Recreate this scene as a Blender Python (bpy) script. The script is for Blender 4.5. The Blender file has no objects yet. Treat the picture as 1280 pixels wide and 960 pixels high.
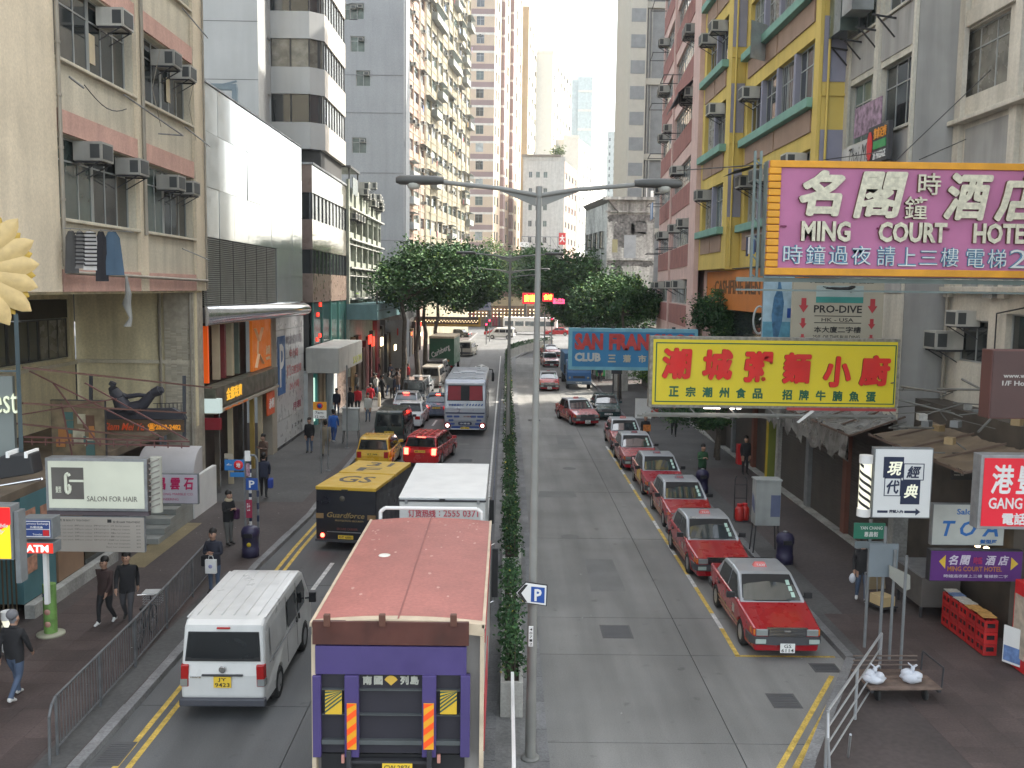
import bpy, math, random
from mathutils import Vector, Matrix
sc = bpy.context.scene
col = sc.collection
rnd = random.Random(7)
PI = math.pi
R = math.radians
# ---------------- camera ----------------
CH, CF, CP, CY, CR = 8.5, 1180.0, R(5.81), R(.42), R(.75)   # height, focal length in px, pitch, yaw, roll
def cam_axes():
    F = Vector((math.sin(CY) * math.cos(CP), math.cos(CY) * math.cos(CP), -math.sin(CP)))
    Rt = Vector((math.cos(CY), -math.sin(CY), 0)); U = Rt.cross(F)
    c, s = math.cos(CR), math.sin(CR)
    return F, Rt * c + U * s, -Rt * s + U * c
AF, AR, AU = cam_axes()
cd = bpy.data.cameras.new('camera'); cam = bpy.data.objects.new('camera', cd); col.objects.link(cam)
cd.sensor_width = 36; cd.lens = CF / 1280 * 36; cd.clip_start = .1; cd.clip_end = 3000
m = Matrix((AR, AU, -AF)).transposed().to_4x4(); m.translation = (0, 0, CH); cam.matrix_world = m
sc.camera = cam
# ---------------- light ----------------
SUN_EL, SUN_AZ = R(44), R(62)          # azimuth measured from +Y (down the street) towards +X (right)
HAZE = .0003
SKY, SUN, EXPO = .15, 2.3, 2.25
w = bpy.data.worlds.new('World'); sc.world = w; w.use_nodes = True
nt = w.node_tree; bg = nt.nodes['Background']; sk = nt.nodes.new('ShaderNodeTexSky')
sk.sky_type = 'NISHITA'; sk.sun_disc = False; sk.sun_elevation = SUN_EL; sk.sun_rotation = SUN_AZ
sk.air_density = 1.0; sk.dust_density = 3.0; sk.ozone_density = 1.0
hs = nt.nodes.new('ShaderNodeHueSaturation'); hs.inputs['Saturation'].default_value = .45
nt.links.new(sk.outputs[0], hs.inputs['Color']); wb = nt.nodes.new('ShaderNodeVectorMath'); wb.operation = 'MULTIPLY'; wb.inputs[1].default_value = (1.0, 1.0, .945); nt.links.new(hs.outputs[0], wb.inputs[0]); nt.links.new(wb.outputs[0], bg.inputs[0]); bg.inputs[1].default_value = SKY
ld = bpy.data.lights.new('sun', 'SUN'); ld.energy = SUN; ld.angle = R(.53); ld.color = (1, .93, .82)
lo = bpy.data.objects.new('sun', ld); col.objects.link(lo)
sd = Vector((math.sin(SUN_AZ) * math.cos(SUN_EL), math.cos(SUN_AZ) * math.cos(SUN_EL), math.sin(SUN_EL)))
lo.rotation_euler = sd.to_track_quat('Z', 'Y').to_euler()
lo.location = (0, 0, 60)
sc.view_settings.view_transform = 'Standard'; sc.view_settings.look = 'None'
sc.view_settings.exposure = EXPO; sc.view_settings.gamma = 1
sc.cycles.max_bounces = 6; sc.cycles.diffuse_bounces = 3; sc.cycles.glossy_bounces = 3
sc.cycles.use_denoising = True
# ---------------- measuring helpers: a point of the place seen along a line of sight ----------------
def _ray(x, y): return AF + AR * ((x - 640) / CF) + AU * ((480 - y) / CF)
def at(x, y, Y):
    d = _ray(x, y); t = Y / d.y; return (d.x * t, CH + d.z * t)
def atx(x, y, X):
    d = _ray(x, y); t = X / d.x; return (d.y * t, CH + d.z * t)
def gd(x, y, z=0):
    d = _ray(x, y); t = (z - CH) / d.z; return (d.x * t, d.y * t)
# ---------------- materials ----------------
MATS = {}
def mat(name, c, rough=.7, metal=0, var=.12, sc_=1.5, bump=0, streak=0, spec=.5, emit=0, coat=0, fine=0, island=0, per=0, road=0):
    if name in MATS: return MATS[name]
    if isinstance(c, (int, float)): c = (c, c, c)
    M = bpy.data.materials.new(name); M.use_nodes = True; MATS[name] = M
    t = M.node_tree; N = t.nodes; L = t.links; b = N['Principled BSDF']
    b.inputs['Roughness'].default_value = rough; b.inputs['Metallic'].default_value = metal
    b.inputs['Specular IOR Level'].default_value = spec; b.inputs['Coat Weight'].default_value = coat
    g = N.new('ShaderNodeNewGeometry')
    out = None
    def noise(s, det=3, sz=None):
        n = N.new('ShaderNodeTexNoise'); n.inputs['Scale'].default_value = s; n.inputs['Detail'].default_value = det
        if sz:
            mp = N.new('ShaderNodeMapping'); mp.inputs['Scale'].default_value = sz
            L.new(g.outputs['Position'], mp.inputs[0]); L.new(mp.outputs[0], n.inputs['Vector'])
        else: L.new(g.outputs['Position'], n.inputs['Vector'])
        return n.outputs[0]
    def rng(src, a, b2, lo, hi):
        r = N.new('ShaderNodeMapRange'); L.new(src, r.inputs[0])
        for i, v in enumerate((a, b2, lo, hi)): r.inputs[i + 1].default_value = v
        return r.outputs[0]
    def mul(x, y):
        q = N.new('ShaderNodeMath'); q.operation = 'MULTIPLY'; L.new(x, q.inputs[0])
        if isinstance(y, (int, float)): q.inputs[1].default_value = y
        else: L.new(y, q.inputs[1])
        return q.outputs[0]
    f = rng(noise(sc_, 4), .3, .7, 1 - var, 1 + var)
    if fine: f = mul(f, rng(noise(fine, 2), .3, .7, 1 - var * .8, 1 + var * .8))
    if streak: f = mul(f, rng(noise(1.0, 5, (2.2, 2.2, .22)), .42, .75, 1.0, 1 - streak))
    if road:     # oil drips, patches and long stains along the lanes
        f = mul(f, rng(noise(.9, 6, (1.6, .12, 1)), .35, .7, 1.12, .80)); f = mul(f, rng(noise(2.6, 3), .66, .74, 1, .72)); f = mul(f, rng(noise(.16, 2), .4, .6, .92, 1.08))
    if island: f = mul(f, rng(g.outputs['Random Per Island'], 0, 1, 1 - island, 1 + island))
    if per:
        oi = N.new('ShaderNodeObjectInfo'); f = mul(f, rng(oi.outputs['Random'], 0, 1, 1 - per, 1 + per))
    mx = N.new('ShaderNodeVectorMath'); mx.operation = 'SCALE'; mx.inputs[0].default_value = c[:3]; L.new(f, mx.inputs['Scale'])
    L.new(mx.outputs[0], b.inputs['Base Color'])
    if bump:
        bp = N.new('ShaderNodeBump'); bp.inputs['Strength'].default_value = bump; bp.inputs['Distance'].default_value = .02
        L.new(noise(fine or 30, 4), bp.inputs['Height']); L.new(bp.outputs[0], b.inputs['Normal'])
    if emit:
        L.new(mx.outputs[0], b.inputs['Emission Color']); b.inputs['Emission Strength'].default_value = emit * (.35 if emit < 2 else .6)
    if rough < .6: L.new(rng(noise(2.3, 3), .3, .7, rough * .75, min(1, rough * 1.35)), b.inputs['Roughness'])
    return M
# ---------------- mesh builder ----------------
class MB:
    def __init__(s): s.v = []; s.f = []; s.m = []; s.s = []
    def add(s, vs, fs, mi=0, sm=False):
        o = len(s.v); s.v += [tuple(p) for p in vs]
        for f in fs: s.f.append([i + o for i in f]); s.m.append(mi); s.s.append(sm)
        return s
    def box(s, x0, x1, y0, y1, z0, z1, mi=0):
        return s.add([(x0, y0, z0), (x1, y0, z0), (x1, y1, z0), (x0, y1, z0), (x0, y0, z1), (x1, y0, z1), (x1, y1, z1), (x0, y1, z1)],
            [(3, 2, 1, 0), (4, 5, 6, 7), (0, 1, 5, 4), (1, 2, 6, 5), (2, 3, 7, 6), (3, 0, 4, 7)], mi)
    def bar(s, p, q, r, n=6, mi=0, r2=None, sm=True):
        p, q = Vector(p), Vector(q); d = q - p
        if d.length < 1e-6: return s
        a = d.orthogonal().normalized(); b = d.normalized().cross(a); r2 = r if r2 is None else r2
        vs = []
        for c, rr in ((p, r), (q, r2)):
            for i in range(n):
                t = 2 * PI * i / n; vs.append(c + a * (math.cos(t) * rr) + b * (math.sin(t) * rr))
        s.add(vs, [(i, (i + 1) % n, n + (i + 1) % n, n + i) for i in range(n)], mi, sm)
        s.add(vs, [tuple(range(n))[::-1], tuple(range(n, 2 * n))], mi)
        return s
    def path(s, pts, r, n=6, mi=0):
        for a, b in zip(pts, pts[1:]): s.bar(a, b, r, n, mi)
        return s
    def beam(s, p, q, w, h, mi=0):       # rectangular bar
        p, q = Vector(p), Vector(q); d = (q - p).normalized()
        up = Vector((0, 0, 1)) if abs(d.z) < .95 else Vector((0, 1, 0))
        a = d.cross(up).normalized() * w / 2; b = a.cross(d).normalized() * h / 2
        return s.add([p - a - b, p + a - b, p + a + b, p - a + b, q - a - b, q + a - b, q + a + b, q - a + b],
            [(0, 1, 2, 3), (7, 6, 5, 4), (1, 0, 4, 5), (2, 1, 5, 6), (3, 2, 6, 7), (0, 3, 7, 4)], mi)
    def poly(s, pts, d, mi=0):           # polygon pts (3d) extruded by vector d
        n = len(pts); d = Vector(d); pts = [Vector(p) for p in pts]
        return s.add(pts + [p + d for p in pts], [tuple(range(n))[::-1], tuple(range(n, 2 * n))] + [(i, (i + 1) % n, n + (i + 1) % n, n + i) for i in range(n)], mi)
    def rings(s, rs, mi=0, sm=True, cap=True):
        n = len(rs[0]); vs = [p for r_ in rs for p in r_]; fs = []
        for k in range(len(rs) - 1):
            for i in range(n): fs.append((k * n + i, k * n + (i + 1) % n, (k + 1) * n + (i + 1) % n, (k + 1) * n + i))
        s.add(vs, fs, mi, sm)
        if cap: s.add(rs[0], [tuple(range(n))[::-1]], mi); s.add(rs[-1], [tuple(range(n))], mi)
        return s
    def lathe(s, prof, n=16, c=(0, 0, 0), axis='z', mi=0, sm=True):
        rs = []
        for r_, h in prof:
            ring = []
            for i in range(n):
                t = 2 * PI * i / n; a, b = math.cos(t) * r_, math.sin(t) * r_
                ring.append((c[0] + a, c[1] + b, c[2] + h) if axis == 'z' else (c[0] + h, c[1] + a, c[2] + b) if axis == 'x' else (c[0] + b, c[1] + h, c[2] + a))
            rs.append(ring)
        return s.rings(rs, mi, sm)
    def warp(s, fn): s.v = [tuple(fn(*p)) for p in s.v]; return s
    def mesh(s, name, mats):
        me = bpy.data.meshes.new(name); me.from_pydata(s.v, [], s.f)
        for q in (mats if isinstance(mats, (list, tuple)) else [mats]): me.materials.append(q)
        me.polygons.foreach_set('material_index', s.m); me.polygons.foreach_set('use_smooth', s.s); me.update(); return me
    def obj(s, name, mats, parent=None, M=None, bev=0, label=None):
        return link(name, s.mesh(name, mats), parent, M, bev, label)
def link(name, me, parent=None, M=None, bev=0, label=None):
    o = bpy.data.objects.new(name, me); col.objects.link(o)
    if parent: o.parent = parent
    if M is not None: o.matrix_local = M
    if bev:
        b = o.modifiers.new('b', 'BEVEL'); b.width = bev; b.segments = 2; b.limit_method = 'ANGLE'; b.angle_limit = R(35)
    if label: o['label'] = label
    return o
def tag(o, label, cat, group=None):
    o['label'] = label; o['category'] = cat
    if group: o['group'] = group
    return o
def thing(name, label, cat, loc=(0, 0, 0), rz=0, group=None):
    o = bpy.data.objects.new(name, None); col.objects.link(o); o.empty_display_size = .2
    o.location = loc; o.rotation_euler = (0, 0, rz); return tag(o, label, cat, group)
def struct(o): o['kind'] = 'structure'; return o
def stuff(o): o['kind'] = 'stuff'; return o
KIDS = {}
def copy_tree(o, label=None, loc=None, rz=None, parent=None):
    c = o.copy(); col.objects.link(c); c.parent = parent
    if parent: c.matrix_parent_inverse = o.matrix_parent_inverse
    if label: c['label'] = label
    if loc: c.location = loc
    if rz is not None: c.rotation_euler = (0, 0, rz)
    for ch in list(o.children): copy_tree(ch, parent=c)
    return c
def T(x, y, z, rz=0): return Matrix.Translation((x, y, z)) @ Matrix.Rotation(rz, 4, 'Z')
# frames: x = right as seen from outside, y = into the thing, z = up
FACE_CAM, FACE_RIGHT, FACE_LEFT = 0, PI / 2, -PI / 2     # which way a facade looks: at the camera, to +X, to -X
# ---------------- lettering ----------------
_fc = {}
def text_mesh(body, bold=0, shear=0, depth=.1):
    k = (body, bold, shear, depth)
    if k in _fc: return _fc[k]
    cu = bpy.data.curves.new('t', 'FONT'); cu.body = body; cu.offset = bold; cu.shear = shear; cu.resolution_u = 2; cu.extrude = 0
    o = bpy.data.objects.new('t', cu); me = o.to_mesh()
    vs = [tuple(v.co) for v in me.vertices]; fs = [tuple(p.vertices) for p in me.polygons]
    ed = {}
    for f in fs:
        for i in range(len(f)):
            a, b = f[i], f[(i + 1) % len(f)]; ed[(a, b)] = ed.get((a, b), 0) + 1
    bd = [e for e in ed if (e[1], e[0]) not in ed]
    bpy.data.objects.remove(o); bpy.data.curves.remove(cu)
    if not vs: vs = [(0, 0, 0), (1, 0, 0), (0, 1, 0)]; fs = [(0, 1, 2)]; bd = []
    xs = [v[0] for v in vs]; ys = [v[1] for v in vs]
    b = (min(xs), max(xs), min(ys), max(ys)); _fc[k] = (vs, fs, bd, b); return _fc[k]
def lettering(body, x0, x1, z0, z1, y, mt, parent, M=None, bold=.01, shear=0, depth=.012, name='lettering', side=None):
    """letters filling x0..x1, z0..z1 of a frame, standing depth proud of the plane y (towards -y)"""
    rep = [(0, 0)]
    if bold > .009 and any(ord(c) > 0x2e80 for c in body):      # heavy brush characters: strokes thickened by close copies
        rep = [(math.cos(k * PI / 4) * bold * 1.5, math.sin(k * PI / 4) * bold * 1.5) for k in range(8)]; bold = .004
    vs, fs, bd, b = text_mesh(body, bold, shear)
    e = rep[0][0]; sx = (x1 - x0) / max(1e-6, b[1] - b[0] + 2 * e); sz = (z1 - z0) / max(1e-6, b[3] - b[2] + 2 * e)
    mb = MB()
    for i, (ox, oz) in enumerate(rep):
        dd = depth + i * .0006
        F = [(x0 + (v[0] - b[0] + e + ox) * sx, y - dd, z0 + (v[1] - b[2] + e + oz) * sz) for v in vs]
        n = len(F)
        mb.add(F, fs)
        if depth > .004: mb.add(F + [(p[0], y + .002, p[2]) for p in F], [(a, n + a, n + b_, b_) for a, b_ in bd], 1 if side else 0)
    return mb.obj(name, [mt, side] if side else mt, parent, M)

# ---------------- people: one skinned body per pose, made before anything else ----------------
def body_mesh(legs, arms, lean=0, head=(0, 0), fingers=True, bulk=1.0):
    """legs: two (knee dy, knee dz, ankle dy, ankle z); arms: two (elbow xyz, wrist xyz) offsets from the shoulder"""
    V, E, RD, MT = [], [], [], []
    def v(p, r): V.append((p[0], p[1] + (p[2] - .9) * lean if p[2] > .9 else p[1], p[2])); RD.append((r, r) if isinstance(r, (int, float)) else r); return len(V) - 1
    def e(a, b, m): E.append((a, b)); MT.append(m)
    bulk *= 1.12; pel = v((0, 0, .95), (.165 * bulk, .125 * bulk)); wst = v((0, .005, 1.10), (.155 * bulk, .12 * bulk)); ch = v((0, .01, 1.28), (.175 * bulk, .13 * bulk)); nb = v((0, .0, 1.42), (.12, .09)); nk = v((0, .015, 1.49), .06)
    hx, hy = head
    jw = v((hx * .5, .045 + hy * .5, 1.565), (.078, .088)); hd = v((hx, .03 + hy, 1.645), (.092, .112)); tp = v((hx, .01 + hy, 1.72), (.07, .085)); ns = v((hx, .140 + hy, 1.615), .014)
    e(pel, wst, 2); e(wst, ch, 2); e(ch, nb, 2); e(nb, nk, 2); e(nk, jw, 0); e(jw, hd, 0); e(hd, tp, 1)
    for s_ in (-1, 1): er = v((hx + s_ * .104, .02 + hy, 1.63), .014); e(hd, er, 0)
    e(hd, ns, 0)
    for s_, (kd, kz, ad, az) in zip((-1, 1), legs):
        h_ = v((s_ * .095, 0, .86), (.095 * bulk, .10 * bulk)); th = v((s_ * .10, kd * .5, (.86 + kz) / 2), .088 * bulk); kn = v((s_ * .10, kd, kz), .068); cf = v((s_ * .10, kd + (ad - kd) * .4, kz + (az - kz) * .4), .062); an = v((s_ * .10, ad, az), .042); to = v((s_ * .12, ad + .16, az - .05 + (0 if az < .12 else -.03)), (.042, .03)); hl = v((s_ * .10, ad - .05, az - .045), (.036, .03))
        e(pel, h_, 3); e(h_, th, 3); e(th, kn, 3); e(kn, cf, 3); e(cf, an, 3); e(an, to, 4); e(an, hl, 4)
    for s_, (el, wr) in zip((-1, 1), arms):
        sh = v((s_ * .185, 0, 1.385), .08); EL = (s_ * (.19 + el[0]), el[1], 1.395 + el[2]); WR = (s_ * (.19 + wr[0]), wr[1], 1.395 + wr[2])
        a = v(EL, .058); b = v(WR, .042); e(nb if False else ch, sh, 2); e(sh, a, 2); e(a, b, 2)
        d = (Vector(WR) - Vector(EL)).normalized(); pm = v(tuple(Vector(WR) + d * .075), (.036, .018)); e(b, pm, 0)
        if fingers:
            P = Vector(WR) + d * .08
            for k, (o_, l_) in enumerate(((-.025, .065), (-.009, .075), (.008, .07), (.024, .055))):
                f1 = v(tuple(P + Vector((0, o_, 0)) + d * l_ * .6 + Vector((-s_ * .006, 0, 0))), .0085); f2 = v(tuple(P + Vector((0, o_, 0)) + d * l_ + Vector((-s_ * .022, 0, 0))), .007); e(pm, f1, 0); e(f1, f2, 0)
            t1 = v(tuple(Vector(WR) + d * .05 + Vector((-s_ * .01, .045, 0))), .010); e(b, t1, 0)
    me = bpy.data.meshes.new('body'); me.from_pydata(V, E, []); o = bpy.data.objects.new('body', me); col.objects.link(o)
    o.modifiers.new('s', 'SKIN'); 
    for i, r in enumerate(RD): me.skin_vertices[0].data[i].radius = r; me.skin_vertices[0].data[i].use_root = i == 0
    q = o.modifiers.new('u', 'SUBSURF'); q.levels = q.render_levels = 1
    bpy.context.view_layer.update()
    m2 = bpy.data.meshes.new_from_object(o.evaluated_get(bpy.context.evaluated_depsgraph_get())); bpy.data.objects.remove(o)
    SV = [(Vector(V[a]), Vector(V[b]), m) for (a, b), m in zip(E, MT)]; mi = []
    for p in m2.polygons:
        c = p.center; best = 9; bm = 0
        for a, b, m in SV:
            ab = b - a; t = max(0, min(1, (c - a).dot(ab) / max(1e-9, ab.length_squared))); dd = (c - (a + ab * t)).length
            if dd < best: best = dd; bm = m
        if c.z > 1.52 and bm in (0, 1): bm = 1 if (c.z > 1.675 or (c.y - head[1]) < .0 + (c.z < 1.58) * -.03) and c.z > 1.54 else 0
        if bm == 3 and c.z > .80 and abs(c.x) < .24: bm = 2
        mi.append(bm)
    for k in range(5): m2.materials.append(None)
    m2.polygons.foreach_set('material_index', mi); m2.polygons.foreach_set('use_smooth', [True] * len(mi)); return m2
AD = ((.03, -.02, -.29), (.02, .05, -.54))            # arm hanging
LS = ((0, .49, -.01, .08), (0, .49, -.01, .08))
POSE = {
 'stand': body_mesh(LS, (AD, AD)),
 'walk': body_mesh(((.16, .50, .20, .08), (-.02, .48, -.30, .14)), (((.03, -.13, -.26), (.03, -.14, -.52)), ((.03, .10, -.27), (.01, .24, -.48)))),
 'walk2': body_mesh(((.0, .48, -.24, .12), (.14, .51, .16, .08)), (((.03, .08, -.28), (.0, .2, -.50)), ((.04, -.12, -.26), (.04, -.15, -.51))), bulk=1.06),
 'phone': body_mesh(((0, .49, .0, .08), (.03, .49, .05, .08)), (((.04, .02, -.28), (-.10, .22, -.22)), ((.04, .04, -.27), (-.08, .25, -.18))), head=(0, .03)),
 'cross': body_mesh(LS, (((.05, .06, -.28), (-.16, .19, -.26)), ((.05, .06, -.28), (-.16, .21, -.22))), head=(.01, .01)),
 'carry': body_mesh(((.10, .50, .10, .08), (-.02, .49, -.18, .10)), (((.04, .02, -.28), (-.02, .24, -.30)), ((.04, -.02, -.28), (.03, .08, -.52)))),
}
# ================= common materials =================
ASPH = mat('road_concrete', (.18, .178, .168), .75, var=.17, sc_=.35, fine=38, bump=.25, streak=0, per=.05, road=1)
ASPD = mat('left_road_surface', (.10, .102, .102), .75, var=.16, sc_=.3, fine=40, bump=.3, road=1)
JOIN = mat('joint_tar', (.10, .10, .097), .8)
PAVE = mat('pavement_brick', (.058, .045, .042), .75, var=.22, sc_=.5, fine=9, bump=.3)
PAVG = mat('pavement_grey', (.075, .074, .072), .8, var=.2, sc_=.6, fine=12, bump=.2)
KERB = mat('kerb_stone', (.17, .17, .17), .8, var=.25, sc_=1.1, fine=20, bump=.3, per=.12)
YEL = mat('road_yellow', (.52, .36, .07), .7, var=.3, sc_=5, fine=25)
WHT = mat('road_white', (.5, .5, .48), .7, var=.3, sc_=5, fine=25)
STEEL = mat('galvanised_steel', (.30, .31, .32), .45, .6, var=.15, sc_=6)
GREYP = mat('grey_paint', (.17, .18, .185), .5, var=.15, sc_=4)
DARK = mat('black_paint', (.018, .018, .02), .45)
DARKM = mat('dark_metal', (.045, .045, .05), .5, .3)
WHP = mat('white_paint', (.72, .72, .70), .5, var=.06)
RUBB = mat('rubber', (.02, .02, .02), .85)
GLASS = mat('dark_glass', (.008, .011, .013), .07, spec=.45, var=.3)
GLASW = mat('windscreen_glass', (.03, .04, .045), .04, spec=1, coat=1, var=.3); GLASW.node_tree.nodes['Principled BSDF'].inputs['IOR'].default_value = 1.8
GLASL = mat('light_glass', (.10, .13, .14), .05, spec=.9, var=.3)
CHROME = mat('chrome', (.6, .6, .6), .18, 1)
LAMPW = mat('lamp_lens', (.34, .36, .35), .12, .4, spec=.8)
LAMPR = mat('red_lens', (.35, .01, .01), .2, spec=.6)
LAMPRL = mat('lit_brake_lamp', (1, .05, .03), .4, emit=7, var=0)
LAMPO = mat('orange_lens', (.6, .18, .02), .25)
PLY = mat('plate_yellow', (.75, .50, .04), .5, var=.05)
PLW = mat('plate_white', (.75, .75, .72), .5, var=.05)
INKB = mat('ink_black', (.02, .02, .02), .7)
REDS = mat('sign_red', (.55, .012, .015), .5, var=.08)
BLUES = mat('sign_blue', (.015, .07, .30), .5, var=.08)
CONC = mat('concrete_grey', (.33, .33, .31), .85, var=.2, sc_=1.2, streak=.35, fine=14, bump=.2)
# ================= ground and road =================
g = struct(MB().add([(-600, -60, -.12), (700, -60, -.12), (700, 1600, -.12), (-600, 1600, -.12)], [(0, 1, 2, 3)]).obj('ground', mat('ground_asphalt', (.06, .062, .065), .85, var=.2, sc_=.2)))
road = struct(MB().add([(-9, -8, -.03), (-.2, -8, -.03), (-.2, 124, -.03), (60, 150, -.03), (120, 150, -.03), (120, 215, -.03), (-120, 215, -.03), (-120, 150, -.03), (-9, 150, -.03)],
    [(0, 1, 2, 3, 8), (8, 3, 4, 5, 6, 7)]).obj('road', ASPD))
# long concrete slabs, each with its own joints
def slab(x0, x1, y0, y1, m_, par):
    e = .011
    MB().add([(x0 + e, y0 + e, 0), (x1 - e, y0 + e, 0), (x1 - e, y1 - e, 0), (x0 + e, y1 - e, 0), (x0 + e, y0 + e, -.028), (x1 - e, y0 + e, -.028), (x1 - e, y1 - e, -.028), (x0 + e, y1 - e, -.028)],
        [(0, 1, 2, 3), (4, 5, 1, 0), (5, 6, 2, 1), (6, 7, 3, 2), (7, 4, 0, 3)]).obj('concrete_slab', m_, par)
rc = struct(MB().add([(.3, -8, -.024), (9.2, -8, -.024), (9.2, 118, -.024), (.3, 118, -.024)], [(0, 1, 2, 3)]).obj('carriageway_joints', JOIN)); rc.name = 'carriageway_base'
yy = -6.0
for k, dy in enumerate([7.9, 7.6, 7.5, 4.3, 2.5, 7.8, 7.4, 7.7, 7.5, 7.8, 7.6, 7.5, 7.7, 7.6, 7.6, 7.8, 7.6]):
    if yy > 110: break
    slab(.55, 4.42, yy, yy + dy, ASPH, rc); slab(4.42, 8.3, yy, yy + dy, ASPH, rc); yy += dy
rl = struct(MB().add([(-8.6, -8, -.024), (.2, -8, -.024), (.2, 118, -.024), (-8.6, 118, -.024)], [(0, 1, 2, 3)]).obj('left_carriageway_base', JOIN))
yy = -5.0
for k in range(15):
    slab(-8.3, -3.9, yy, yy + 7.8, ASPD, rl); slab(-3.9, 0.1, yy, yy + 7.8, ASPD, rl); yy += 7.8
# sunlit far surfaces keep the same base sheet; now markings (4 mm above)
def strip(mb, pts, wd, z=.004):
    for (x0, y0), (x1, y1) in zip(pts, pts[1:]):
        d = Vector((x1 - x0, y1 - y0)).normalized(); n = Vector((-d.y, d.x)) * wd / 2
        mb.add([(x0 - n.x, y0 - n.y, z), (x0 + n.x, y0 + n.y, z), (x1 + n.x, y1 + n.y, z), (x1 - n.x, y1 - n.y, z)], [(3, 2, 1, 0)])
    return mb
def marking(name, mb, m_): return struct(mb.obj(name, m_))
ly = [(-6.80, 5), (-6.78, 30), (-6.6, 38)]
mk = marking('double_yellow_line', strip(strip(MB(), ly, .11), [(x + .24, y) for x, y in ly], .11), YEL)
ry = [(3.0, 12.6), (7.35, 20.2)]
marking('double_yellow_line_right', strip(strip(MB(), ry, .11), [(x + .27, y - .02) for x, y in ry], .11), YEL).name = 'double_yellow_line'
marking('bay_line', strip(strip(MB(), [(5.52, 21.3), (5.55, 23.1)], .11), [(5.55, 24.2), (5.55, 26.4)], .11), YEL)
mbw, mby = MB(), MB()
yy = 27.6
strip(mbw, [(5.55, 23.1), (5.55, 24.2)], .11); strip(mbw, [(5.55, 26.4), (5.55, 27.6)], .11)
while yy < 48: strip(mby, [(5.55, yy), (5.55, yy + 2.1)], .11); strip(mbw, [(5.55, yy + 2.1), (5.55, yy + 3.3)], .11); yy += 3.3
strip(mby, [(5.46, 21.3), (7.8, 21.3)], .10)
marking('bay_line_yellow', mby, YEL).name = 'bay_line'; marking('bay_line_white', mbw, WHT).name = 'bay_dash'
for y in (25.8, 34.5, 50.5, 57.5, 64.5, 71.5, 78.5, 85.5, 92.5, 99.5): marking('lane_dash', strip(MB(), [(-5.35 + (y - 25) * .028, y), (-5.27 + (y - 25) * .028, y + 2.6)], .13), WHT)
marking('edge_line', strip(MB(), [(-.62, 8), (-.60, 118)], .09), WHT)
def arrow(x, y, s, flip=1):
    mb = MB(); z = .004
    mb.add([(x - .1, y, z), (x + .1, y, z), (x + .1, y + 3 * s, z), (x - .1, y + 3 * s, z)], [(0, 1, 2, 3)])
    mb.add([(x - .45, y + 3 * s, z), (x + .45, y + 3 * s, z), (x, y + 4.4 * s, z)], [(0, 1, 2)])
    mb.add([(x + .1, y + 1.2 * s, z), (x + .7 * flip, y + 2 * s, z), (x + .6 * flip, y + 2.3 * s, z), (x + .1, y + 1.7 * s, z)], [(0, 1, 2, 3)])
    return marking('road_arrow', mb, WHT)
arrow(-2.6, 99, 1.3); arrow(-1.2, 19.5, .7)
def drain(x, y, a=.45, b=.5):
    mb = MB().box(x - a, x + a, y - b, y + b, -.01, .006)
    o = struct(mb.obj('drain_cover', mat('drain_iron', (.075, .075, .075), .7))); k = -b + .06
    gr = MB()
    while k < b - .05: gr.box(x - a + .05, x + a - .05, y + k, y + k + .03, .006, .012); k += .08
    gr.obj('grating', mat('grate_metal', (.10, .10, .105), .6, .4), o)
drain(-7.0, 16.4, .25, .45); drain(2.85, 22.8, .38, .45); drain(7.35, 20.65, .3, .25); drain(5.9, 18.9, .3, .35); drain(1.9, 60.5, .4, .4); drain(-1.9, 46, .35, .35)
PT = mat('road_patch', (.15, .15, .145), .8, var=.15, sc_=1, fine=30, bump=.3)
for x, y, a, c in ((3.0, 27.5, .5, 1.6), (2.2, 38.5, .8, .6), (3.4, 52, .5, 2.4), (-2.4, 36.5, .6, 1.4)):
    struct(MB().add([(x - a, y - c, .0035), (x + a, y - c + .1, .0035), (x + a - .05, y + c, .0035), (x - a + .1, y + c, .0035)], [(0, 1, 2, 3)]).obj('road_patch', PT))
for x, y in ((2.3, 31.8), (3.1, 44.2), (-2.2, 50.8)):
    struct(MB().lathe([(.0, .006), (.30, .006), (.32, .003)], 20, (x, y, 0), sm=False).obj('manhole_cover', mat('cover_iron', (.12, .12, .117), .7, .1, fine=40, bump=.6)))
# ---------------- pavements with kerbs ----------------
def pavement(name, kerb_line, back_line, m_, hk=.13):
    mb = MB(); n = len(kerb_line); P = [(x, y, hk) for x, y in kerb_line] + [(x, y, hk) for x, y in back_line[::-1]]
    mb.add(P, [tuple(range(len(P)))]); 
    o = struct(mb.obj(name, m_))
    return o
def kerb(par, line, side, hk=.13, L_=1.2):
    # separate kerb stones, one after another, each a part of the pavement
    for (x0, y0), (x1, y1) in zip(line, line[1:]):
        d = Vector((x1 - x0, y1 - y0)); Ln = d.length; d.normalize(); n = Vector((-d.y, d.x)) * side
        k = max(1, int(Ln / L_)); st = Ln / k
        far = y0 > 75
        if far: k = 1; st = Ln
        for i in range(k):
            a = Vector((x0, y0)) + d * (i * st + .006); b = Vector((x0, y0)) + d * ((i + 1) * st - .006)
            w_ = .2 + .01 * ((i * 7) % 3)
            mb = MB().add([(a.x, a.y, -.02), (b.x, b.y, -.02), (b.x + n.x * w_, b.y + n.y * w_, -.02), (a.x + n.x * w_, a.y + n.y * w_, -.02),
                (a.x, a.y, hk + .006), (b.x, b.y, hk + .006), (b.x + n.x * w_, b.y + n.y * w_, hk + .006), (a.x + n.x * w_, a.y + n.y * w_, hk + .006)],
                [(3, 2, 1, 0), (4, 5, 6, 7), (0, 1, 5, 4), (1, 2, 6, 5), (2, 3, 7, 6), (3, 0, 4, 7)])
            mb.obj('kerbstone', KERB, par)
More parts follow.
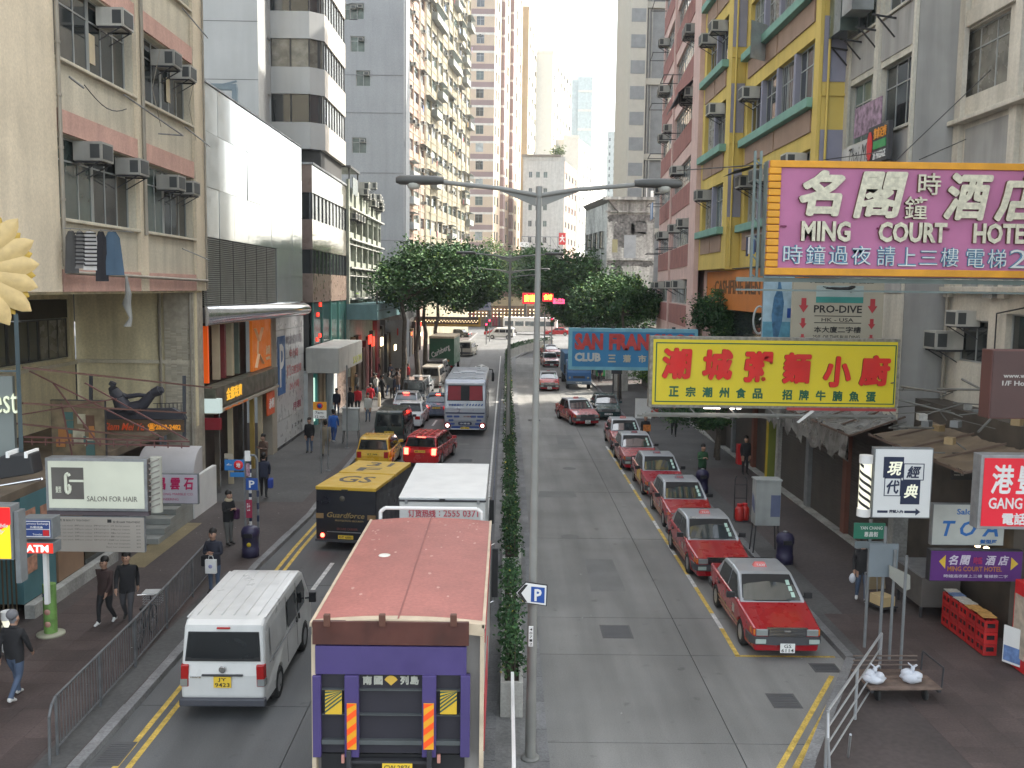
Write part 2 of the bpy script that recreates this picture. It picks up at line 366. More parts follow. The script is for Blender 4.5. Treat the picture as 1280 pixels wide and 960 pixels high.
KL = [(-7.3, -4), (-7.32, 28), (-7.05, 34), (-7.25, 44), (-7.5, 60), (-7.7, 92), (-7.2, 110), (-6.2, 130), (-5.2, 176)]
KR = [(3.6, -4), (3.6, 12.6), (7.95, 21.0), (7.95, 48), (7.75, 84), (8.4, 100), (11, 118), (16, 134), (24, 144)]
pl = pavement('pavement_left', KL, [(-16, -4), (-16, 28), (-16, 34), (-16, 44), (-16, 60), (-16, 92), (-15, 110), (-14, 130), (-14, 176)], PAVE)
pr = pavement('pavement_right', KR, [(19, -4), (19, 12.6), (19, 21.0), (19, 48), (19, 84), (22, 100), (26, 118), (34, 134), (40, 144)], PAVE)
kerb(pl, KL, 1); kerb(pr, KR, -1)
# grey patches of relaid paving
struct(MB().add([(-11.4, 27.3, .134), (-10.6, 27.3, .134), (-10.6, 32.6, .134), (-11.4, 32.6, .134)], [(0, 1, 2, 3)]).obj('tactile_paving', mat('tactile_yellow', (.20, .16, .085), .8, var=.15, fine=25)))
for nm, a, b, c, d in (('paving_strip', -8.1, -7.55, 10, 27), ('paving_strip', -13, -7.8, 36, 92), ('paving_strip', 8.15, 8.9, 20.9, 43.9), ('paving_strip', 8.15, 11.8, 44, 84)):
    struct(MB().add([(a, c, .134), (b, c, .134), (b, d, .134), (a, d, .134)], [(0, 1, 2, 3)]).obj(nm, PAVG))
# pavement slabs one can tell apart near the camera
rp = random.Random(3)
PB = mat('paver_brick', (.066, .047, .043), .78, var=.25, sc_=1.2, fine=22, bump=.25, per=.16)
sm = {}
for side, x0, x1, y0, y1 in ((-1, -11.2, -8.15, 15.5, 25), (1, 8.4, 11.4, 15.5, 23.5)):
    y = y0
    while y < y1:
        x = x0
        while x < x1 - .3:
            # a panel of brick paving, one mesh shared by all
            if 'p' not in sm:
                mb = MB(); e = .008
                mb.add([(e, e, .136), (.6 - e, e, .136), (.6 - e, .6 - e, .136), (e, .6 - e, .136), (0, 0, .131), (.6, 0, .131), (.6, .6, .131), (0, .6, .131)],
                    [(0, 1, 2, 3), (4, 5, 1, 0), (5, 6, 2, 1), (6, 7, 3, 2), (7, 4, 0, 3)]); sm['p'] = mb.mesh('paver', PB)
            link('paving_slab', sm['p'], pl if side < 0 else pr, T(x, y, 0)); x += .6
        y += .6
# ---------------- median ----------------
ML = [(-.30, 5), (-.30, 60), (-.20, 90), (-.02, 116), (2.0, 128), (6.5, 139)]
mr = [(.85, 5), (.95, 60), (1.0, 90), (1.2, 114), (3.0, 125), (7.3, 136)]
md = pavement('median', ML, mr, mat('median_concrete', (.17, .17, .165), .8, var=.2, fine=18, bump=.2), .14)
kerb(md, ML, -1, .14); kerb(md, mr, 1, .14)
# planters
POT = mat('planter_concrete', (.40, .39, .36), .8, var=.15, sc_=2, streak=.3, fine=20, bump=.2)
SOIL = mat('soil', (.05, .035, .025), .95)
LEAFD = mat('leaf_dark', (.032, .075, .032), .65, island=.5, var=.2, sc_=.5, spec=.15)
LEAFM = mat('leaf_mid', (.058, .115, .042), .65, island=.45, var=.25, sc_=.5, spec=.15)
LEAFL = mat('leaf_light', (.10, .16, .035), .65, island=.4, var=.2, sc_=.8, spec=.15)
LEAFY = mat('leaf_yellow', (.42, .36, .05), .5, island=.3)
BARK = mat('bark', (.07, .058, .045), .9, var=.3, sc_=4, fine=20, bump=.6)
def leaf(mb, c, s, rr, mi=0, up=.3):
    a = Vector((rr.gauss(0, 1), rr.gauss(0, 1), rr.gauss(0, .6))).normalized(); n = Vector((rr.gauss(0, 1), rr.gauss(0, 1), rr.gauss(up, .8)))
    b = a.cross(n).normalized() * s * .5; a = a * s
    c = Vector(c); mb.add([c - a * .5, c + b * .6, c + a * .6, c - b * .6], [(0, 1, 2, 3)], mi)
def planter(x0, x1, y0, y1, h, n, seed, label):
    t = thing('planter', label, 'planter', ((x0 + x1) / 2, y0, .14), 0, 'concrete planters along the median')
    X = (x1 - x0) / 2; L_ = y1 - y0; mb = MB()
    mb.box(-X, X, 0, .08, 0, h).box(-X, X, L_ - .08, L_, 0, h).box(-X, -X + .08, .08, L_ - .08, 0, h).box(X - .08, X, .08, L_ - .08, 0, h)
    mb.obj('trough', POT, t, bev=.012); MB().box(-X + .08, X - .08, .08, L_ - .08, 0, h - .08).obj('soil', SOIL, t)
    rr = random.Random(seed); sh = MB(); stp = MB()
    k = 0
    yb = .3
    while yb < L_ - .1:
        px = rr.uniform(-.09, .09); hh = rr.uniform(.35, .75); stp.bar((px, yb, h - .1), (px, yb, h + hh * .8), .015, 4)
        for i in range(int(n)):
            q = rr.random(); rad = .34 * (1 - q * .45)
            an = rr.random() * 2 * PI; ra = rad * math.sqrt(rr.random())
            leaf(sh, (px + math.cos(an) * ra, yb + math.sin(an) * ra * 1.1, h + q * hh), rr.uniform(.06, .125), rr, 0 if rr.random() < .6 else (1 if rr.random() < .97 else 2))
        yb += rr.uniform(.22, .34)
    stp.obj('stem', BARK, t); sh.obj('shrub', [LEAFD, LEAFM, LEAFY], t)
    return t
lab = ['concrete planter nearest the camera, bushy beside the lamp post foot', 'concrete planter just behind the parking arrow sign', 'concrete planter beside the white box lorry on the median',
    'concrete planter beside the red estate car on the median', 'concrete planter beside the coach tail on the median', 'concrete planter by the thin far lamp post', 'concrete planter beside the front half of the coach',
    'concrete planter just beyond the coach', 'farthest straight concrete planter before the bend']
for i, (a, b) in enumerate(((17.7, 22.4), (22.9, 25.4), (26.2, 33.5), (34.3, 41.5), (42.3, 49.3), (50.3, 58), (59, 70), (71, 86), (87, 112))):
    planter(-.02, .42 + (.1 if i > 1 else 0), a, b, .72 if i != 1 else .6, 95 if i < 3 else (70 if i < 6 else 36), i, lab[i])
# curved hedge wall at the bend
t = thing('hedge_planter', 'long concrete planter with low hedge curving round the bend of the median', 'planter', (.4, 113, .14))
mb = MB(); hb = MB(); rr = random.Random(5); pts = [(0, 0), (.6, 4), (1.8, 10), (3.6, 16), (6.2, 22.5)]
for (a, b), (c, d) in zip(pts, pts[1:]):
    mb.beam((a, b, .5), (c, d, .5), .5, 1.0)
    for i in range(260):
        q = rr.random(); leaf(hb, (a + (c - a) * q + rr.uniform(-.25, .25), b + (d - b) * q, 1.0 + rr.random() * .5), .22, rr, rr.randint(0, 1))
mb.obj('trough', POT, t); hb.obj('hedge', [LEAFD, LEAFM], t)
# median railing pieces (white rails)
def rail(x, y0, y1, label, h=.95):
    t = thing('median_rail', label, 'railing', (x, y0, .14), 0, 'thin white rails on the median')
    mb = MB(); n = 3
    for i in range(n): y = (y1 - y0) * i / (n - 1); mb.bar((0, y, 0), (0, y, h), .022)
    mb.obj('post', WHP, t); MB().beam((0, 0, h), (0, y1 - y0, h), .06, .05).obj('top_rail', WHP, t); MB().beam((0, 0, h * .5), (0, y1 - y0, h * .5), .03, .03).obj('lower_rail', STEEL, t)
rail(.21, 13.2, 17.6, 'thin white rail in front of the nearest planter'); rail(.21, 22.4, 22.88, 'short thin white rail between two median planters', .9)
# traffic bollard light strip: drain pipe along the median kerb
struct(MB().path([(-.42, 5, .03), (-.42, 60, .03), (-.33, 90, .03)], .018, 5).obj('kerb_conduit', mat('conduit_blue', (.06, .08, .14), .5)))
# ================= vehicles (local frame: +y is forward, origin on the ground under the middle) =================
def arc(yc, r, zb, n=7, zc=.30):
    a0 = math.asin(max(-1, min(1, (zb - zc) / r)))
    return [(yc - r * math.cos(a0 + (PI - 2 * a0) * i / n), zc + r * math.sin(a0 + (PI - 2 * a0) * i / n)) for i in range(n + 1)]
def sil_body(mb, sil, hw, d, warp=None, mi=0, mid=0):
    cy = sum(p[0] for p in sil) / len(sil); cz = sum(p[1] for p in sil) / len(sil)
    ys = [p[0] for p in sil]; zs = [p[1] for p in sil]; hy = (max(ys) - min(ys)) / 2; hz = (max(zs) - min(zs)) / 2
    ky, kz = (hy - d) / hy, (hz - d) / hz
    def ring(x, k1, k2): return [(x, cy + (y - cy) * k1, cz + (z - cz) * k2) for y, z in sil]
    st = [(-hw, ky, kz), (-hw + d * .35, (1 + ky) / 2 * .5 + .5 * 1 - .0, (1 + kz) / 2 * .5 + .5), (-hw + d, 1, 1)] + ([(0, 1, 1)] if mid else []) + [(hw - d, 1, 1), (hw - d * .35, (1 + ky) / 2 * .5 + .5, (1 + kz) / 2 * .5 + .5), (hw, ky, kz)]
    t = MB().rings([ring(*s) for s in st], mi, False)
    if warp: t.warp(warp)
    return mb.add(t.v, t.f, mi, False)
def wheel_obj(root, x, y, r=.31, w_=.2, rimm=None, name='wheel'):
    s = 1 if x > 0 else -1
    k = (r, w_)
    if k not in WM:
        t = MB().lathe([(r * .62, -w_ / 2), (r * .93, -w_ / 2), (r, -w_ * .36), (r, w_ * .36), (r * .93, w_ / 2), (r * .62, w_ / 2), (r * .60, 0)], 20, axis='x')
        q = MB().lathe([(.02, w_ * .40), (r * .2, w_ * .42), (r * .24, w_ * .3), (r * .5, w_ * .26), (r * .62, w_ * .46)], 16, axis='x')
        for i in range(6): a = i * PI / 3; q.bar((w_ * .38, math.cos(a) * r * .15, math.sin(a) * r * .15), (w_ * .4, math.cos(a) * r * .58, math.sin(a) * r * .58), r * .07, 4)
        WM[k] = (t.mesh('tyre', RUBB), q.mesh('rim', mat('wheel_rim', (.42, .42, .42), .35, .7)))
    o = link(name, WM[k][0], root, T(x, y, r) @ Matrix.Rotation(0 if s > 0 else PI, 4, 'Z'))
    link('rim', WM[k][1], o); return o
WM = {}
def glass_quad(mb, a, b, wa, wb, off, warp=None, crown=0):
    """sloped pane between (y,z) a (bottom) and b (top), half widths wa, wb"""
    dy, dz = b[0] - a[0], b[1] - a[1]; L_ = math.hypot(dy, dz); n = (dz / L_, -dy / L_)
    if off < 0: n = (-n[0], -n[1]); off = -off
    vs = []
    for (y, z), w_ in ((a, wa), (b, wb)):
        for q in (-1, -.85, 0, .85, 1): vs.append((q * w_, y + n[0] * (off + crown * (1 - q * q)), z + n[1] * (off + crown * (1 - q * q))))
    mb.add(vs, [(i, i + 1, 6 + i, 5 + i) for i in range(4)], 0, True)
    return mb
def panel_x(mb, pts, x, t=.008, mi=0):
    s = 1 if x > 0 else -1
    return mb.poly([(x, y, z) for y, z in (pts if s > 0 else pts[::-1])], (s * t, 0, 0), mi)
def plate(root, text, y, z, facing, yellow, w_=.52, h=.11, x=0, two=False):
    """facing -1: rear plate (looks to -y), +1: front plate"""
    M = T(x, y, z, 0 if facing < 0 else PI)
    if two: w_, h = .34, .22
    o = MB().box(-w_ / 2, w_ / 2, -.012, 0, -h / 2, h / 2).obj('licence_plate', PLY if yellow else PLW, root, M)
    if two:
        a, b = text.split(' ')
        lettering(a, -w_ * .25, w_ * .25, .01, h * .42, -.012, INKB, o, depth=.003); lettering(b, -w_ * .42, w_ * .42, -h * .42, -.01, -.012, INKB, o, depth=.003)
    else: lettering(text, -w_ * .44, w_ * .44, -h * .33, h * .33, -.012, INKB, o, depth=.003)
    return o
def car(name, label, cat, sp, loc, rz, group=None):
    t = thing(name, label, cat, loc, rz, group)
    hw = sp['w'] / 2; L_ = sp['L'] / 2; belt = sp['belt']; tum = sp.get('tum', .16); tp = sp.get('taper', .10)
    def wp(x, y, z):
        f = 1 - tp * max(0, (abs(y) - (L_ - .75)) / .75) ** 2
        if z > belt: f *= 1 - tum * (z - belt) / .55
        elif z < .5: f *= 1 - .05 * (.5 - z) / .3
        return (x * f, y, z)
    pm = sp['paint']; rm = sp.get('roof', pm); r = sp.get('r', .31); ax = sp['axles']
    zb = .2
    bs = [(-L_ + .06, zb)]
    for a in ax: bs += arc(a, r + .06, zb, 7, r)
    bs += [(L_ - .05, zb)] + sp['top']
    sil_body(MB(), bs, hw, .05, wp).obj('body', pm, t) if False else None
    mb = MB(); sil_body(mb, bs, hw, .05, wp, mid=1); mb.obj('body', pm, t)
    if sp.get('cabin'):
        mb = MB(); sil_body(mb, sp['cabin'], hw - .05, .05, wp, mid=1); mb.obj('roof', rm, t)
    # dark wheel wells
    mb = MB()
    for a in ax: mb.box(-hw + .1, hw - .1, a - r - .03, a + r + .03, r * .7, r * 2 + .04)
    mb.obj('wheel_well', DARK, t)
    for a in ax:
        for s in (-1, 1): wheel_obj(t, s * (hw - .09), a, r, .19)
    for nm in ('windscreen', 'rear_window'):
        if nm in sp:
            a, b, wa, wb = sp[nm]; q = glass_quad(MB(), a, b, wa, wb, .014 if nm == 'windscreen' else -.014, crown=.012)
            q.obj(nm, sp.get('glass', GLASW if nm == 'windscreen' else GLASS), t)
            # rubber surround
            e = MB(); g0 = glass_quad(MB(), (a[0], a[1] - .02), (b[0], b[1] + .02), wa + .025, wb + .025, .010 if nm == 'windscreen' else -.010, crown=.008)
            g0.obj('window_seal', RUBB, t)
    for pts in sp.get('sides', []):
        for s in (-1, 1):
            mb = MB(); panel_x(mb, pts, s * (hw - .05 + .004 if sp.get('cabin') else hw + .002)); mb.warp(lambda x, y, z: wp(x, y, z)); mb.obj('side_window', sp.get('glass', GLASS), t)
    for s in (-1, 1):
        for y in sp.get('seams', []):
            mb = MB().box(s * hw - .003, s * hw + .003, y - .006, y + .006, .28, belt - .02); mb.warp(wp); mb.obj('door_seam', DARK, t)
        for y in sp.get('handles', []): mb = MB().box(s * hw - .01, s * hw + .022, y - .08, y + .08, belt - .16, belt - .12); mb.warp(wp); mb.obj('door_handle', sp.get('handle_m', DARK), t)
        mb = MB().box(s * hw - .002, s * hw + .008, -L_ + 1.0, L_ - 1.1, .42, .47); mb.warp(wp); mb.obj('side_moulding', sp.get('mould', DARK), t)
        mx, my, mz = sp['mirror']
        mb = MB().box(s * (mx + .02), s * (mx + .22), my - .05, my + .04, mz, mz + .14); mb.bar((s * (mx - .06), my, mz + .02), (s * (mx + .06), my, mz + .05), .025); mb.obj('mirror', sp.get('mirror_m', DARK), t, bev=.02)
    fy, ry = L_ - .02, -L_ + .02
    for key, nm in (('front_bumper', 'front_bumper'), ('rear_bumper', 'rear_bumper')):
        if key in sp:
            z0, z1, dd, m_ = sp[key]; s = 1 if key[0] == 'f' else -1
            pts = [(-hw * .99, s * (L_ - .5)), (-hw * .99, s * (L_ - .16)), (-hw * .86, s * (L_ + dd - .02)), (0, s * (L_ + dd + .02)), (hw * .86, s * (L_ + dd - .02)), (hw * .99, s * (L_ - .16)), (hw * .99, s * (L_ - .5))]
            inner = [(x * .93, y - s * .12) for x, y in pts]
            vs = [(x, y, z0) for x, y in pts] + [(x, y, z1) for x, y in pts] + [(x, y, z1) for x, y in inner] + [(x, y, z0) for x, y in inner]
            n = 7; fs = []
            for i in range(n - 1): fs += [(i, i + 1, n + i + 1, n + i), (n + i, n + i + 1, 2 * n + i + 1, 2 * n + i), (3 * n + i, 3 * n + i + 1, i + 1, i)]
            MB().add(vs, fs, 0, False).obj(nm, m_, t)
    for s in (-1, 1):
        for key, nm in (('headlight', 'headlight'), ('tail_light', 'tail_light')):
            if key in sp:
                x0, x1, z0, z1, dep, m_ = sp[key]; sg = 1 if key[0] == 'h' else -1
                mb = MB(); a, b = sorted((s * x0, s * x1)); yo = sg * (L_ + .012); mb.box(a, b, min(yo, yo - sg * dep), max(yo, yo - sg * dep), z0, z1)
                mb.warp(wp); o = mb.obj(nm, m_, t, bev=.01)
    if 'grille' in sp:
        x0, z0, z1, m_ = sp['grille']; g0 = MB().box(-x0, x0, L_ - .02, L_ + .015, z0, z1).obj('grille', m_, t)
        mb = MB()
        for k in range(5): z = z0 + (z1 - z0) * (k + .5) / 5; mb.box(-x0 + .02, x0 - .02, L_ + .015, L_ + .022, z - .006, z + .006)
        mb.obj('grille_bar', CHROME, g0)
    return t, wp, hw, L_
# ---------- paints ----------
TRED = mat('taxi_red', (.34, .005, .012), .28, var=.05, coat=.6)
TSIL = mat('taxi_silver', (.38, .40, .42), .35, .35, var=.05, coat=.3)
SILV = mat('silver_paint', (.40, .41, .43), .3, .5, var=.05, coat=.4)
BLKP = mat('black_car_paint', (.02, .022, .025), .22, coat=.6)
BMPR = mat('bumper_grey', (.055, .055, .06), .55)
# ---------- the taxi ----------
SED_TOP = [(2.33, .50), (2.31, .74), (1.10, .93), (1.0, .955), (-1.4, .97), (-1.5, .97), (-2.26, .93), (-2.34, .80), (-2.34, .45)]
SED_CAB = [(1.08, .93), (.32, 1.42), (.18, 1.455), (-.35, 1.475), (-.95, 1.45), (-1.08, 1.42), (-1.52, .95)]
TAXI = dict(w=1.70, L=4.69, belt=.94, top=SED_TOP, cabin=SED_CAB, axles=(-1.30, 1.38), paint=TRED, roof=TSIL, tum=.17,
    windscreen=((1.03, .965), (.36, 1.40), .70, .575), rear_window=((-1.49, .99), (-1.10, 1.40), .68, .57),
    sides=[[(.86, .965), (-.14, .965), (-.14, 1.39), (.30, 1.38)], [(-.22, .965), (-1.12, .965), (-1.02, 1.36), (-.22, 1.39)]],
    seams=[.95, -.18, -1.1], handles=[-.0, -.95], mirror=(.84, .78, .96), front_bumper=(.36, .55, .03, BMPR), rear_bumper=(.36, .55, .03, BMPR),
    headlight=(.50, .80, .57, .72, .12, LAMPW), tail_light=(.48, .81, .60, .80, .1, LAMPR), grille=(.44, .56, .73, mat('grille_black', (.03, .03, .035), .4)), mould=mat('moulding_tan', (.30, .20, .10), .5))
def taxi(label, loc, rz, sign='off', door=False, stick=True, dirt=0, num='FT 8291'):
    t, wp, hw, L_ = car('taxi', label, 'taxi', TAXI, loc, rz, 'red and silver taxis')
    # chrome bonnet lip, roof sign, decals, stickers
    MB().box(-.47, .47, L_ - .035, L_ + .02, .735, .76).obj('bonnet_trim', CHROME, t)
    for s in (-1, 1):
        mb = MB().box(min(s * .81, s * .845), max(s * .81, s * .845), L_ - .26, L_ - .03, .58, .71); mb.warp(wp); mb.obj('indicator', LAMPO, t)
        mb = MB().box(min(s * .50, s * .74), max(s * .50, s * .74), L_ + .035, L_ + .055, .40, .50); mb.obj('fog_lamp', mat('fog_glass', (.35, .42, .38), .3), t)
        q = MB(); panel_x(q, [(.75, .56), (.55, .56), (.55, .76), (.75, .76)], s * (hw + .001), .004); q.warp(wp); q.obj('door_decal', mat('decal_pale', (.45, .42, .36), .6), t)
        q = MB().box(min(s * hw, s * hw + s * .006), max(s * hw, s * hw + s * .006), -1.0, .95, .30, .33); q.warp(wp); q.obj('sill_line', mat('moulding_tan', 0), t)
    for s in (-1, 1):
        MB().beam((s * .48, 1.12, .929), (s * .56, 2.28, .747), .03, .012).obj('bonnet_crease', TRED, t)
    if door:
        q = MB(); panel_x(q, [(.93, .48), (-.16, .48), (-.16, .93), (.93, .93)], hw + .002, .004); q.warp(wp); q.obj('advert_door', mat('door_yellow', (.62, .40, .04), .4), t, label='yellow advert on the front door')
    if stick:
        st = mat('licence_stickers', (.42, .58, .50), .5)
        for k in range(3):
            a = .12 + .24 * k; y = 1.03 + (.36 - 1.03) * a; z = .965 + (1.40 - .965) * a; y2 = 1.03 + (.36 - 1.03) * (a + .2); z2 = .965 + (1.40 - .965) * (a + .2)
            xx = -.60 + .10 * a
            MB().add([(xx, y + .022, z + .02), (xx + .09, y + .026, z + .02), (xx + .09, y2 + .026, z2 + .02), (xx, y2 + .022, z2 + .02)], [(3, 2, 1, 0)]).obj('windscreen_sticker', st, t)
    rs = MB().add([(-.17, -.30, 1.468), (.17, -.30, 1.468), (.17, -.12, 1.468), (-.17, -.12, 1.468), (-.13, -.25, 1.575), (.13, -.25, 1.575), (.13, -.17, 1.575), (-.13, -.17, 1.575)],
        [(4, 5, 6, 7), (0, 1, 5, 4), (1, 2, 6, 5), (2, 3, 7, 6), (3, 0, 4, 7)]).obj('roof_sign', mat('roof_sign_pink', (.60, .16, .15), .5) if sign == 'on' else mat('roof_sign_grey', (.22, .18, .2), .5), t)
    lettering('TAXI', -.11, .11, 1.49, 1.55, 0, WHP if sign == 'on' else REDS, rs, T(0, -.118, 0, PI), depth=.004)
    MB().box(-.075, .075, L_ + .005, L_ + .016, .66, .70).obj('badge', CHROME, t)
    # driver and head rests seen through the windscreen
    plate(t, num, L_ + .06, .30, 1, False, two=True)
    plate(t, num, -L_ - .06, .62, -1, True)
    return t
t1 = taxi('nearest red taxi at the head of the rank with its number plate in view', (6.60, 24.0 - .55, 0), PI, sign='on', num='GS 6114')
taxi('second red taxi in the rank, head lamp lit, right behind the nearest one', (6.38, 29.15, 0), PI + R(1), sign='on', num='HB 2035')
taxi('third red taxi in the rank with a red door mirror on the kerb side', (6.60, 34.75, 0), PI, num='EK 1786')
taxi('fourth red taxi in the rank with a yellow advert on its front door', (6.60, 40.1, 0), PI, door=True, num='FV 903')
taxi('fifth red taxi in the rank, left of the yellow restaurant sign', (6.40, 45.9, 0), PI, num='GM 4471')
taxi('last red taxi of the rank beside a person reading on the pavement', (6.50, 51.2, 0), PI, sign='on', num='JC 5820')
taxi('red taxi turning out of the far lane in front of the dark green saloon', (4.62, 60.3, 0), PI - R(-13), sign='on', num='HD 3368')
taxi('red taxi driving beside the blue lorry under the blue club sign', (3.68, 80.1, 0), PI, num='EX 7192')
taxi('dark red taxi in shade ahead of the blue lorry', (4.85, 104.0, 0), PI + R(4), num='FA 655', stick=False)
taxi('farthest red taxi in shade at the bend by the crossing', (5.55, 118.5, 0), PI + R(12), num='GC 1120', stick=False)
# ---------- other cars ----------
HAT_TOP = [(1.93, .45), (1.90, .66), (1.20, .88), (.9, .93), (-1.7, .98), (-1.86, .92), (-1.92, .7), (-1.92, .4)]
HAT_CAB = [(1.25, .86), (.35, 1.42), (.1, 1.48), (-.8, 1.53), (-1.45, 1.50), (-1.6, 1.45), (-1.86, .93)]
YELP = mat('yellow_car_paint', (.62, .36, .015), .28, coat=.6, var=.04)
HATCH = dict(w=1.68, L=3.85, belt=.92, top=HAT_TOP, cabin=HAT_CAB, axles=(-1.2, 1.25), paint=YELP, tum=.15, r=.29,
    windscreen=((1.18, .92), (.40, 1.39), .70, .57), rear_window=((-1.83, 1.0), (-1.64, 1.40), .66, .56), sides=[[(.95, .95), (-.1, .95), (-.1, 1.42), (.3, 1.38)], [(-.18, .95), (-1.35, .97), (-1.3, 1.40), (-.18, 1.43)]],
    seams=[.9, -.14], handles=[.0, -.95], mirror=(.82, .75, .95), mirror_m=YELP, rear_bumper=(.28, .58, .03, YELP), front_bumper=(.28, .55, .03, YELP), tail_light=(.58, .80, .62, .90, .12, LAMPR), headlight=(.5, .8, .55, .72, .1, LAMPW), mould=YELP)
h, *_ = car('hatchback', 'yellow hatchback just beyond the black and yellow security van', 'car', HATCH, (-6.0, 44.9, 0), R(-2)); plate(h, 'KT 586', -1.94, .80, -1, True)
REDP = mat('red_car_paint', (.42, .008, .012), .25, coat=.6, var=.04)
WAG_CAB = [(1.35, .88), (.55, 1.40), (.3, 1.46), (-.8, 1.48), (-1.8, 1.45), (-1.95, 1.40), (-2.2, .95)]
WAG_TOP = [(2.27, .45), (2.24, .68), (1.35, .90), (1.2, .93), (-2.0, .97), (-2.22, .90), (-2.27, .70), (-2.27, .4)]
WAGON = dict(w=1.75, L=4.55, belt=.93, top=WAG_TOP, cabin=WAG_CAB, axles=(-1.33, 1.35), paint=REDP, tum=.15,
    windscreen=((1.28, .93), (.6, 1.37), .72, .6), rear_window=((-2.18, 1.0), (-1.99, 1.37), .70, .60), sides=[[(1.0, .96), (.1, .96), (.1, 1.38), (.5, 1.35)], [(.02, .96), (-.95, .97), (-.95, 1.38), (.02, 1.38)], [(-1.03, .97), (-1.9, .98), (-1.8, 1.34), (-1.03, 1.38)]],
    seams=[1.0, .06, -1.0], handles=[.2, -.8], mirror=(.86, .95, .95), mirror_m=REDP, rear_bumper=(.28, .58, .03, REDP), front_bumper=(.28, .55, .03, REDP), tail_light=(.62, .85, .62, .92, .12, LAMPRL), headlight=(.5, .82, .55, .70, .1, LAMPW), mould=REDP)
h, wp, hw, L_ = car('estate_car', 'red estate car with roof rails, brake lights on, ahead of the white box lorry', 'car', WAGON, (-3.62, 46.2, 0), R(-9))
for s in (-.62, -.3, 0, .3, .62): MB().beam((s, -1.75, 1.475), (s, .2, 1.475), .04, .03).obj('roof_rib', mat('rib_pink', (.60, .10, .10), .4), h)
MB().box(-.2, .2, -1.99, -1.97, 1.40, 1.43).obj('high_brake_light', LAMPRL, h); plate(h, 'MR 2710', -2.29, .78, -1, True)
GREENP = mat('dark_green_paint', (.012, .028, .028), .3, coat=.5)
VANS = [(2.2, .45), (2.15, .75), (1.55, 1.05), (1.0, 1.75), (.7, 1.84), (-2.05, 1.86), (-2.2, 1.78), (-2.27, 1.0), (-2.27, .4)]
MPV = dict(w=1.72, L=4.5, belt=1.0, top=VANS, axles=(-1.3, 1.35), paint=GREENP, tum=.09, taper=.07, r=.32,
    windscreen=((1.5, 1.10), (1.06, 1.70), .72, .66), rear_window=((-2.26, 1.05), (-2.20, 1.66), .66, .6), sides=[[(1.05, 1.08), (.2, 1.08), (.2, 1.62), (.75, 1.62)], [(.12, 1.08), (-.9, 1.08), (-.9, 1.62), (.12, 1.62)], [(-.98, 1.08), (-2.0, 1.08), (-1.95, 1.62), (-.98, 1.62)]],
    seams=[1.1, .16, -.94], handles=[.3, -.7], mirror=(.86, 1.15, 1.1), rear_bumper=(.32, .55, .05, BMPR), front_bumper=(.32, .55, .03, BMPR), tail_light=(.70, .84, .62, 1.0, .1, LAMPR), headlight=(.5, .8, .6, .8, .1, LAMPW))
h, *_ = car('minivan', 'dark green minivan with brown roof parked by the kerb past the yellow hatchback', 'van', MPV, (-6.15, 52.4, 0), R(-1)); plate(h, 'HR 4077', -2.29, .72, -1, True)
def clone(sp, **k): d = dict(sp); d.update(k); return d
def sed(name, label, paint, x, y, rz, w_=None, **k):
    sp = clone(TAXI, paint=paint, roof=k.pop('roof', paint), front_bumper=(.30, .55, .03, paint), rear_bumper=(.30, .55, .03, paint), mould=paint, mirror_m=paint, **k)
    return car(name, label, 'car', sp, (x, y, 0), rz)[0]
WHC = mat('white_car_paint', (.62, .63, .64), .3, coat=.4, var=.05)
h = sed('saloon_car', 'white saloon just beyond the dark green minivan', WHC, -5.75, 58.3, R(-1)); plate(h, 'LB 6', -2.40, .6, -1, True)
BLG = mat('blue_grey_paint', (.11, .15, .21), .28, coat=.5)
h = sed('saloon_car', 'blue grey car with brake lights on beside the coach', BLG, -4.35, 63.0, R(-2), glass=GLASL); plate(h, 'KE 933', -2.4, .72, -1, True)
for s in (-1, 1): MB().box(s * .66 - .12, s * .66 + .12, -2.44, -2.40, .72, .86).obj('brake_light', LAMPRL, h)
MB().box(-.14, .14, -1.2, -1.16, 1.42, 1.48).obj('high_brake_light', LAMPRL, h)
h = sed('saloon_car', 'silver car half hidden behind the white saloon', SILV, -6.6, 64.0, R(0), glass=GLASL)
MB().box(-.2, .2, -1.3, -1.25, 1.40, 1.46).obj('high_brake_light', LAMPRL, h)
h = car('minivan', 'black people carrier by the kerb beside the coach roof', 'van', clone(MPV, paint=BLKP, w=1.75), (-6.55, 69.3, 0), 0)[0]
h = sed('saloon_car', 'pale saloon passing the tree trunks', SILV, -6.7, 75.5, R(0), glass=GLASL)
CRM = mat('cream_paint', (.34, .31, .27), .35, coat=.3)
h = car('minivan', 'cream off road car ahead of the motorcycle', 'car', clone(MPV, paint=CRM, L=4.4), (-6.2, 81.5, 0), R(-3))[0]
h = car('minivan', 'dark brown people carrier behind the green beer lorry', 'van', clone(MPV, paint=mat('brown_black_paint', (.05, .04, .04), .3, coat=.4)), (-6.3, 87.8, 0), R(-3))[0]
h = car('minivan', 'beige van leading the lane near the far crossing', 'van', clone(MPV, paint=mat('beige_paint', (.42, .38, .31), .4)), (-4.7, 118.5, 0), R(-8))[0]
h = sed('saloon_car', 'dark green saloon parked behind the taxi rank', mat('dark_teal_paint', (.010, .04, .042), .25, coat=.6), 6.75, 63.2, PI - R(0)); plate(h, 'GZ 8', 2.4, .42, 1, False)
# sunlit cross traffic at the junction
h = sed('saloon_car', 'red car crossing the far junction in sunlight, left of the median', REDP, -1.5, 168, R(88))
h = sed('saloon_car', 'red car crossing the far junction in sunlight, right of the white vans', REDP, 9.5, 172, R(88))
h = sed('saloon_car', 'dark car in the far junction by the traffic lights', BLKP, -8.2, 160, R(70))
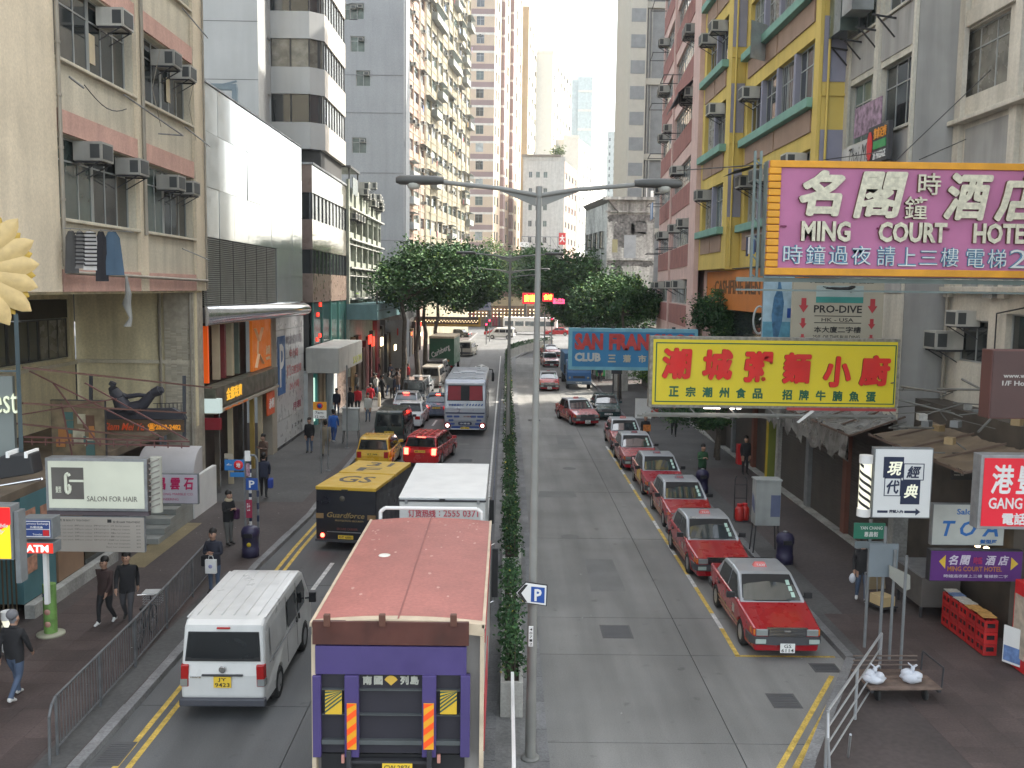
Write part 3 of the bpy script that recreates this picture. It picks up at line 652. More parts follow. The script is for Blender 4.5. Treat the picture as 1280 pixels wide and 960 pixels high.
# ---------- box trucks ----------
def frame_chassis(t, y0, y1, hw, r=.42):
    mb = MB()
    for s in (-1, 1): mb.beam((s * .42, y0, .75), (s * .42, y1, .75), .09, .18)
    for k in range(6): y = y0 + .3 + (y1 - y0 - .5) * k / 5; mb.beam((-.42, y, .75), (.42, y, .75), .08, .12)
    mb.obj('chassis', DARKM, t)
def cab(t, y0, y1, hw, z0, z1, m_, gl=GLASS):
    s = [(y0, z0), (y0, z1 - .05), (y0 + .1, z1), (y1 - .55, z1), (y1 - .35, z1 - .06), (y1 - .08, z0 + (z1 - z0) * .5), (y1, z0 + (z1 - z0) * .42), (y1, z0)]
    mb = MB(); sil_body(mb, s, hw, .05, None, mid=1); c = mb.obj('cab', m_, t)
    glass_quad(MB(), (y1 - .10, z0 + (z1 - z0) * .53), (y1 - .33, z1 - .13), hw * .88, hw * .84, .02).obj('windscreen', gl, t)
    for sx in (-1, 1):
        q = MB(); panel_x(q, [(y1 - .3, z0 + (z1 - z0) * .52), (y0 + .45, z0 + (z1 - z0) * .52), (y0 + .45, z1 - .18), (y1 - .5, z1 - .18)], sx * (hw + .001)); q.obj('side_window', gl, t)
        q = MB().path([(sx * hw, y1 - .35, z1 - .3), (sx * (hw + .16), y1 - .2, z1 - .25), (sx * (hw + .16), y1 - .2, z0 + .55), (sx * hw, y1 - .3, z0 + .5)], .015); q.obj('mirror_arm', CHROME, t)
        MB().box(sx * (hw + .16) - .05, sx * (hw + .16) + .09, y1 - .26, y1 - .18, z0 + .65, z1 - .35).obj('mirror', DARK, t, bev=.015)
    return c
ROOFR = mat('faded_red_roof', (.38, .135, .11), .6, var=.13, sc_=.6, fine=16, bump=.05, streak=.12)
CREAM = mat('cream_trim', (.52, .42, .30), .6, var=.15, sc_=3)
BODYC = mat('truck_side_grey', (.33, .31, .29), .6, var=.15, streak=.4)
BRWN = mat('rust_brown_panel', (.085, .026, .018), .55, var=.2, sc_=2.5, streak=.3)
PURP = mat('purple_tail_lift', (.060, .042, .15), .5, var=.1)
t = thing('box_lorry', 'large lorry with faded red roof and purple tail lift, nearest the camera', 'lorry', (-1.51, 13.3, 0), R(.0))
X0, X1, ZR = -1.25, 1.25, 3.63; LEN = 6.1
def rz_(x): return ZR + .07 * (1 - (x / 1.25) ** 2)
mb = MB(); n = 10; xs = [X0 + (X1 - X0) * i / n for i in range(n + 1)]
for j in range(6):
    ya, yb = -.02 + LEN * j / 6 + .0, -.02 + LEN * (j + 1) / 6
    for i in range(n): mb.add([(xs[i], ya, rz_(xs[i])), (xs[i + 1], ya, rz_(xs[i + 1])), (xs[i + 1], yb, rz_(xs[i + 1])), (xs[i], yb, rz_(xs[i]))], [(0, 1, 2, 3)], 0, True)
body = MB().box(X0, X1, .12, LEN, 1.25, ZR - .002).obj('cargo_body', BODYC, t)
mb.obj('roof', ROOFR, t)
MB().box(-.012, .012, 0, LEN, ZR + .073, ZR + .078).obj('roof_seam', mat('roof_seam_red', (.26, .09, .075), .6), t)
MB().lathe([(.0, .012), (.10, .010), (.11, 0)], 14, (-.62, 3.3, rz_(-.62) + .0)).obj('roof_patch', mat('white_splash', (.7, .68, .62), .7), t)
rsp = MB(); rr = random.Random(4)
for i in range(46):
    x, y, s = rr.uniform(-1.1, 1.1), rr.choice([rr.uniform(.3, 5.9), rr.uniform(4.2, 5.9)]), rr.uniform(.008, .035); z = rz_(x) + .003
    rsp.add([(x + math.cos(k) * s * rr.uniform(.5, 1.3), y + math.sin(k) * s * 2 * rr.uniform(.5, 1.3), z) for k in (0, 1.2, 2.4, 3.7, 5)], [(0, 1, 2, 3, 4)])
stuff(rsp.obj('paint_chips', mat('chip_pale', (.52, .30, .25), .7), t))
mb = MB()   # cream edge on roof rear and sides
for i in range(n):
    mb.add([(xs[i], -.03, rz_(xs[i]) - .17), (xs[i + 1], -.03, rz_(xs[i + 1]) - .17), (xs[i + 1], -.03, rz_(xs[i + 1])), (xs[i], -.03, rz_(xs[i])), (xs[i], .12, rz_(xs[i]) + .004), (xs[i + 1], .12, rz_(xs[i + 1]) + .004)], [(0, 1, 2, 3), (3, 2, 5, 4)])
mb.obj('roof_header', CREAM, t)
for s in (-1, 1): MB().box(s * 1.25 - .03, s * 1.25 + .015, -.03, LEN, ZR - .05, ZR + .012).obj('roof_rail', CREAM, t)
for s in (-1, 1): MB().box(s * 1.225 - .03, s * 1.225 + .03, -.05, .12, 1.3, ZR - .17).obj('corner_post', CREAM, t)
RB = lambda x0, x1, y0, y1: (at((x0 + x1) / 2, 0, 13.3)[0],)
def PX(x, y): X, Z = at(x, y, 13.25); return X + 1.51, Z
def pbox(nm, x0, y0, x1, y1, ya, yb, m_, bev=0, **k):
    a, z1 = PX(x0, y0); b, z0 = PX(x1, y1); return MB().box(a, b, ya, yb, z0, z1).obj(nm, m_, t, bev=bev, **k)
pbox('hinge_panel', 390.5, 776, 586, 807, -.07, -.0, BRWN, .006)
for x in (409, 478, 567): pbox('hinge', x - 4, 767, x + 4, 782, -.11, -.03, mat('hinge_rust', (.10, .04, .025), .6), .01)
# purple tail lift frame: pieces around dark recesses
pbox('tail_lift_platform', 394, 807, 583, 844, -.06, -.0, PURP)
for a, b in ((391, 402), (431, 449), (528, 545), (576, 587)): pbox('tail_lift_post', a, 843.5, b, 945, -.10, -.0, PURP, .008)
pbox('tail_lift_recess', 395, 843, 586, 944, -.004, .06, mat('recess_dark', (.022, .02, .028), .6))
for y, h_ in ((861, 2.5), (892, 2.5), (924, 7)): pbox('tail_lift_shelf', 402.3, y, 575.7, y + h_, -.075, .0, mat('shelf_metal', (.10, .11, .11), .5, .3))
HAZY = mat('hazard_yellow', (.66, .42, .03), .5); ORG = mat('reflective_orange', (.95, .10, .015), .4, emit=0)
for x0, x1 in ((407, 428), (550.5, 571)):
    a, z1 = PX(x0, 862); b, z0 = PX(x1, 891); o = MB().box(a, b, -.10, -.085, z0, z1).obj('hazard_placard', HAZY, t); mb = MB(); hh = (z1 - z0)
    for k in range(6):      # slanted bars cut off at the edge of the placard
        q0 = z0 + hh * (.05 + k * .17); w2 = b - a
        P = [(a, q0), (b, q0 + w2 * .8), (b, q0 + w2 * .8 + .03), (a, q0 + .03)]; P = [(x, min(z, z1)) for x, z in P]
        mb.poly([(x, -.10, z) for x, z in P], (0, -.004, 0))
    mb.obj('stripe', mat('hazard_green', (.04, .09, .06), .6), o)
for x0, x1 in ((434.5, 446.5), (530, 542.5)):
    a, z1 = PX(x0, 877); b, z0 = PX(x1, 934); o = MB().box(a, b, -.125, -.105, z0, z1).obj('reflective_strip', mat('reflective_amber', (.80, .36, .02), .4), t); mb = MB(); w_ = b - a
    zz = z0
    while zz < z1 - .02:
        P = [(a, zz), (b, zz + w_ * .8), (b, zz + w_ * .8 + .10), (a, zz + .10)]; P = [(x, min(z, z1)) for x, z in P]; mb.poly([(x, -.125, z) for x, z in P], (0, -.003, 0)); zz += .205
    mb.obj('stripe', ORG, o)
wp_ = mat('faded_white_letters', (.42, .42, .36), .7)
for ch, x0, x1 in (('南', 453, 464.5), ('國', 467, 478), ('列', 500, 510.5), ('島', 512.5, 523.5)):
    a, z1 = PX(x0, 846); b, z0 = PX(x1, 857); lettering(ch, a, b, z0, z1, -.008, wp_, t, bold=.02)
a, z1 = PX(479, 845.5); b, z0 = PX(498, 858); cx = (a + b) / 2
MB().poly([(cx + math.cos(q) * (b - a) / 2 * 1.05, -.01, z0 + math.sin(q) * (z1 - z0)) for q in [R(35 + 110 * i / 8) for i in range(9)]] + [(cx, -.01, z0)], (0, -.01, 0)).obj('fan_emblem', mat('emblem_gold', (.60, .38, .06), .5), t)
for x in (437, 537): pbox('lift_arm', x - 3, 935, x + 3, 990, -.14, -.02, DARKM, .01)
pbox('under_run_bar', 440, 949, 535, 953, -.10, -.0, DARKM)
pbox('rear_cross_member', 400, 946, 580, 985, .05, .2, DARK)
for x in (429, 548.5): pbox('marker_lamp', x - 2, 943, x + 2, 953, -.08, -.03, mat('lamp_pinkish', (.55, .25, .2), .4), .005)
plate(t, 'CW 2876', -.10, PX(488, 957)[1], -1, True, w_=.44, h=.12)
frame_chassis(t, .2, LEN + 1.2, 1.2)
for s in (-1, 1):
    for y in (1.5, ): wheel_obj(t, s * .98, y, .48, .42)
    wheel_obj(t, s * 1.0, LEN + 1.3, .48, .28)
    MB().box(s * 1.2 - .02, s * 1.2 + .02, 2.6, 5.2, .5, 1.1).obj('side_guard', STEEL, t)
for s in (1,):
    MB().box(1.25, 1.262, .4, 5.8, 3.2, 3.3).obj('side_stripe', mat('side_stripe_red', (.4, .02, .03), .5), t); MB().box(1.25, 1.262, .4, 2.8, 1.5, 2.4).obj('side_poster', mat('side_stripe_red', 0), t)
c = cab(t, LEN + .15, LEN + 2.0, 1.15, .75, 2.9, mat('cab_white', (.5, .5, .48), .5))
MB().path([(-1.08, LEN + .12, 3.4), (-1.08, LEN + .12, 3.78), (-.98, LEN + .12, 3.86), (.95, LEN + .12, 3.86), (1.05, LEN + .12, 3.78), (1.05, LEN + .12, 3.4)], .04, 8).obj('roof_guard_rail', WHP, t)
# ---------- white box truck ----------
WBX = mat('white_box_paint', (.60, .62, .63), .5, var=.06)
t = thing('box_lorry', 'white box lorry with red telephone number, ahead of the red roofed lorry', 'lorry', (-1.50, 22.7, 0), 0)
Z1 = 3.35
MB().box(-1.05, 1.05, 0, 4.45, 1.1, Z1).obj('cargo_body', WBX, t, bev=.02)
MB().box(-1.065, 1.065, -.03, 4.48, Z1 + .001, Z1 + .035).obj('roof', WHP, t, bev=.01)
MB().box(-1.07, 1.07, -.05, .02, Z1 - .07, Z1 - .03).obj('gutter', DARKM, t)
for x in (-.88, .88): MB().bar((x, -.05, Z1 - .12), (x, -.05, Z1 - .02), .035, 8).obj('hinge', STEEL, t)
MB().box(-.07, .07, -.07, -.02, Z1 - .06, Z1 + .0).obj('latch', DARK, t)
MB().box(-1.04, 1.04, -.03, .0, 2.62, Z1 - .08).obj('rear_header', mat('header_white', (.48, .48, .46), .6), t)
for x0, x1 in ((-1.0, -.02), (.02, 1.0)): MB().box(x0, x1, -.02, .0, 1.15, 2.60).obj('rear_door', mat('door_dark', (.05, .055, .08), .5), t)
RDL = mat('letter_red', (.42, .06, .08), .6)
lettering('订货热线', -.83, -.16, Z1 - .46, Z1 - .25, -.03, RDL, t, bold=.01); lettering(':', -.08, -.05, Z1 - .42, Z1 - .3, -.03, RDL, t); lettering('2555 0371', .03, .88, Z1 - .44, Z1 - .27, -.03, RDL, t, bold=.01)
frame_chassis(t, .1, 5.4, 1.0)
for s in (-1, 1): wheel_obj(t, s * .8, 1.1, .4, .38); wheel_obj(t, s * .85, 5.2, .4, .22)
cab(t, 4.55, 6.1, .95, .6, 2.35, WBX); 
# ---------- security van ----------
GBLK = mat('security_black', (.010, .011, .018), .35, coat=.4, var=.1); GYEL = mat('security_yellow', (.58, .36, .03), .45, var=.06); GOLD = mat('gold_letter', (.30, .21, .08), .5)
t = thing('security_van', 'black security van with yellow lettered roof to the left of the white lorry', 'van', (-5.05, 29.7, 0), R(-8.5))
s_ = [(0, .38), (-.02, 1.0), (.02, 2.02), (4.2, 2.02), (4.7, 1.9), (5.3, 1.25), (5.6, 1.1), (5.65, .38)]
mb = MB(); sil_body(mb, s_, 1.0, .03, None, mid=1); mb.obj('body', GBLK, t)
def gro(y): return 2.07
mb = MB().box(-1.0, 1.0, -.03, 2.25, 1.99, 2.10); mb.obj('rear_roof_panel', GYEL, t, bev=.02)
mb = MB().box(-1.0, 1.0, 2.31, 4.5, 1.99, 2.12); mb.obj('front_roof_panel', GYEL, t, bev=.02)
RI = mat('roof_ink', (.08, .065, .05), .6)
Mr = Matrix.Translation((0, 0, 0)) @ Matrix.Rotation(-PI / 2, 4, 'X')
def roof_text(s, x0, x1, y0, y1, z): lettering(s, x0, x1, y0, y1, -z, RI, t, Matrix.Rotation(-PI / 2, 4, 'X') @ Matrix.Scale(1, 4), bold=.02, depth=.003)
def roof_letters(s, x0, x1, y0, y1, z):
    # letters lying flat on the roof, read from behind
    o = lettering(s, x0, x1, y0, y1, 0, RI, t, bold=.015, depth=.003); o.matrix_local = Matrix(((1, 0, 0, 0), (0, 0, 1, 0), (0, -1, 0, z), (0, 0, 0, 1))); return o
roof_letters('GS', -.62, .55, .75, 1.75, 2.103); roof_letters('F', -.5, .3, 2.6, 3.2, 2.123); roof_letters('31', -.4, .5, 3.5, 4.2, 2.123)
MB().box(-.12, .08, -.09, -.03, 1.98, 2.03).obj('roof_camera', DARK, t)
lettering('Guardforce', -.62, .62, 1.10, 1.27, -.02, GOLD, t, shear=.25); lettering('PROTECTION SECURITY', -.35, .6, .98, 1.03, -.02, GOLD, t)
for a, b in ((-.99, -.74), (.72, .99)): MB().box(a, b, -.028, -.0, 1.06, 1.22).obj('gold_band', mat('band_gold', (.26, .16, .07), .5), t)
MB().lathe([(.0, -.03), (.08, -.028), (.09, .0)], 14, (-.12, -.0, 1.72), 'y').obj('door_emblem', mat('emblem_dull', (.09, .08, .06), .5), t)
lettering('SECURE CARRIER', -.3, .4, .70, .77, -.02, mat('dull_red_letter', (.16, .05, .04), .6), t)
MB().box(-.62, .5, -.035, -.01, .62, .64).obj('grab_rail', STEEL, t)
plate(t, 'GT 6881', -.03, .47, -1, True, w_=.5, h=.12)
for s in (-1, 1):
    MB().lathe([(.0, -.04), (.06, -.035), (.07, .0)], 12, (s * .78, -.01, .50), 'y').obj('tail_light', LAMPRL if s < 0 else LAMPR, t); 
    for y in (1.2, 4.6): wheel_obj(t, s * .82, y, .38, .24)
MB().box(-1.01, 1.01, -.05, 0, .30, .38).obj('rear_bumper', BMPR, t)
# ---------- white delivery van ----------
VW = mat('white_van_paint', (.62, .62, .60), .35, coat=.3, var=.05, streak=.12)
t = thing('delivery_van', 'white delivery van driving in the left lane beside the railing', 'van', (-5.46, 20.1, 0), R(.5))
wz = lambda x, y, z: (x * (1 - .075 * max(0, z - .95) / 1.0) * (1 - .06 * max(0, (abs(y) - 1.7) / .65) ** 2), y, z)
sv = [(-2.28, .30)] + arc(-1.24, .37, .30, 8, .33) + arc(1.33, .37, .30, 8, .33) + [(2.25, .30), (2.33, .5), (2.30, .85), (2.05, 1.08), (1.42, 1.84), (1.22, 1.93), (.9, 1.975), (0, 1.985), (-1.6, 1.975), (-2.05, 1.94), (-2.18, 1.87), (-2.27, 1.2), (-2.33, .9), (-2.33, .5)]
mb = MB(); sil_body(mb, sv, .855, .06, wz, mid=1); mb.obj('body', VW, t)
MB().box(-.78, .78, -1.6, -.88, .35, .72).box(-.78, .78, .95, 1.7, .35, .72).obj('wheel_well', DARK, t)
for s in (-1, 1):
    for y in (-1.24, 1.33): wheel_obj(t, s * .76, y, .33, .21)
glass_quad(MB(), (-2.275, 1.20), (-2.19, 1.72), .715, .67, -.018, crown=.01).obj('rear_window', GLASS, t)
glass_quad(MB(), (-2.285, 1.18), (-2.185, 1.74), .735, .69, -.012, crown=.01).obj('window_seal', RUBB, t)
glass_quad(MB(), (1.98, 1.17), (1.45, 1.80), .72, .66, .02, crown=.01).obj('windscreen', GLASS, t)
for s in (-1, 1):
    for pts in ([(1.30, 1.15), (.62, 1.15), (.62, 1.72), (1.22, 1.72), (1.42, 1.42)], [(.48, 1.15), (-.35, 1.15), (-.35, 1.72), (.48, 1.72)]):
        q = MB(); panel_x(q, pts, s * .857, .006); q.warp(wz); q.obj('side_window', GLASS, t)
    q = MB(); panel_x(q, [(-.5, 1.15), (-1.85, 1.15), (-1.85, 1.70), (-.5, 1.70)], s * .857, .003); q.warp(wz); q.obj('blank_side_panel', mat('van_panel_grey', (.46, .46, .45), .45), t)
    for y in (.55, -.42): q = MB().box(s * .858 - .002, s * .858 + .004, y - .006, y + .006, .42, 1.85); q.warp(wz); q.obj('door_seam', DARK, t)
    q = MB().box(s * .86 - .002, s * .86 + .012, -2.0, .5, 1.05, 1.075); q.warp(wz); q.obj('slide_rail', STEEL, t)
    for y in (.42, .66): q = MB().box(s * .86 - .002, s * .86 + .03, y - .03, y + .03, 1.0, 1.12); q.warp(wz); q.obj('door_handle', DARK, t)
    q = MB().box(min(s * .70, s * .865), max(s * .70, s * .865), -2.345, -2.20, .68, 1.12); q.warp(wz); o = q.obj('tail_light', LAMPR, t, bev=.02)
    q = MB().box(min(s * .72, s * .868), max(s * .72, s * .868), -2.352, -2.20, .70, .84); q.warp(wz); q.obj('reversing_lens', LAMPW, o)
    MB().box(s * 1.02 - .08, s * 1.02 + .08, 1.38, 1.48, 1.12, 1.36).bar((s * .84, 1.45, 1.2), (s * .98, 1.44, 1.22), .025).obj('mirror', DARK, t, bev=.03)
    q = MB().box(s * .83 - .02, s * .83 + .02, -2.0, 1.0, 1.955, 1.972); q.warp(wz); q.obj('roof_gutter', VW, t)
MB().box(-.84, .84, -2.40, -2.25, .30, .46).obj('rear_bumper', mat('bumper_dark', (.06, .062, .075), .5), t, bev=.03)
MB().box(-.40, .40, -2.37, -2.32, .90, .935).obj('handle_trim', DARKM, t, bev=.01)
MB().box(-.13, .13, -2.235, -2.19, 1.80, 1.835).obj('high_brake_light', LAMPR, t, bev=.01)
MB().lathe([(.055, -.03), (.07, -.02), (.055, -.0)], 16, (0, -2.33, 1.03), 'y').obj('emblem', CHROME, t)
lettering('HIACE', -.62, -.42, .86, .89, -2.335, mat('chrome', 0), t)
for k in range(6): MB().box(-.6 + .24 * k - .012, -.6 + .24 * k + .012, -1.9, 1.0, 1.975, 1.992).obj('roof_rib', VW, t)
plate(t, 'JY 9423', -2.345, .78, -1, True, two=True)
# ---------- coach ----------
CS = mat('coach_silver', (.36, .38, .42), .35, .45, var=.05, coat=.3); CWH = mat('coach_white', (.60, .62, .66), .35, coat=.3)
t = thing('coach', 'silver coach with red curtains in its rear window, brake lights on, by the median', 'coach', (-2.28, 53.8, 0), R(0))
sc2 = [(0, .35), (-.06, .9), (-.05, 1.6), (.05, 2.5), (.15, 3.1), (.3, 3.22), (9.0, 3.22), (9.4, 3.0), (9.7, 1.4), (9.7, .35)]
sc3 = [(0, .35)] + arc(2.6, .58, .35, 8, .5) + arc(7.6, .58, .35, 8, .5) + sc2[-1:] + sc2[1:-1][::-1]
mb = MB(); sil_body(mb, sc3, 1.2, .07, None, mid=1); mb.obj('body', CS, t)
glass_quad(MB(), (.0, 2.02), (.12, 2.90), 1.03, .98, -.03, crown=.03).obj('rear_window', mat('coach_rear_glass', (.01, .012, .014), .35, spec=.2), t)
for x0, x1 in ((-.99, -.25), (.25, .99)): MB().add([(x0, -.075, 2.07), (x1, -.075, 2.07), (x1, .035, 2.87), (x0, .035, 2.87)], [(0, 1, 2, 3)]).obj('red_curtain', mat('curtain_red', (.26, .02, .03), .6), t)
MB().box(-1.1, 1.1, -.02, .25, 2.93, 3.08).obj('rear_visor', CWH, t, bev=.04)
MB().box(-1.12, 1.12, -.085, -.03, 1.28, 1.36).obj('rear_band', mat('band_navy', (.02, .03, .08), .5), t)
NAV = mat('navy_oval', (.03, .07, .25), .5)
lettering('中港直通巴士', -.95, -.05, 1.72, 1.86, -.06, NAV, t, shear=.2, bold=.02); 
for k in range(6): MB().poly([(x, -.065, z) for x, z in ((.05 + k * .17, 1.74), (.13 + k * .17, 1.74), (.19 + k * .17, 1.86), (.11 + k * .17, 1.86))], (0, -.01, 0)).obj('slanted_tab', NAV, t)
def oval(x, z, a, b, m_=NAV, y=-.075):
    mb = MB(); P = [(x + math.cos(i * PI / 8) * b + (a - b) * (1 if math.cos(i * PI / 8) > 0 else -1), y, z + math.sin(i * PI / 8) * b) for i in range(16)]
    return mb.poly(P, (0, -.01, 0)).obj('route_oval', m_, t)
for x, z, a in ((-.88, 1.12, .17), (-.48, 1.12, .17), (.48, 1.12, .17), (.88, 1.12, .19), (-.80, .90, .15), (.80, .90, .15), (-.72, .70, .14), (.72, .70, .14)): oval(x, z, a, .06)
oval(0, .72, .40, .10, mat('band_navy', 0)); oval(-.45, .50, .34, .07); oval(.42, .50, .40, .07)
lettering('中港通', -.28, .28, .67, .77, -.088, WHP, t, bold=0); lettering('深圳機場', -.10, .35, 1.08, 1.17, -.07, mat('dull_red_letter', 0), t)
for s in (-1, 1):
    MB().lathe([(.0, -.05), (.16, -.04), (.19, .02)], 16, (s * 1.0, -.07, .60), 'y').obj('tail_light', LAMPR, t)
    MB().lathe([(.0, -.07), (.085, -.06), (.09, .0)], 12, (s * 1.0, -.08, .60), 'y').obj('brake_light', mat('bright_brake', (1, .8, .75), .4, emit=6, var=0), t)
    for y in (2.6, 7.6): wheel_obj(t, s * 1.05, y, .5, .3)
    for k in range(6):
        q = MB(); y0 = .5 + k * 1.42; panel_x(q, [(y0 + 1.36, 1.75), (y0, 1.75), (y0, 2.85), (y0 + 1.36, 2.85)], s * 1.202); q.obj('side_window', GLASS, t)
    MB().path([(s * 1.15, 9.5, 3.05), (s * 1.42, 9.75, 3.0), (s * 1.45, 9.75, 2.75)], .04).obj('mirror_arm', DARK, t); MB().box(s * 1.45 - .09, s * 1.45 + .09, 9.68, 9.78, 2.2, 2.8).obj('mirror', DARK, t, bev=.03)
for x, y, a, b in ((-.75, 1.1, .25, .3), (.0, 1.3, .4, .25), (.75, 1.1, .25, .3), (-.7, 4.2, .25, .4), (.0, 5.2, .5, .6), (.7, 4.2, .25, .4)): MB().box(x - a, x + a, y - b, y + b, 3.22, 3.27).obj('roof_hatch', mat('hatch_grey', (.38, .40, .43), .5), t, bev=.02)
MB().box(-.8, .8, -.10, .0, .36, .42).obj('rear_bumper', CWH, t, bev=.02); plate(t, 'KR 4961', -.09, .46, -1, True, w_=.5, h=.12)
# ---------- beer lorry ----------
t = thing('box_lorry', 'green box lorry with white beer lettering beneath the left trees', 'lorry', (-6.25, 92.2, 0), R(-2))
GB = mat('beer_green', (.012, .10, .045), .4)
MB().box(-1.22, 1.22, 0, 6.5, .9, 3.5).obj('cargo_body', GB, t, bev=.03); MB().box(-1.25, 1.25, -.05, 6.55, 3.5, 3.72).obj('roof', CREAM, t, bev=.04)
lettering('Carlsberg', -1.05, .95, 1.9, 2.6, -.005, WHP, t, Matrix.Translation((0, 0, 0)) @ Matrix.Translation((0, 0, 2.2)) @ Matrix.Rotation(R(-28), 4, 'Y') @ Matrix.Translation((0, 0, -2.2)), shear=.3, bold=.02)
MB().box(.05, .75, -.03, 0, 1.25, 1.42).obj('amber_label', LAMPO, t)
frame_chassis(t, .1, 8, 1.1)
for s in (-1, 1): wheel_obj(t, s * .98, 1.6, .45, .4); wheel_obj(t, s * 1.0, 7.6, .45, .25); MB().box(s * .95 - .1, s * .95 + .1, -.06, 0, .7, .85).obj('tail_light', LAMPR, t)
cab(t, 6.6, 8.5, 1.12, .7, 2.6, GB)
# ---------- blue lorry (front) ----------
BT = mat('blue_lorry_paint', (.02, .11, .28), .4, coat=.2, var=.12); 
t = thing('tipper_lorry', 'blue lorry facing the camera, parked under the blue club sign', 'lorry', (6.25, 84.6, 0), PI)
cab(t, 3.2, 5.0, 1.03, .7, 2.45, BT, GLASL)
MB().box(-1.06, 1.06, 4.95, 5.12, .45, .72).obj('front_bumper', mat('bumper_bluegrey', (.14, .18, .22), .5), t, bev=.03)
for s in (-1, 1):
    MB().lathe([(.0, .03), (.1, .03), (.11, 0)], 12, (s * .78, 5.02, 1.0), 'y').obj('headlight', LAMPW, t)
    wheel_obj(t, s * .9, 4.2, .44, .26); wheel_obj(t, s * .88, -1.6, .44, .4)
MB().box(-.5, .5, 5.0, 5.03, .95, 1.15).obj('grille', DARKM, t); plate(t, 'ER 7083', 5.13, .60, 1, False)
MB().box(-1.12, 1.12, -3.2, 3.0, 1.0, 2.9).obj('cargo_body', mat('blue_tarp', (.03, .10, .19), .7, bump=.3), t, bev=.05); frame_chassis(t, -3, 4.5, 1)
# sunlit vans in the junction
t = thing('delivery_van', 'sunlit white bus crossing the far junction behind the hedge', 'bus', (4.6, 176, 0), R(84))
mb = MB(); sil_body(mb, [(-5, .4), (-5, 3.0), (-4.9, 3.1), (4.9, 3.1), (5, 2.9), (5, .4)], 1.2, .08, mid=1); mb.obj('body', WHP, t)
for s in (-1, 1):
    for k in range(5): q = MB(); panel_x(q, [(-4.5 + k * 1.9, 1.5), (-4.5 + k * 1.9, 2.4), (-2.9 + k * 1.9, 2.4), (-2.9 + k * 1.9, 1.5)][::-1], s * 1.202); q.obj('side_window', GLASL, t)
    for y in (-3, 3): wheel_obj(t, s * 1.05, y, .48, .3)
t.name = 'bus'
h = car('minivan', 'sunlit white van crossing the far junction, left of the white bus', 'van', clone(MPV, paint=WHP), (-.8, 158, 0), R(80))[0]
# ---------- motorcycles ----------
def motorbike(label, x, y, rz, rider):
    t = thing('motorcycle', label, 'motorcycle', (x, y, 0), rz)
    for yy in (-.62, .62):
        w_ = MB().lathe([(.20, -.05), (.29, -.05), (.3, 0), (.29, .05), (.20, .05)], 16, (0, yy, .3), 'x').obj('wheel', RUBB, t)
    MB().path([(0, -.62, .3), (0, -.1, .38), (0, .1, .7), (0, .5, .85), (0, .62, .3)], .035).obj('frame', DARKM, t)
    MB().box(-.12, .12, -.05, .35, .68, .86).obj('fuel_tank', BLKP, t, bev=.04); MB().box(-.12, .12, -.65, -.02, .70, .80).obj('seat', RUBB, t, bev=.03)
    MB().bar((-.35, .42, .98), (.35, .42, .98), .018).obj('handlebar', DARKM, t); MB().box(-.06, .06, -.75, -.66, .66, .74).obj('tail_light', LAMPR, t)
motorbike('black motorcycle riding between the pale saloon and the cream car', -5.1, 74.2, 0, 1)
motorbike('parked motorcycle by the left trees', -7.0, 71.8, R(10), 0)
# ================= buildings =================
def wall_grid(mb, W, z0, z1, ops, dep=.22, mi=0, mr=0, u0=0):
    us = sorted({u0, W} | {o[0] for o in ops} | {o[1] for o in ops}); zs = sorted({z0, z1} | {o[2] for o in ops} | {o[3] for o in ops})
    us = [u for u in us if u0 <= u <= W]; zs = [z for z in zs if z0 <= z <= z1]
    for i in range(len(us) - 1):
        a, b = us[i], us[i + 1]; run = None
        for j in range(len(zs) - 1):
            c, d = zs[j], zs[j + 1]; mu, mz = (a + b) / 2, (c + d) / 2
            hole = any(o[0] < mu < o[1] and o[2] < mz < o[3] for o in ops)
            if not hole:
                if run is None: run = c
            if (hole or j == len(zs) - 2) and run is not None:
                e = c if hole else d
                mb.add([(a, 0, run), (b, 0, run), (b, 0, e), (a, 0, e)], [(0, 1, 2, 3)], mi); run = None
    for a, b, c, d in ops:
        mb.add([(a, 0, c), (b, 0, c), (b, 0, d), (a, 0, d), (a, dep, c), (b, dep, c), (b, dep, d), (a, dep, d)], [(0, 4, 5, 1), (1, 5, 6, 2), (2, 6, 7, 3), (3, 7, 4, 0)], mr)
    return mb
FR_AL = mat('window_aluminium', (.36, .37, .36), .5, .2, var=.1, per=.15)
FR_DK = mat('window_dark_frame', (.05, .05, .05), .5)
FR_GR = mat('window_green_frame', (.16, .22, .20), .6, var=.2)
P_DK = mat('pane_dark', (.022, .028, .03), .08, spec=.8, per=.5)
P_DK.node_tree.nodes['Principled BSDF'].inputs['IOR'].default_value = 1.6
P_CU = mat('pane_curtain', (.20, .19, .16), .25, var=.35, sc_=2, per=.4)
P_LT = mat('pane_light', (.28, .30, .30), .15, var=.25, sc_=1.5, spec=.8, per=.4)
P_GN = mat('pane_greenish', (.08, .11, .10), .12, var=.3, sc_=2, spec=.8, per=.4)
WC = {}
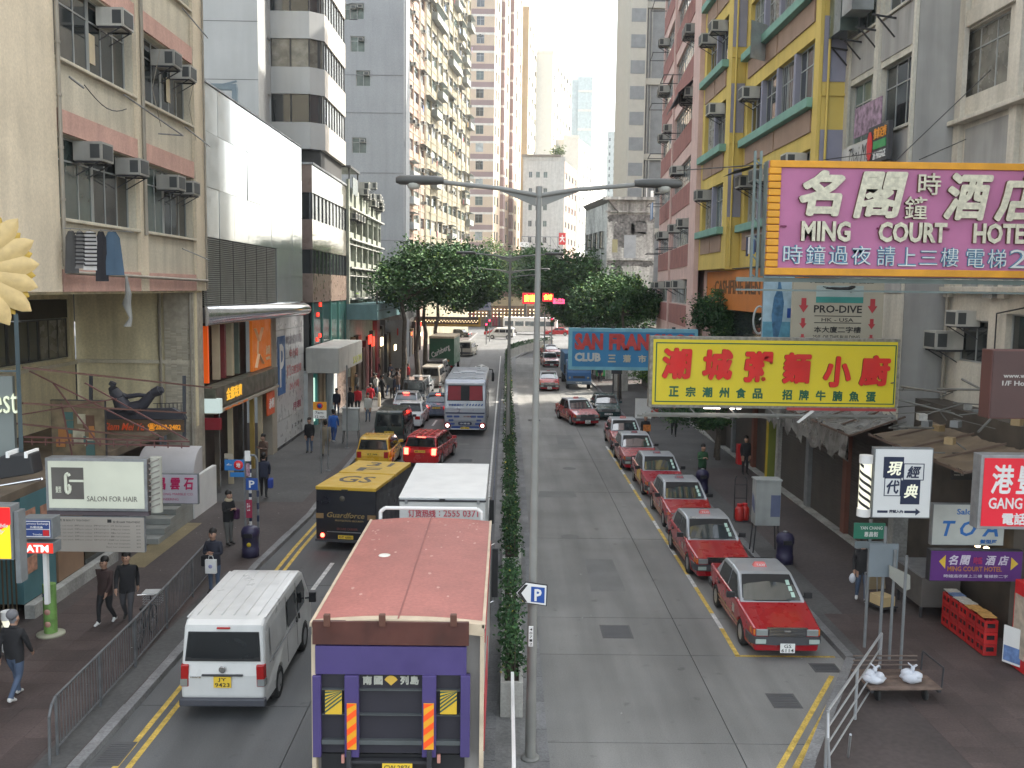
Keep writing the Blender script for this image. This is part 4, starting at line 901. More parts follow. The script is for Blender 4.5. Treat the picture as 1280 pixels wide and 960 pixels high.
def window(b, M, u0, u1, z0, z1, dep, nc=3, tr=.3, fr=None, pm=None, ft=.05, bars=0, simple=False, rr=rnd):
    """window > pane; nc lights, tr = height share of the transom row"""
    w_, h = round(u1 - u0, 2), round(z1 - z0, 2); fr = fr or FR_AL; pm = pm or rr.choice([P_DK, P_DK, P_GN, P_CU, P_LT])
    k = (w_, h, nc, tr, fr.name, pm.name, ft, bars, simple)
    if k not in WC:
        mb = MB(); mb.box(0, w_, 0, .06, 0, ft).box(0, w_, 0, .06, h - ft, h).box(0, ft, 0, .06, ft, h - ft).box(w_ - ft, w_, 0, .06, ft, h - ft)
        for i in range(1, nc): x = w_ * i / nc; mb.box(x - ft * .4, x + ft * .4, .008, .052, ft, h - ft)
        if tr: z = h * (1 - tr); mb.box(ft, w_ - ft, .004, .056, z - ft * .4, z + ft * .4)
        for i in range(bars): x = w_ * (i + .5) / bars; mb.box(x - .008, x + .008, -.05, -.035, .02, h - .02)
        p = MB().add([(ft, .03, ft), (w_ - ft, .03, ft), (w_ - ft, .03, h - ft), (ft, .03, h - ft)], [(0, 1, 2, 3)])
        WC[k] = (mb.mesh('window', fr), p.mesh('pane', pm)) if not simple else (mb.add(p.v, p.f, 1).mesh('window', [fr, pm]), None)
    o = link('window', WC[k][0], b, M @ T(u0, dep, z0))
    if WC[k][1]: link('pane', WC[k][1], o)
    return o
ACW = mat('aircon_case', (.40, .39, .35), .6, var=.15, streak=.3, per=.25); ACG = mat('aircon_grille', (.05, .055, .055), .6)
def _ac():
    a = MB().box(-.33, .33, -.55, .12, 0, .44).mesh('air_conditioner', ACW)
    g = MB().box(-.27, .27, -.56, -.548, .05, .39, 0)
    for s in (-1, 1): g.box(s * .332 - .006, s * .332 + .006, -.5, -.28, .06, .38)
    g = g.mesh('grille', ACG)
    k = MB().beam((-.30, -.5, -.03), (-.30, .1, -.03), .03, .04).beam((.30, -.5, -.03), (.30, .1, -.03), .03, .04).beam((-.3, -.45, -.04), (-.3, .08, -.35), .025, .025).beam((.3, -.45, -.04), (.3, .08, -.35), .025, .025).beam((-.33, -.48, -.02), (.33, -.48, -.02), .03, .03).mesh('bracket', DARKM)
    return a, g, k
AC = _ac()
def aircon(b, M, u, z, s=1.0, k=True):
    o = link('air_conditioner', AC[0], b, M @ T(u, 0, z) @ Matrix.Scale(s, 4)); link('grille', AC[1], o)
    if k: link('bracket', AC[2], o)
    return o
def boxpart(name, b, M, x0, x1, y0, y1, z0, z1, m_, bev=0, label=None): return MB().box(x0, x1, y0, y1, z0, z1).obj(name, m_, b, M, bev, label)
def pipe(b, M, pts, r, m_, name='drain_pipe'): return MB().path(pts, r, 6).obj(name, m_, b, M)
def bld(name, label, x, y, cat='building', group=None): return thing(name, label, cat, (x, y, 0), 0, group)
def fr_(b, x, y, rz): return Matrix.Translation((-b.location[0], -b.location[1], 0)) @ T(x, y, 0, rz)
def core(b, x0, x1, y0, y1, z0, z1, m_, name='core_wall'): MB().box(x0, x1, y0, y1, z0, z1).obj(name, m_, b, Matrix.Translation((-b.location[0], -b.location[1], 0)))
# ---------------- L1: beige and pink block on the left ----------------
BEI = mat('plaster_beige', (.58, .53, .42), .85, var=.12, sc_=.7, streak=.22, fine=16, bump=.12)
PNK = mat('plaster_pink', (.56, .34, .28), .85, var=.1, sc_=.9, streak=.15, fine=16, bump=.1)
CRP = mat('plaster_cream_pilaster', (.66, .57, .43), .85, var=.1, sc_=.7, streak=.14, fine=16, bump=.1)
PIPE = mat('pipe_grey_beige', (.30, .27, .22), .6, var=.15)
b = bld('commercial_block', 'beige block with pink bands and window air conditioners on the near left', -11.5, 13)
M = fr_(b, -11.5, 13.0, FACE_RIGHT); rows = [(10.15, 12.3), (14.2, 16.32), (18.25, 20.35), (22.3, 24.4)]; cols = [(11.6, 16.7), (17.4, 22.0)]; W = 23.1
mb = MB(); wall_grid(mb, W, 8.25, 40, [(a, b_, c, d) for a, b_ in cols for c, d in rows], .35)
mb.obj('wall', BEI, b, M)
core(b, -22, -11.9, 13, 35.9, 8.3, 40, BEI)
boxpart('pilaster', b, M, 7.5, 11.45, -.10, -.003, 8.25, 26, CRP); boxpart('pilaster', b, M, 0, 7.4, -.16, -.003, 8.25, 26, PNK)
boxpart('pilaster', b, M, 16.75, 17.35, -.12, -.003, 8.25, 26, CRP); boxpart('pilaster', b, M, 22.1, 23.1, -.12, -.003, 8.25, 26, CRP)
for (a, c) in cols:
    for z in (8.25, 12.32, 16.36, 20.4): boxpart('pink_band', b, M, a - .05, c + .05, -.09, -.003, z, z + .58, PNK)
    for z0, z1 in rows:
        boxpart('window_sill', b, M, a - .05, c + .05, -.13, .3, z0 - .09, z0 - .003, BEI, .015)
        window(b, M, a + .02, (a + c) / 2 - .02, z0, z1, .22, 3, .28, FR_AL, P_DK if z0 > 12 else P_GN); window(b, M, (a + c) / 2 + .02, c - .02, z0, z1, .22, 3, .28, FR_AL, P_GN if z0 > 15 else P_DK)
for u, z, s in ((14.9, 15.7, 1.15), (19.0, 15.55, 1.15), (20.7, 15.5, 1.05), (13.2, 11.75, 1.15), (15.9, 11.7, 1.1), (19.2, 11.6, 1.1), (20.8, 11.6, 1.05), (13.6, 19.6, 1.1), (20, 19.6, 1.1)): aircon(b, M, u, z, s)
for u, z in ((14.2, 14.9), (20.2, 15.0)): boxpart('painted_reflection', b, M, u, u + .35, .20, .215, z - .3, z + .5, mat('reflection_cream', (.62, .52, .35), .6))  # cream strips painted in as bright sky reflections on the panes
pipe(b, M, [(11.5, -.16, 8.9), (11.5, -.16, 26)], .055, PIPE); pipe(b, M, [(17.05, -.18, 10.0), (17.05, -.18, 26)], .06, PIPE); pipe(b, M, [(23.0, -.18, 8.3), (23.0, -.18, 20)], .04, PIPE)
pipe(b, M, [(11.5, -.16, 10.0), (11.5, -.2, 8.75), (23.0, -.2, 8.62)], .05, PIPE)
for k in range(9): z = 9.3 + k * 1.3; MB().lathe([(.075, -.03), (.075, .03)], 8, (11.5, -.16, z)).obj('pipe_collar', PIPE, b, M)
pipe(b, M, [(11.8, -.3, 13.7), (12.6, -.3, 13.6)], .03, STEEL, 'clothes_rail'); pipe(b, M, [(15.0, -.4, 13.9), (18.5, -.9, 13.3), (18.5, -.1, 13.35)], .025, STEEL, 'clothes_rail'); pipe(b, M, [(20.2, -.4, 13.85), (22.9, -.4, 13.6)], .025, STEEL, 'clothes_rail'); pipe(b, M, [(20.0, -.3, 9.7), (22.9, -.3, 9.4)], .02, STEEL, 'clothes_rail'); pipe(b, M, [(20.2, -.4, 17.8), (22.9, -.4, 17.5)], .025, STEEL, 'clothes_rail')
pts = [(13.0 + .35 * i, -.15, 13.75 - .35 * math.sin(i / 8 * PI * .9)) for i in range(9)]; pipe(b, M, pts, .015, DARK, 'cable')
for u, z in ((17.3, 14.5), (20.8, 14.6)): pipe(b, M, [(u + .6, -.45, z + 1.4), (u + .7, -.12, z + .2), (u + 1.4, -.12, z - .9)], .012, PIPE, 'cable')
# open recess under the overhang
RECS = mat('recess_plaster', (.68, .60, .40), .9, var=.12, sc_=.8, streak=.35, fine=12)
Mc = fr_(b, -15.9, 35.0, FACE_CAM)
boxpart('recess_back_wall', b, Mc, 0, 4.4, 0, .3, 3.2, 8.25, RECS); boxpart('ledge', b, Mc, 0, 4.35, -.12, -.003, 5.55, 5.68, BEI); pipe(b, Mc, [(3.1, -.08, 3.4), (3.1, -.08, 8.2)], .035, PIPE); pipe(b, Mc, [(.02, -.1, 3.4), (.02, -.1, 5.5)], .025, DARKM)
Ms = fr_(b, -15.9, 25.0, FACE_RIGHT)
mb = wall_grid(MB(), 9.9, 3.2, 8.25, [(3.3, 9.55, 5.75, 7.9)], .3); mb.obj('recess_side_wall', RECS, b, Ms)
for i in range(3): window(b, Ms, 3.35 + i * 2.07, 5.4 + i * 2.07, 5.78, 7.2, .1, 3, 0, FR_DK, P_CU if i == 2 else P_DK)
boxpart('dark_shutter_box', b, Ms, 3.35, 9.5, .05, .12, 7.22, 7.88, mat('recess_shutter', (.05, .045, .035), .7)); boxpart('recess_sill', b, Ms, 0, 9.9, -.1, -.003, 5.5, 5.62, BEI)
boxpart('soffit', b, fr_(b, 0, 0, 0), -22, -11.51, 13, 35.95, 8.18, 8.248, RECS)
PILT = mat('pillar_tile', (.40, .36, .29), .6, var=.2, sc_=5, streak=.2)
Mp = fr_(b, -12.6, 34.9, FACE_CAM)
boxpart('corner_pillar', b, Mp, 0, 1.08, 0, 1.1, .13, 8.24, PILT)
tm = MB().box(0, .19, -.012, 0, 0, .052).mesh('tile', mat('tile_cream', (.42, .38, .30), .5, per=.18))
for j in range(80):
    for i in range(5):
        if len([1]) and j % 1 == 0 and (j * 5 + i) < 290: link('tile', tm, b, Mp @ T(.04 + i * .205, -.0, 3.4 + j * .06))
pipe(b, Mp, [(1.0, -.08, 2.2), (1.0, -.08, 8.2)], .045, PIPE); pipe(b, Mp, [(-.12, -.06, 2.2), (-.12, -.06, 8.2)], .045, PIPE)
# ---------------- low shops under the overhang ----------------
s = bld('shop_row', 'row of dim shops with posters and steps under the beige block', -11.6, 18)
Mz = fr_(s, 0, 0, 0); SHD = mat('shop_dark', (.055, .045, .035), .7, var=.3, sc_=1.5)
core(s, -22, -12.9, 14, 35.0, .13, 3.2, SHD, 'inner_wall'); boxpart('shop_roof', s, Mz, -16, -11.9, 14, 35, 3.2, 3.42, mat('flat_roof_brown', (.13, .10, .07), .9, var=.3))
Ml = fr_(s, -11.9, 14, FACE_RIGHT)
boxpart('shop_wall', s, Ml, 8.9, 10.6, .0, .9, .5, 3.2, mat('poster_teal', (.07, .17, .19), .6)); 
for i in range(14): boxpart('gate_bar', s, Ml, 5.9 + i * .2, 5.93 + i * .2, -.03, .0, .15, 2.9, mat('gate_brass', (.10, .08, .05), .5, .4))
boxpart('step_ledge', s, Ml, 8.9, 14.0, -.25, .0, .13, .48, CONC)
PSK = mat('poster_warm', (.42, .22, .15), .7, var=.4, sc_=6); PDK = mat('poster_dark', (.05, .035, .03), .7)
for (u, z) in ((9.0, 2.4), (9.85, 2.35), (9.1, 1.75), (9.8, 1.55), (9.0, 1.2)): boxpart('food_photo', s, Ml, u, u + .6, -.012, -.002, z, z + .42, PSK, .01)
boxpart('wood_door', s, Ml, 10.7, 12.2, -.02, .3, .5, 2.6, mat('wood_tan', (.25, .16, .10), .6)); boxpart('shop_window', s, Ml, 12.3, 14.6, -.01, .3, .5, 2.7, P_DK)
boxpart('green_wall_panel', s, Ml, 2.2, 5.6, -.02, .2, .13, 2.9, mat('poster_dark_red', (.12, .03, .02), .6))
ST = mat('stair_stone', (.28, .29, .27), .8, var=.15)
for k in range(6): boxpart('step', s, fr_(s, -12.6, 29.8, FACE_CAM), .0 - k * .0, 1.5, k * .55, 5.2, .13 + k * .19, .32 + k * .19 - .004, ST, .01)
boxpart('stair_wall', s, fr_(s, -11.05, 33.2, FACE_RIGHT), 0, 2.6, 0, .15, .13, 1.6, WHP)
# ---------------- L2: glossy panel building ----------------
b = bld('panel_building', 'low building of glossy white glass panels over a louvred grille and silver canopy', -11.5, 36.2)
M = fr_(b, -11.5, 36.2, FACE_RIGHT); GP = mat('white_glass_panel', (.36, .39, .39), .09, var=.04, spec=.9, coat=.6, per=.03)
core(b, -22, -11.62, 36.3, 53.6, 7.0, 16.0, mat('panel_backing', (.2, .2, .2), .8))
ue = [0, 2.1, 4.2, 6.3, 8.4, 10.5, 12.4, 15.0, 17.45]; ze = [10.3, 12.2, 14.3, 16.1]; rr = random.Random(2)
def gpanel(u0, u1, z0, z1):
    tz = rr.uniform(-.012, .012); tx = rr.uniform(-.010, .010)
    MB().add([(u0 + .008, tz, z0 + .008), (u1 - .008, tz + tx, z0 + .008), (u1 - .008, tx, z1 - .008), (u0 + .008, 0, z1 - .008), (u0 + .008, .09, z0 + .008), (u1 - .008, .09, z0 + .008), (u1 - .008, .09, z1 - .008), (u0 + .008, .09, z1 - .008)],
        [(0, 1, 2, 3), (0, 4, 5, 1), (1, 5, 6, 2), (2, 6, 7, 3), (3, 7, 4, 0)]).obj('glass_panel', GP, b, M)
for a, c in zip(ue, ue[1:]):
    for z0, z1 in zip(ze, ze[1:]): gpanel(a, c, z0, z1)
for z0, z1 in ((7.6, 8.95), (8.95, 10.3)): gpanel(11.5, 14.4, z0, z1); gpanel(14.4, 17.45, z0, z1)
boxpart('roof_coping', b, M, 0, 17.45, -.05, .3, 16.1, 16.16, STEEL)
boxpart('louvre_backing', b, M, 0, 11.45, .10, .12, 7.6, 10.28, mat('louvre_dark', (.03, .03, .025), .8))
mb = MB(); SL = mat('louvre_slat', (.20, .20, .17), .6, var=.15)
slm = MB().add([(0, 0, 0), (11.4, 0, 0), (11.4, .07, .05), (0, .07, .05), (0, .0, -.015), (11.4, 0, -.015)], [(0, 1, 2, 3), (4, 5, 1, 0)]).mesh('slat', SL)
for k in range(33): link('slat', slm, b, M @ T(.02, .01, 7.66 + k * .08))
for k in range(7): boxpart('louvre_mullion', b, M, 1.85 * k + .2, 1.85 * k + .235, -.004, .008, 7.6, 10.28, DARKM)
# silver canopy (rounded)
mb = MB(); rs = []
prof = [(0, 7.62), (-.9, 7.66), (-1.5, 7.6), (-1.85, 7.45), (-1.95, 7.25), (-1.85, 7.08), (-1.5, 6.95), (-.8, 6.9), (0, 6.9)]
for u in (.0, .05, 3, 6.5, 10, 13.0, 13.6, 13.9): k = (.08 + .62 * (u / 13) ** 1.1) * (1 if u < 13.1 else (.9 if u < 13.7 else .72)); rs.append([(u, y * k, 7.27 + (z - 7.27) * (1 if u < 13.1 else .85)) for y, z in prof])
mb.rings(rs, 0, True); mb.obj('silver_canopy', mat('canopy_silver', (.72, .73, .75), .14, .9, var=.08), b, M)
# ground floor: cream pier, white sign wall
WPA = mat('white_enamel_panel', (.48, .49, .49), .3, var=.06, coat=.3)
boxpart('pier', b, M, 10.0, 10.95, -.05, .5, .13, 6.88, mat('pier_cream', (.34, .30, .24), .7))
for a, c in ((10.98, 14.2), (14.22, 17.45)):
    for z0, z1 in ((.14, 1.55), (1.57, 3.1), (3.12, 4.65), (4.67, 6.2), (6.22, 6.88)): boxpart('enamel_panel', b, M, a, c, -.02, .3, z0, z1, WPA)
boxpart('wall_base', b, M, 10.98, 17.45, -.05, -.022, .135, .28, DARKM)
BP = mat('parking_blue', (.03, .12, .32), .5)
o = boxpart('parking_board', b, M, 11.3, 12.9, -.05, -.021, 2.9, 5.9, BP, .05); lettering('P', 11.65, 12.55, 3.3, 5.5, -.052, WHP, b, M, bold=.01)
FDR = mat('faded_red', (.42, .17, .17), .6); FDG = mat('faded_grey', (.30, .29, .31), .6)
for body_, u0, u1, z0, z1, m_ in (('時租停車場', 13.2, 16.9, 5.35, 5.85, FDG), ('每小時', 13.9, 16.0, 4.6, 5.1, FDR), ('$12', 13.3, 14.2, 3.6, 4.3, FDR), ('日夜泊車', 14.4, 16.8, 3.7, 4.2, FDR), ('24 小時', 13.9, 16.2, 2.9, 3.35, FDR), ('月租', 14.6, 16.6, 1.75, 2.15, mat('deep_red', (.28, .02, .06), .6)), ('1 2 3 4', 14.4, 16.9, .8, 1.0, INKB)):
    lettering(body_, u0, u1, z0, z1, -.024, m_, b, M, depth=.006)
# shopfront
boxpart('shop_inner', b, M, 0, 10.0, 1.2, 1.4, .13, 6.9, mat('shop_inner_dark', (.05, .035, .028), .7, var=.4, sc_=1))
OR = mat('sign_orange', (.65, .16, .01), .45, emit=.15, var=.05)
boxpart('orange_billboard', b, M, 6.6, 10.0, -.02, .1, 4.55, 6.85, OR)
lettering('永明', 9.0, 9.75, 5.15, 5.6, -.025, mat('letter_cream', (.8, .65, .45), .5), b, M); lettering('FINANCIAL', 9.0, 9.8, 4.9, 5.05, -.025, mat('letter_cream', 0), b, M)
mb = MB()
for p, q in (((6.9, 6.5), (7.6, 5.9)), ((7.6, 5.9), (8.2, 6.5)), ((7.6, 5.9), (7.5, 5.3)), ((7.5, 5.3), (7.0, 4.7)), ((7.5, 5.3), (8.3, 4.8))): mb.beam((p[0], -.035, p[1]), (q[0], -.035, q[1]), .22, .03)
mb.obj('runner_logo', mat('logo_pale', (.8, .62, .4), .5), b, M)
for u, w_, m_ in ((.9, .16, mat('neon_orange', (1, .13, .01), .4, emit=.15, var=0)), (2.4, .12, mat('pole_cream', (.5, .42, .28), .5)), (3.1, .25, mat('door_red_dark', (.2, .03, .03), .5)), (4.2, .3, mat('pole_cream', 0)), (5.2, .2, mat('pole_grey_green', (.12, .15, .12), .5))): boxpart('shop_column', b, M, u, u + w_, .2, .5, 4.6, 6.85, m_)
boxpart('fascia', b, M, 0, 10.0, -.35, .3, 3.7, 4.5, mat('fascia_tarnished', (.12, .12, .09), .4, .3, var=.4, sc_=3)); boxpart('fascia_strip', b, M, 0, 10.0, -.4, .2, 3.5, 3.62, mat('strip_cream', (.34, .30, .24), .6))
lettering('金龍珠寶', 1.4, 3.6, 3.85, 4.35, -.36, mat('gold_neon', (.9, .5, .04), .4, emit=.4, var=0), b, M); lettering('SALE', 1.0, 4.3, 3.52, 3.6, -.41, OR, b, M)
boxpart('hanging_sign', b, M, 8.2, 9.5, -.3, -.2, 2.3, 3.4, mat('sign_redorange', (.5, .08, .02), .5, emit=.08), .03); lettering('永明', 8.4, 9.3, 2.6, 3.1, -.305, WHP, b, M)
for u in (1.2, 3.0, 4.6, 6.4, 7.8): boxpart('shop_post', b, M, u, u + .15, -.1, .1, .13, 3.5, rnd.choice([mat('pole_cream', 0), CHROME, mat('gold_trim', (.5, .35, .1), .4, .5)]))
boxpart('green_poster', b, M, 6.3, 6.9, -.05, -.0, 3.8, 4.4, mat('poster_green', (.05, .2, .05), .5))
Mc = fr_(b, -15.3, 36.6, FACE_CAM)
o = boxpart('lit_parking_box', b, Mc, 2.6, 4.35, -.5, -.2, 3.55, 4.1, mat('lightbox_pale', (.55, .65, .62), .4, emit=.35, var=.02)); lettering('P', 3.3, 3.6, 3.65, 4.0, -.505, BP, b, Mc)
boxpart('red_strip_sign', b, Mc, 2.6, 4.35, -.5, -.3, 2.9, 3.35, mat('dark_red_sign', (.25, .01, .02), .5))
MB().lathe([(.02, 0), (.02, 2.2)], 6, (.5, -.5, 16.1)).obj('roof_post', STEEL, b, Mc)
SF = mat('steel_bluegrey', (.16, .21, .25), .5, .3)
mb = MB(); Mr2 = fr_(b, -15, 50, FACE_CAM)
mb.beam((-2.0, 0, 18.6), (1.0, 0, 18.6), .25, .3).beam((.9, 0, 16.1), (.9, 0, 18.6), .25, .3).beam((-1.8, 0, 18.2), (1.0, 0, 18.9), .08, .08).beam((-2, 0, 18.5), (-.8, .1, 18.1), .08, .08).bar((-.4, 0, 18.4), (.8, 0, 16.5), .03); mb.obj('roof_gantry', SF, b, Mr2)
# ---------------- L3: tower with wrap round window bands ----------------
TW = mat('tower_tile_white', (.42, .43, .43), .5, var=.05, sc_=.6, streak=.08); TWW = mat('tower_tile_warm_lit', (.46, .42, .37), .5, var=.1, sc_=.6, streak=.15); GRN = mat('granite_brown', (.24, .18, .15), .3, var=.15, sc_=2, coat=.4)  # warm tile copy: light on the street face put into its colour
b = bld('office_tower', 'white tiled tower with dark ribbon windows wrapping its corner, brown podium', -11.5, 56)
M0 = fr_(b, 0, 0, 0)
core(b, -25, -14.8, 57.1, 68, 0, 56, TW)
Mf = fr_(b, -25, 57, FACE_CAM); wall_grid(MB(), 10.3, 0, 56, []).obj('panel_wall', TW, b, Mf)
for z in [13.8 + 3.32 * k for k in range(12)]: boxpart('panel_joint', b, Mf, 0, 10.3, -.008, -.002, z, z + .03, FR_DK)
Mside = fr_(b, -14.7, 57.002, FACE_RIGHT); levels = [13.5 + 3.33 * k for k in range(12)]
wall_grid(MB(), 3.0, 10, 56, [(2.2, 3.0, z + 1.75, z + 3.3) for z in levels], .3).obj('side_wall', TW, b, Mside)
for z in levels: boxpart('dark_window', b, Mside, 2.2, 3.0, .2, .25, z + 1.75, z + 3.3, P_DK)
# bay: front, chamfer, street face; spandrels and ribbon panes
P = [(-14.7, 60.0), (-12.3, 60.0), (-11.5, 60.7), (-11.45, 68.0)]
for k, z in enumerate([16.85] + [18.52 + 3.33 * i - .0 for i in range(11)]):
    pass
def seg_wall(b, p, q, z0, z1, m_, name, t=.25, n=1, off=0):
    p, q = Vector(p), Vector(q); a = math.atan2(q.y - p.y, q.x - p.x); L_ = (q - p).length; MM = fr_(b, p.x, p.y, a)
    return boxpart(name, b, MM, .001, L_ - .001, off, off + t, z0, z1, m_), MM, L_
z = 16.95
k = 0
while z < 50:
    for i, (p, q) in enumerate(zip(P, P[1:])):
        seg_wall(b, p, q, z - .0, z + 1.62, [TW, TW, TWW][i], 'spandrel')
        o, MM, L_ = seg_wall(b, p, q, z + 1.625, z + 3.32, P_DK if (i < 2 and k != 1) else (P_CU if i < 2 else P_LT), 'ribbon_pane', .1, off=.12)  # street face panes paler, sky reflection in their colour
        nm = 2 if i == 0 else (1 if i == 1 else 8)
        for j in range(nm + 1): boxpart('mullion', b, MM, max(0, L_ * j / nm - .04), min(L_, L_ * j / nm + .04), .05, .13, z + 1.625, z + 3.32, FR_DK)
    z += 3.33; k += 1
core(b, -14.7, -11.75, 60.5, 68, 0, 56, mat('core_dark', (.05, .05, .05), .8))
# podium
core(b, -13.2, -11.7, 56.2, 67.9, 4.9, 15.3, mat('core_dark', 0))
PPd = [(-13.0, 56.0), (-11.4, 56.0), (-11.4, 67.9)]
MIR = mat('mirror_panel', (.42, .40, .35), .08, .6, var=.05)
for i, (p, q) in enumerate(zip(PPd, PPd[1:])):
    for z0, z1, m_ in ((13.9, 15.5, MIR if i else GRN), (10.6, 12.35, MIR if i else GRN), (7.5, 9.2, GRN)):
        o, MM, L_ = seg_wall(b, p, q, z0, z1, m_, 'granite_band', .2)
    for z0, z1, m_ in ((12.36, 13.89, P_LT if i else P_DK), (9.21, 10.59, P_DK)):
        o, MM, L_ = seg_wall(b, p, q, z0, z1, m_, 'ribbon_pane', .06, off=.1)
        n = 10 if i else 1
        for j in range(n + 1): boxpart('mullion', b, MM, max(0, L_ * j / n - .03), min(L_, L_ * j / n + .03), .04, .11, z0, z1, FR_DK)
    seg_wall(b, p, q, 15.5, 15.62, STEEL, 'coping', .35, off=-.08)
MM = fr_(b, -11.4, 56, FACE_RIGHT); TEAL = mat('teal_glass', (.02, .055, .05), .1, spec=.8)
boxpart('lobby_glass', b, MM, .3, 11.8, .1, .2, 4.6, 7.48, TEAL); 
for j in range(5): boxpart('lobby_mullion', b, MM, .2 + j * 2.85, .3 + j * 2.85, .02, .1, 4.6, 7.48, mat('teal_frame', (.04, .14, .12), .5))
# white concrete canopy block and ground floor
boxpart('entrance_canopy', b, MM, -2.2, 6.5, -1.9, .0, 3.5, 4.95, mat('canopy_offwhite', (.40, .40, .37), .7, var=.1, streak=.3), .03)
lettering('SALON', 2.8, 6.2, 3.65, 4.1, -1.905, mat('moss_yellow', (.40, .42, .08), .6), b, MM)
for u, w_, m_ in ((-2.1, 1.5, mat('stone_grey_white', (.42, .43, .42), .6)), (.4, .5, mat('teal_pillar', (.05, .24, .23), .5)), (1.2, .9, mat('tan_curtain', (.30, .24, .16), .8)), (2.6, .6, mat('tan_curtain', 0)), (3.6, 2.4, mat('bluegrey_wall', (.18, .24, .27), .6)), (6.1, 1.2, mat('stone_grey_white', 0)), (7.6, 4, GRN)): boxpart('ground_pier', b, MM, u, u + w_, -.1, .5, .13, 3.49, m_)
boxpart('lit_doorway', b, MM, -.5, .35, .0, .1, .4, 3.0, mat('lit_mint', (.5, .75, .62), .4, emit=.8, var=.03)); boxpart('inner_wall', b, MM, -2.2, 11.8, .55, .7, .13, 3.5, SHD)
# hanging red neon seen in its lobby
for u, z in ((1.6, 6.6), (2.4, 7.2), (1.4, 5.1), (2.2, 5.3)): boxpart('neon_mark', b, MM, u, u + .5, .05, .09, z, z + .25, mat('neon_red', (1, .04, .02), .4, emit=1.5, var=0))
# ---------------- L4: greenish office with ledges ----------------
GRC = mat('greenish_render', (.27, .29, .24), .85, var=.15, sc_=.8, streak=.35, fine=12)
b = bld('office_block', 'low grey green block with ledged floors and air conditioners on its roof edge', -11.4, 68)
M = fr_(b, -11.4, 68.1, FACE_RIGHT); W = 18.2
bays = [(.4 + i * 3.0, 3.1 + i * 3.0) for i in range(6)]; rws = [(8.1, 9.35), (10.3, 11.6), (12.4, 13.6)]
wall_grid(MB(), W, 6, 15.6, [(a, c, z0, z1) for a, c in bays for z0, z1 in rws], .3).obj('wall', GRC, b, M); core(b, -24, -11.8, 68.2, 86.2, 0, 15.4, GRC)
for a, c in bays:
    for z0, z1 in rws: window(b, M, a, c, z0, z1, .2, 5, 0, FR_AL, rnd.choice([P_DK, P_GN, P_LT]))
    boxpart('pier', b, M, a - .25, a - .05, -.15, -.003, 7.4, 15.6, GRC)
for z in (7.5, 9.75, 11.8, 14.0): boxpart('ledge', b, M, 0, W, -.35, -.004, z, z + .12, CONC)
for z in (9.45, 11.7): boxpart('thin_ledge', b, M, 0, W, -.2, -.152, z - .25, z - .18, CONC)
rr = random.Random(9)
for k in range(16): aircon(b, M, 5 + rr.random() * 12, 15.0 + rr.random() * 1.6, rr.uniform(.9, 1.3))
for k in range(4): aircon(b, M, 1 + k * 1.3, 13.3, 1.0)
boxpart('roof_shed', b, M, .5, 4.8, -.2, 3, 16.9, 17.05, FR_DK); 
for u in (.7, 4.6): boxpart('shed_post', b, M, u, u + .1, -.1, 0, 15.6, 16.9, FR_DK)
boxpart('shed_glass', b, M, .2, 2.5, -.4, -.35, 15.0, 16.2, P_GN)
boxpart('teal_canopy', b, M, -.4, 14, -2.2, .0, 6.1, 7.2, mat('teal_canopy_paint', (.10, .19, .20), .6, var=.1, streak=.2)); boxpart('teal_canopy_line', b, M, -.4, 14, -2.25, -2.202, 6.7, 6.78, mat('teal_dark', (.04, .09, .10), .6))
pipe(b, M, [(0, -2.1, 7.2), (0, -2.1, 8.1), (14, -2.1, 8.1)], .04, DARKM, 'railing')
for k in range(12): pipe(b, M, [(.5 + k * 1.15, -2.1, 7.2), (.5 + k * 1.15, -2.1, 8.1)], .02, DARKM, 'baluster')
boxpart('grey_canopy', b, M, 14.1, 26.5, -2.6, .0, 5.6, 7.0, CONC)
boxpart('drain_chase', b, M, -.35, -.05, -.2, .0, 2, 16, GRC)
# dim street level of the far left: arcade of coloured shops
b = bld('market_row', 'dim market shops with red columns and lit signs beneath the teal canopy', -11.6, 68)
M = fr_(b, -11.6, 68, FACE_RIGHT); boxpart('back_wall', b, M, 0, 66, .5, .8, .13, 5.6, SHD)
rr = random.Random(12); CLS = [mat('shop_' + n, c, .6) for n, c in (('crimson', (.20, .012, .025)), ('maroon', (.06, .012, .012)), ('brown', (.05, .03, .02)), ('cream', (.20, .15, .10)), ('darkgrey', (.03, .03, .03)), ('ochre', (.13, .075, .02)))]
u = 0
while u < 60:
    w_ = rr.uniform(.5, 2.2); boxpart('shop_pier', b, M, u, u + w_, -.3 * rr.random(), .3, .13, rr.uniform(3, 5.5), CLS[rr.choice([0, 1, 2, 2, 3, 4, 4, 5])]); u += w_ + rr.uniform(.2, 1.5)
for k in range(14):
    u = 6 + rr.random() * 50; z = rr.uniform(2.2, 4.6); boxpart('shop_sign', b, M, u, u + rr.uniform(.5, 1.6), -.8, -.7, z, z + rr.uniform(.3, .8), rr.choice([mat('neon_red', 0), mat('bulb_warm', (1, .75, .4), .4, emit=3, var=0), mat('sign_lit_orange', (.9, .2, .03), .4, emit=1, var=0), CLS[3], REDS]))
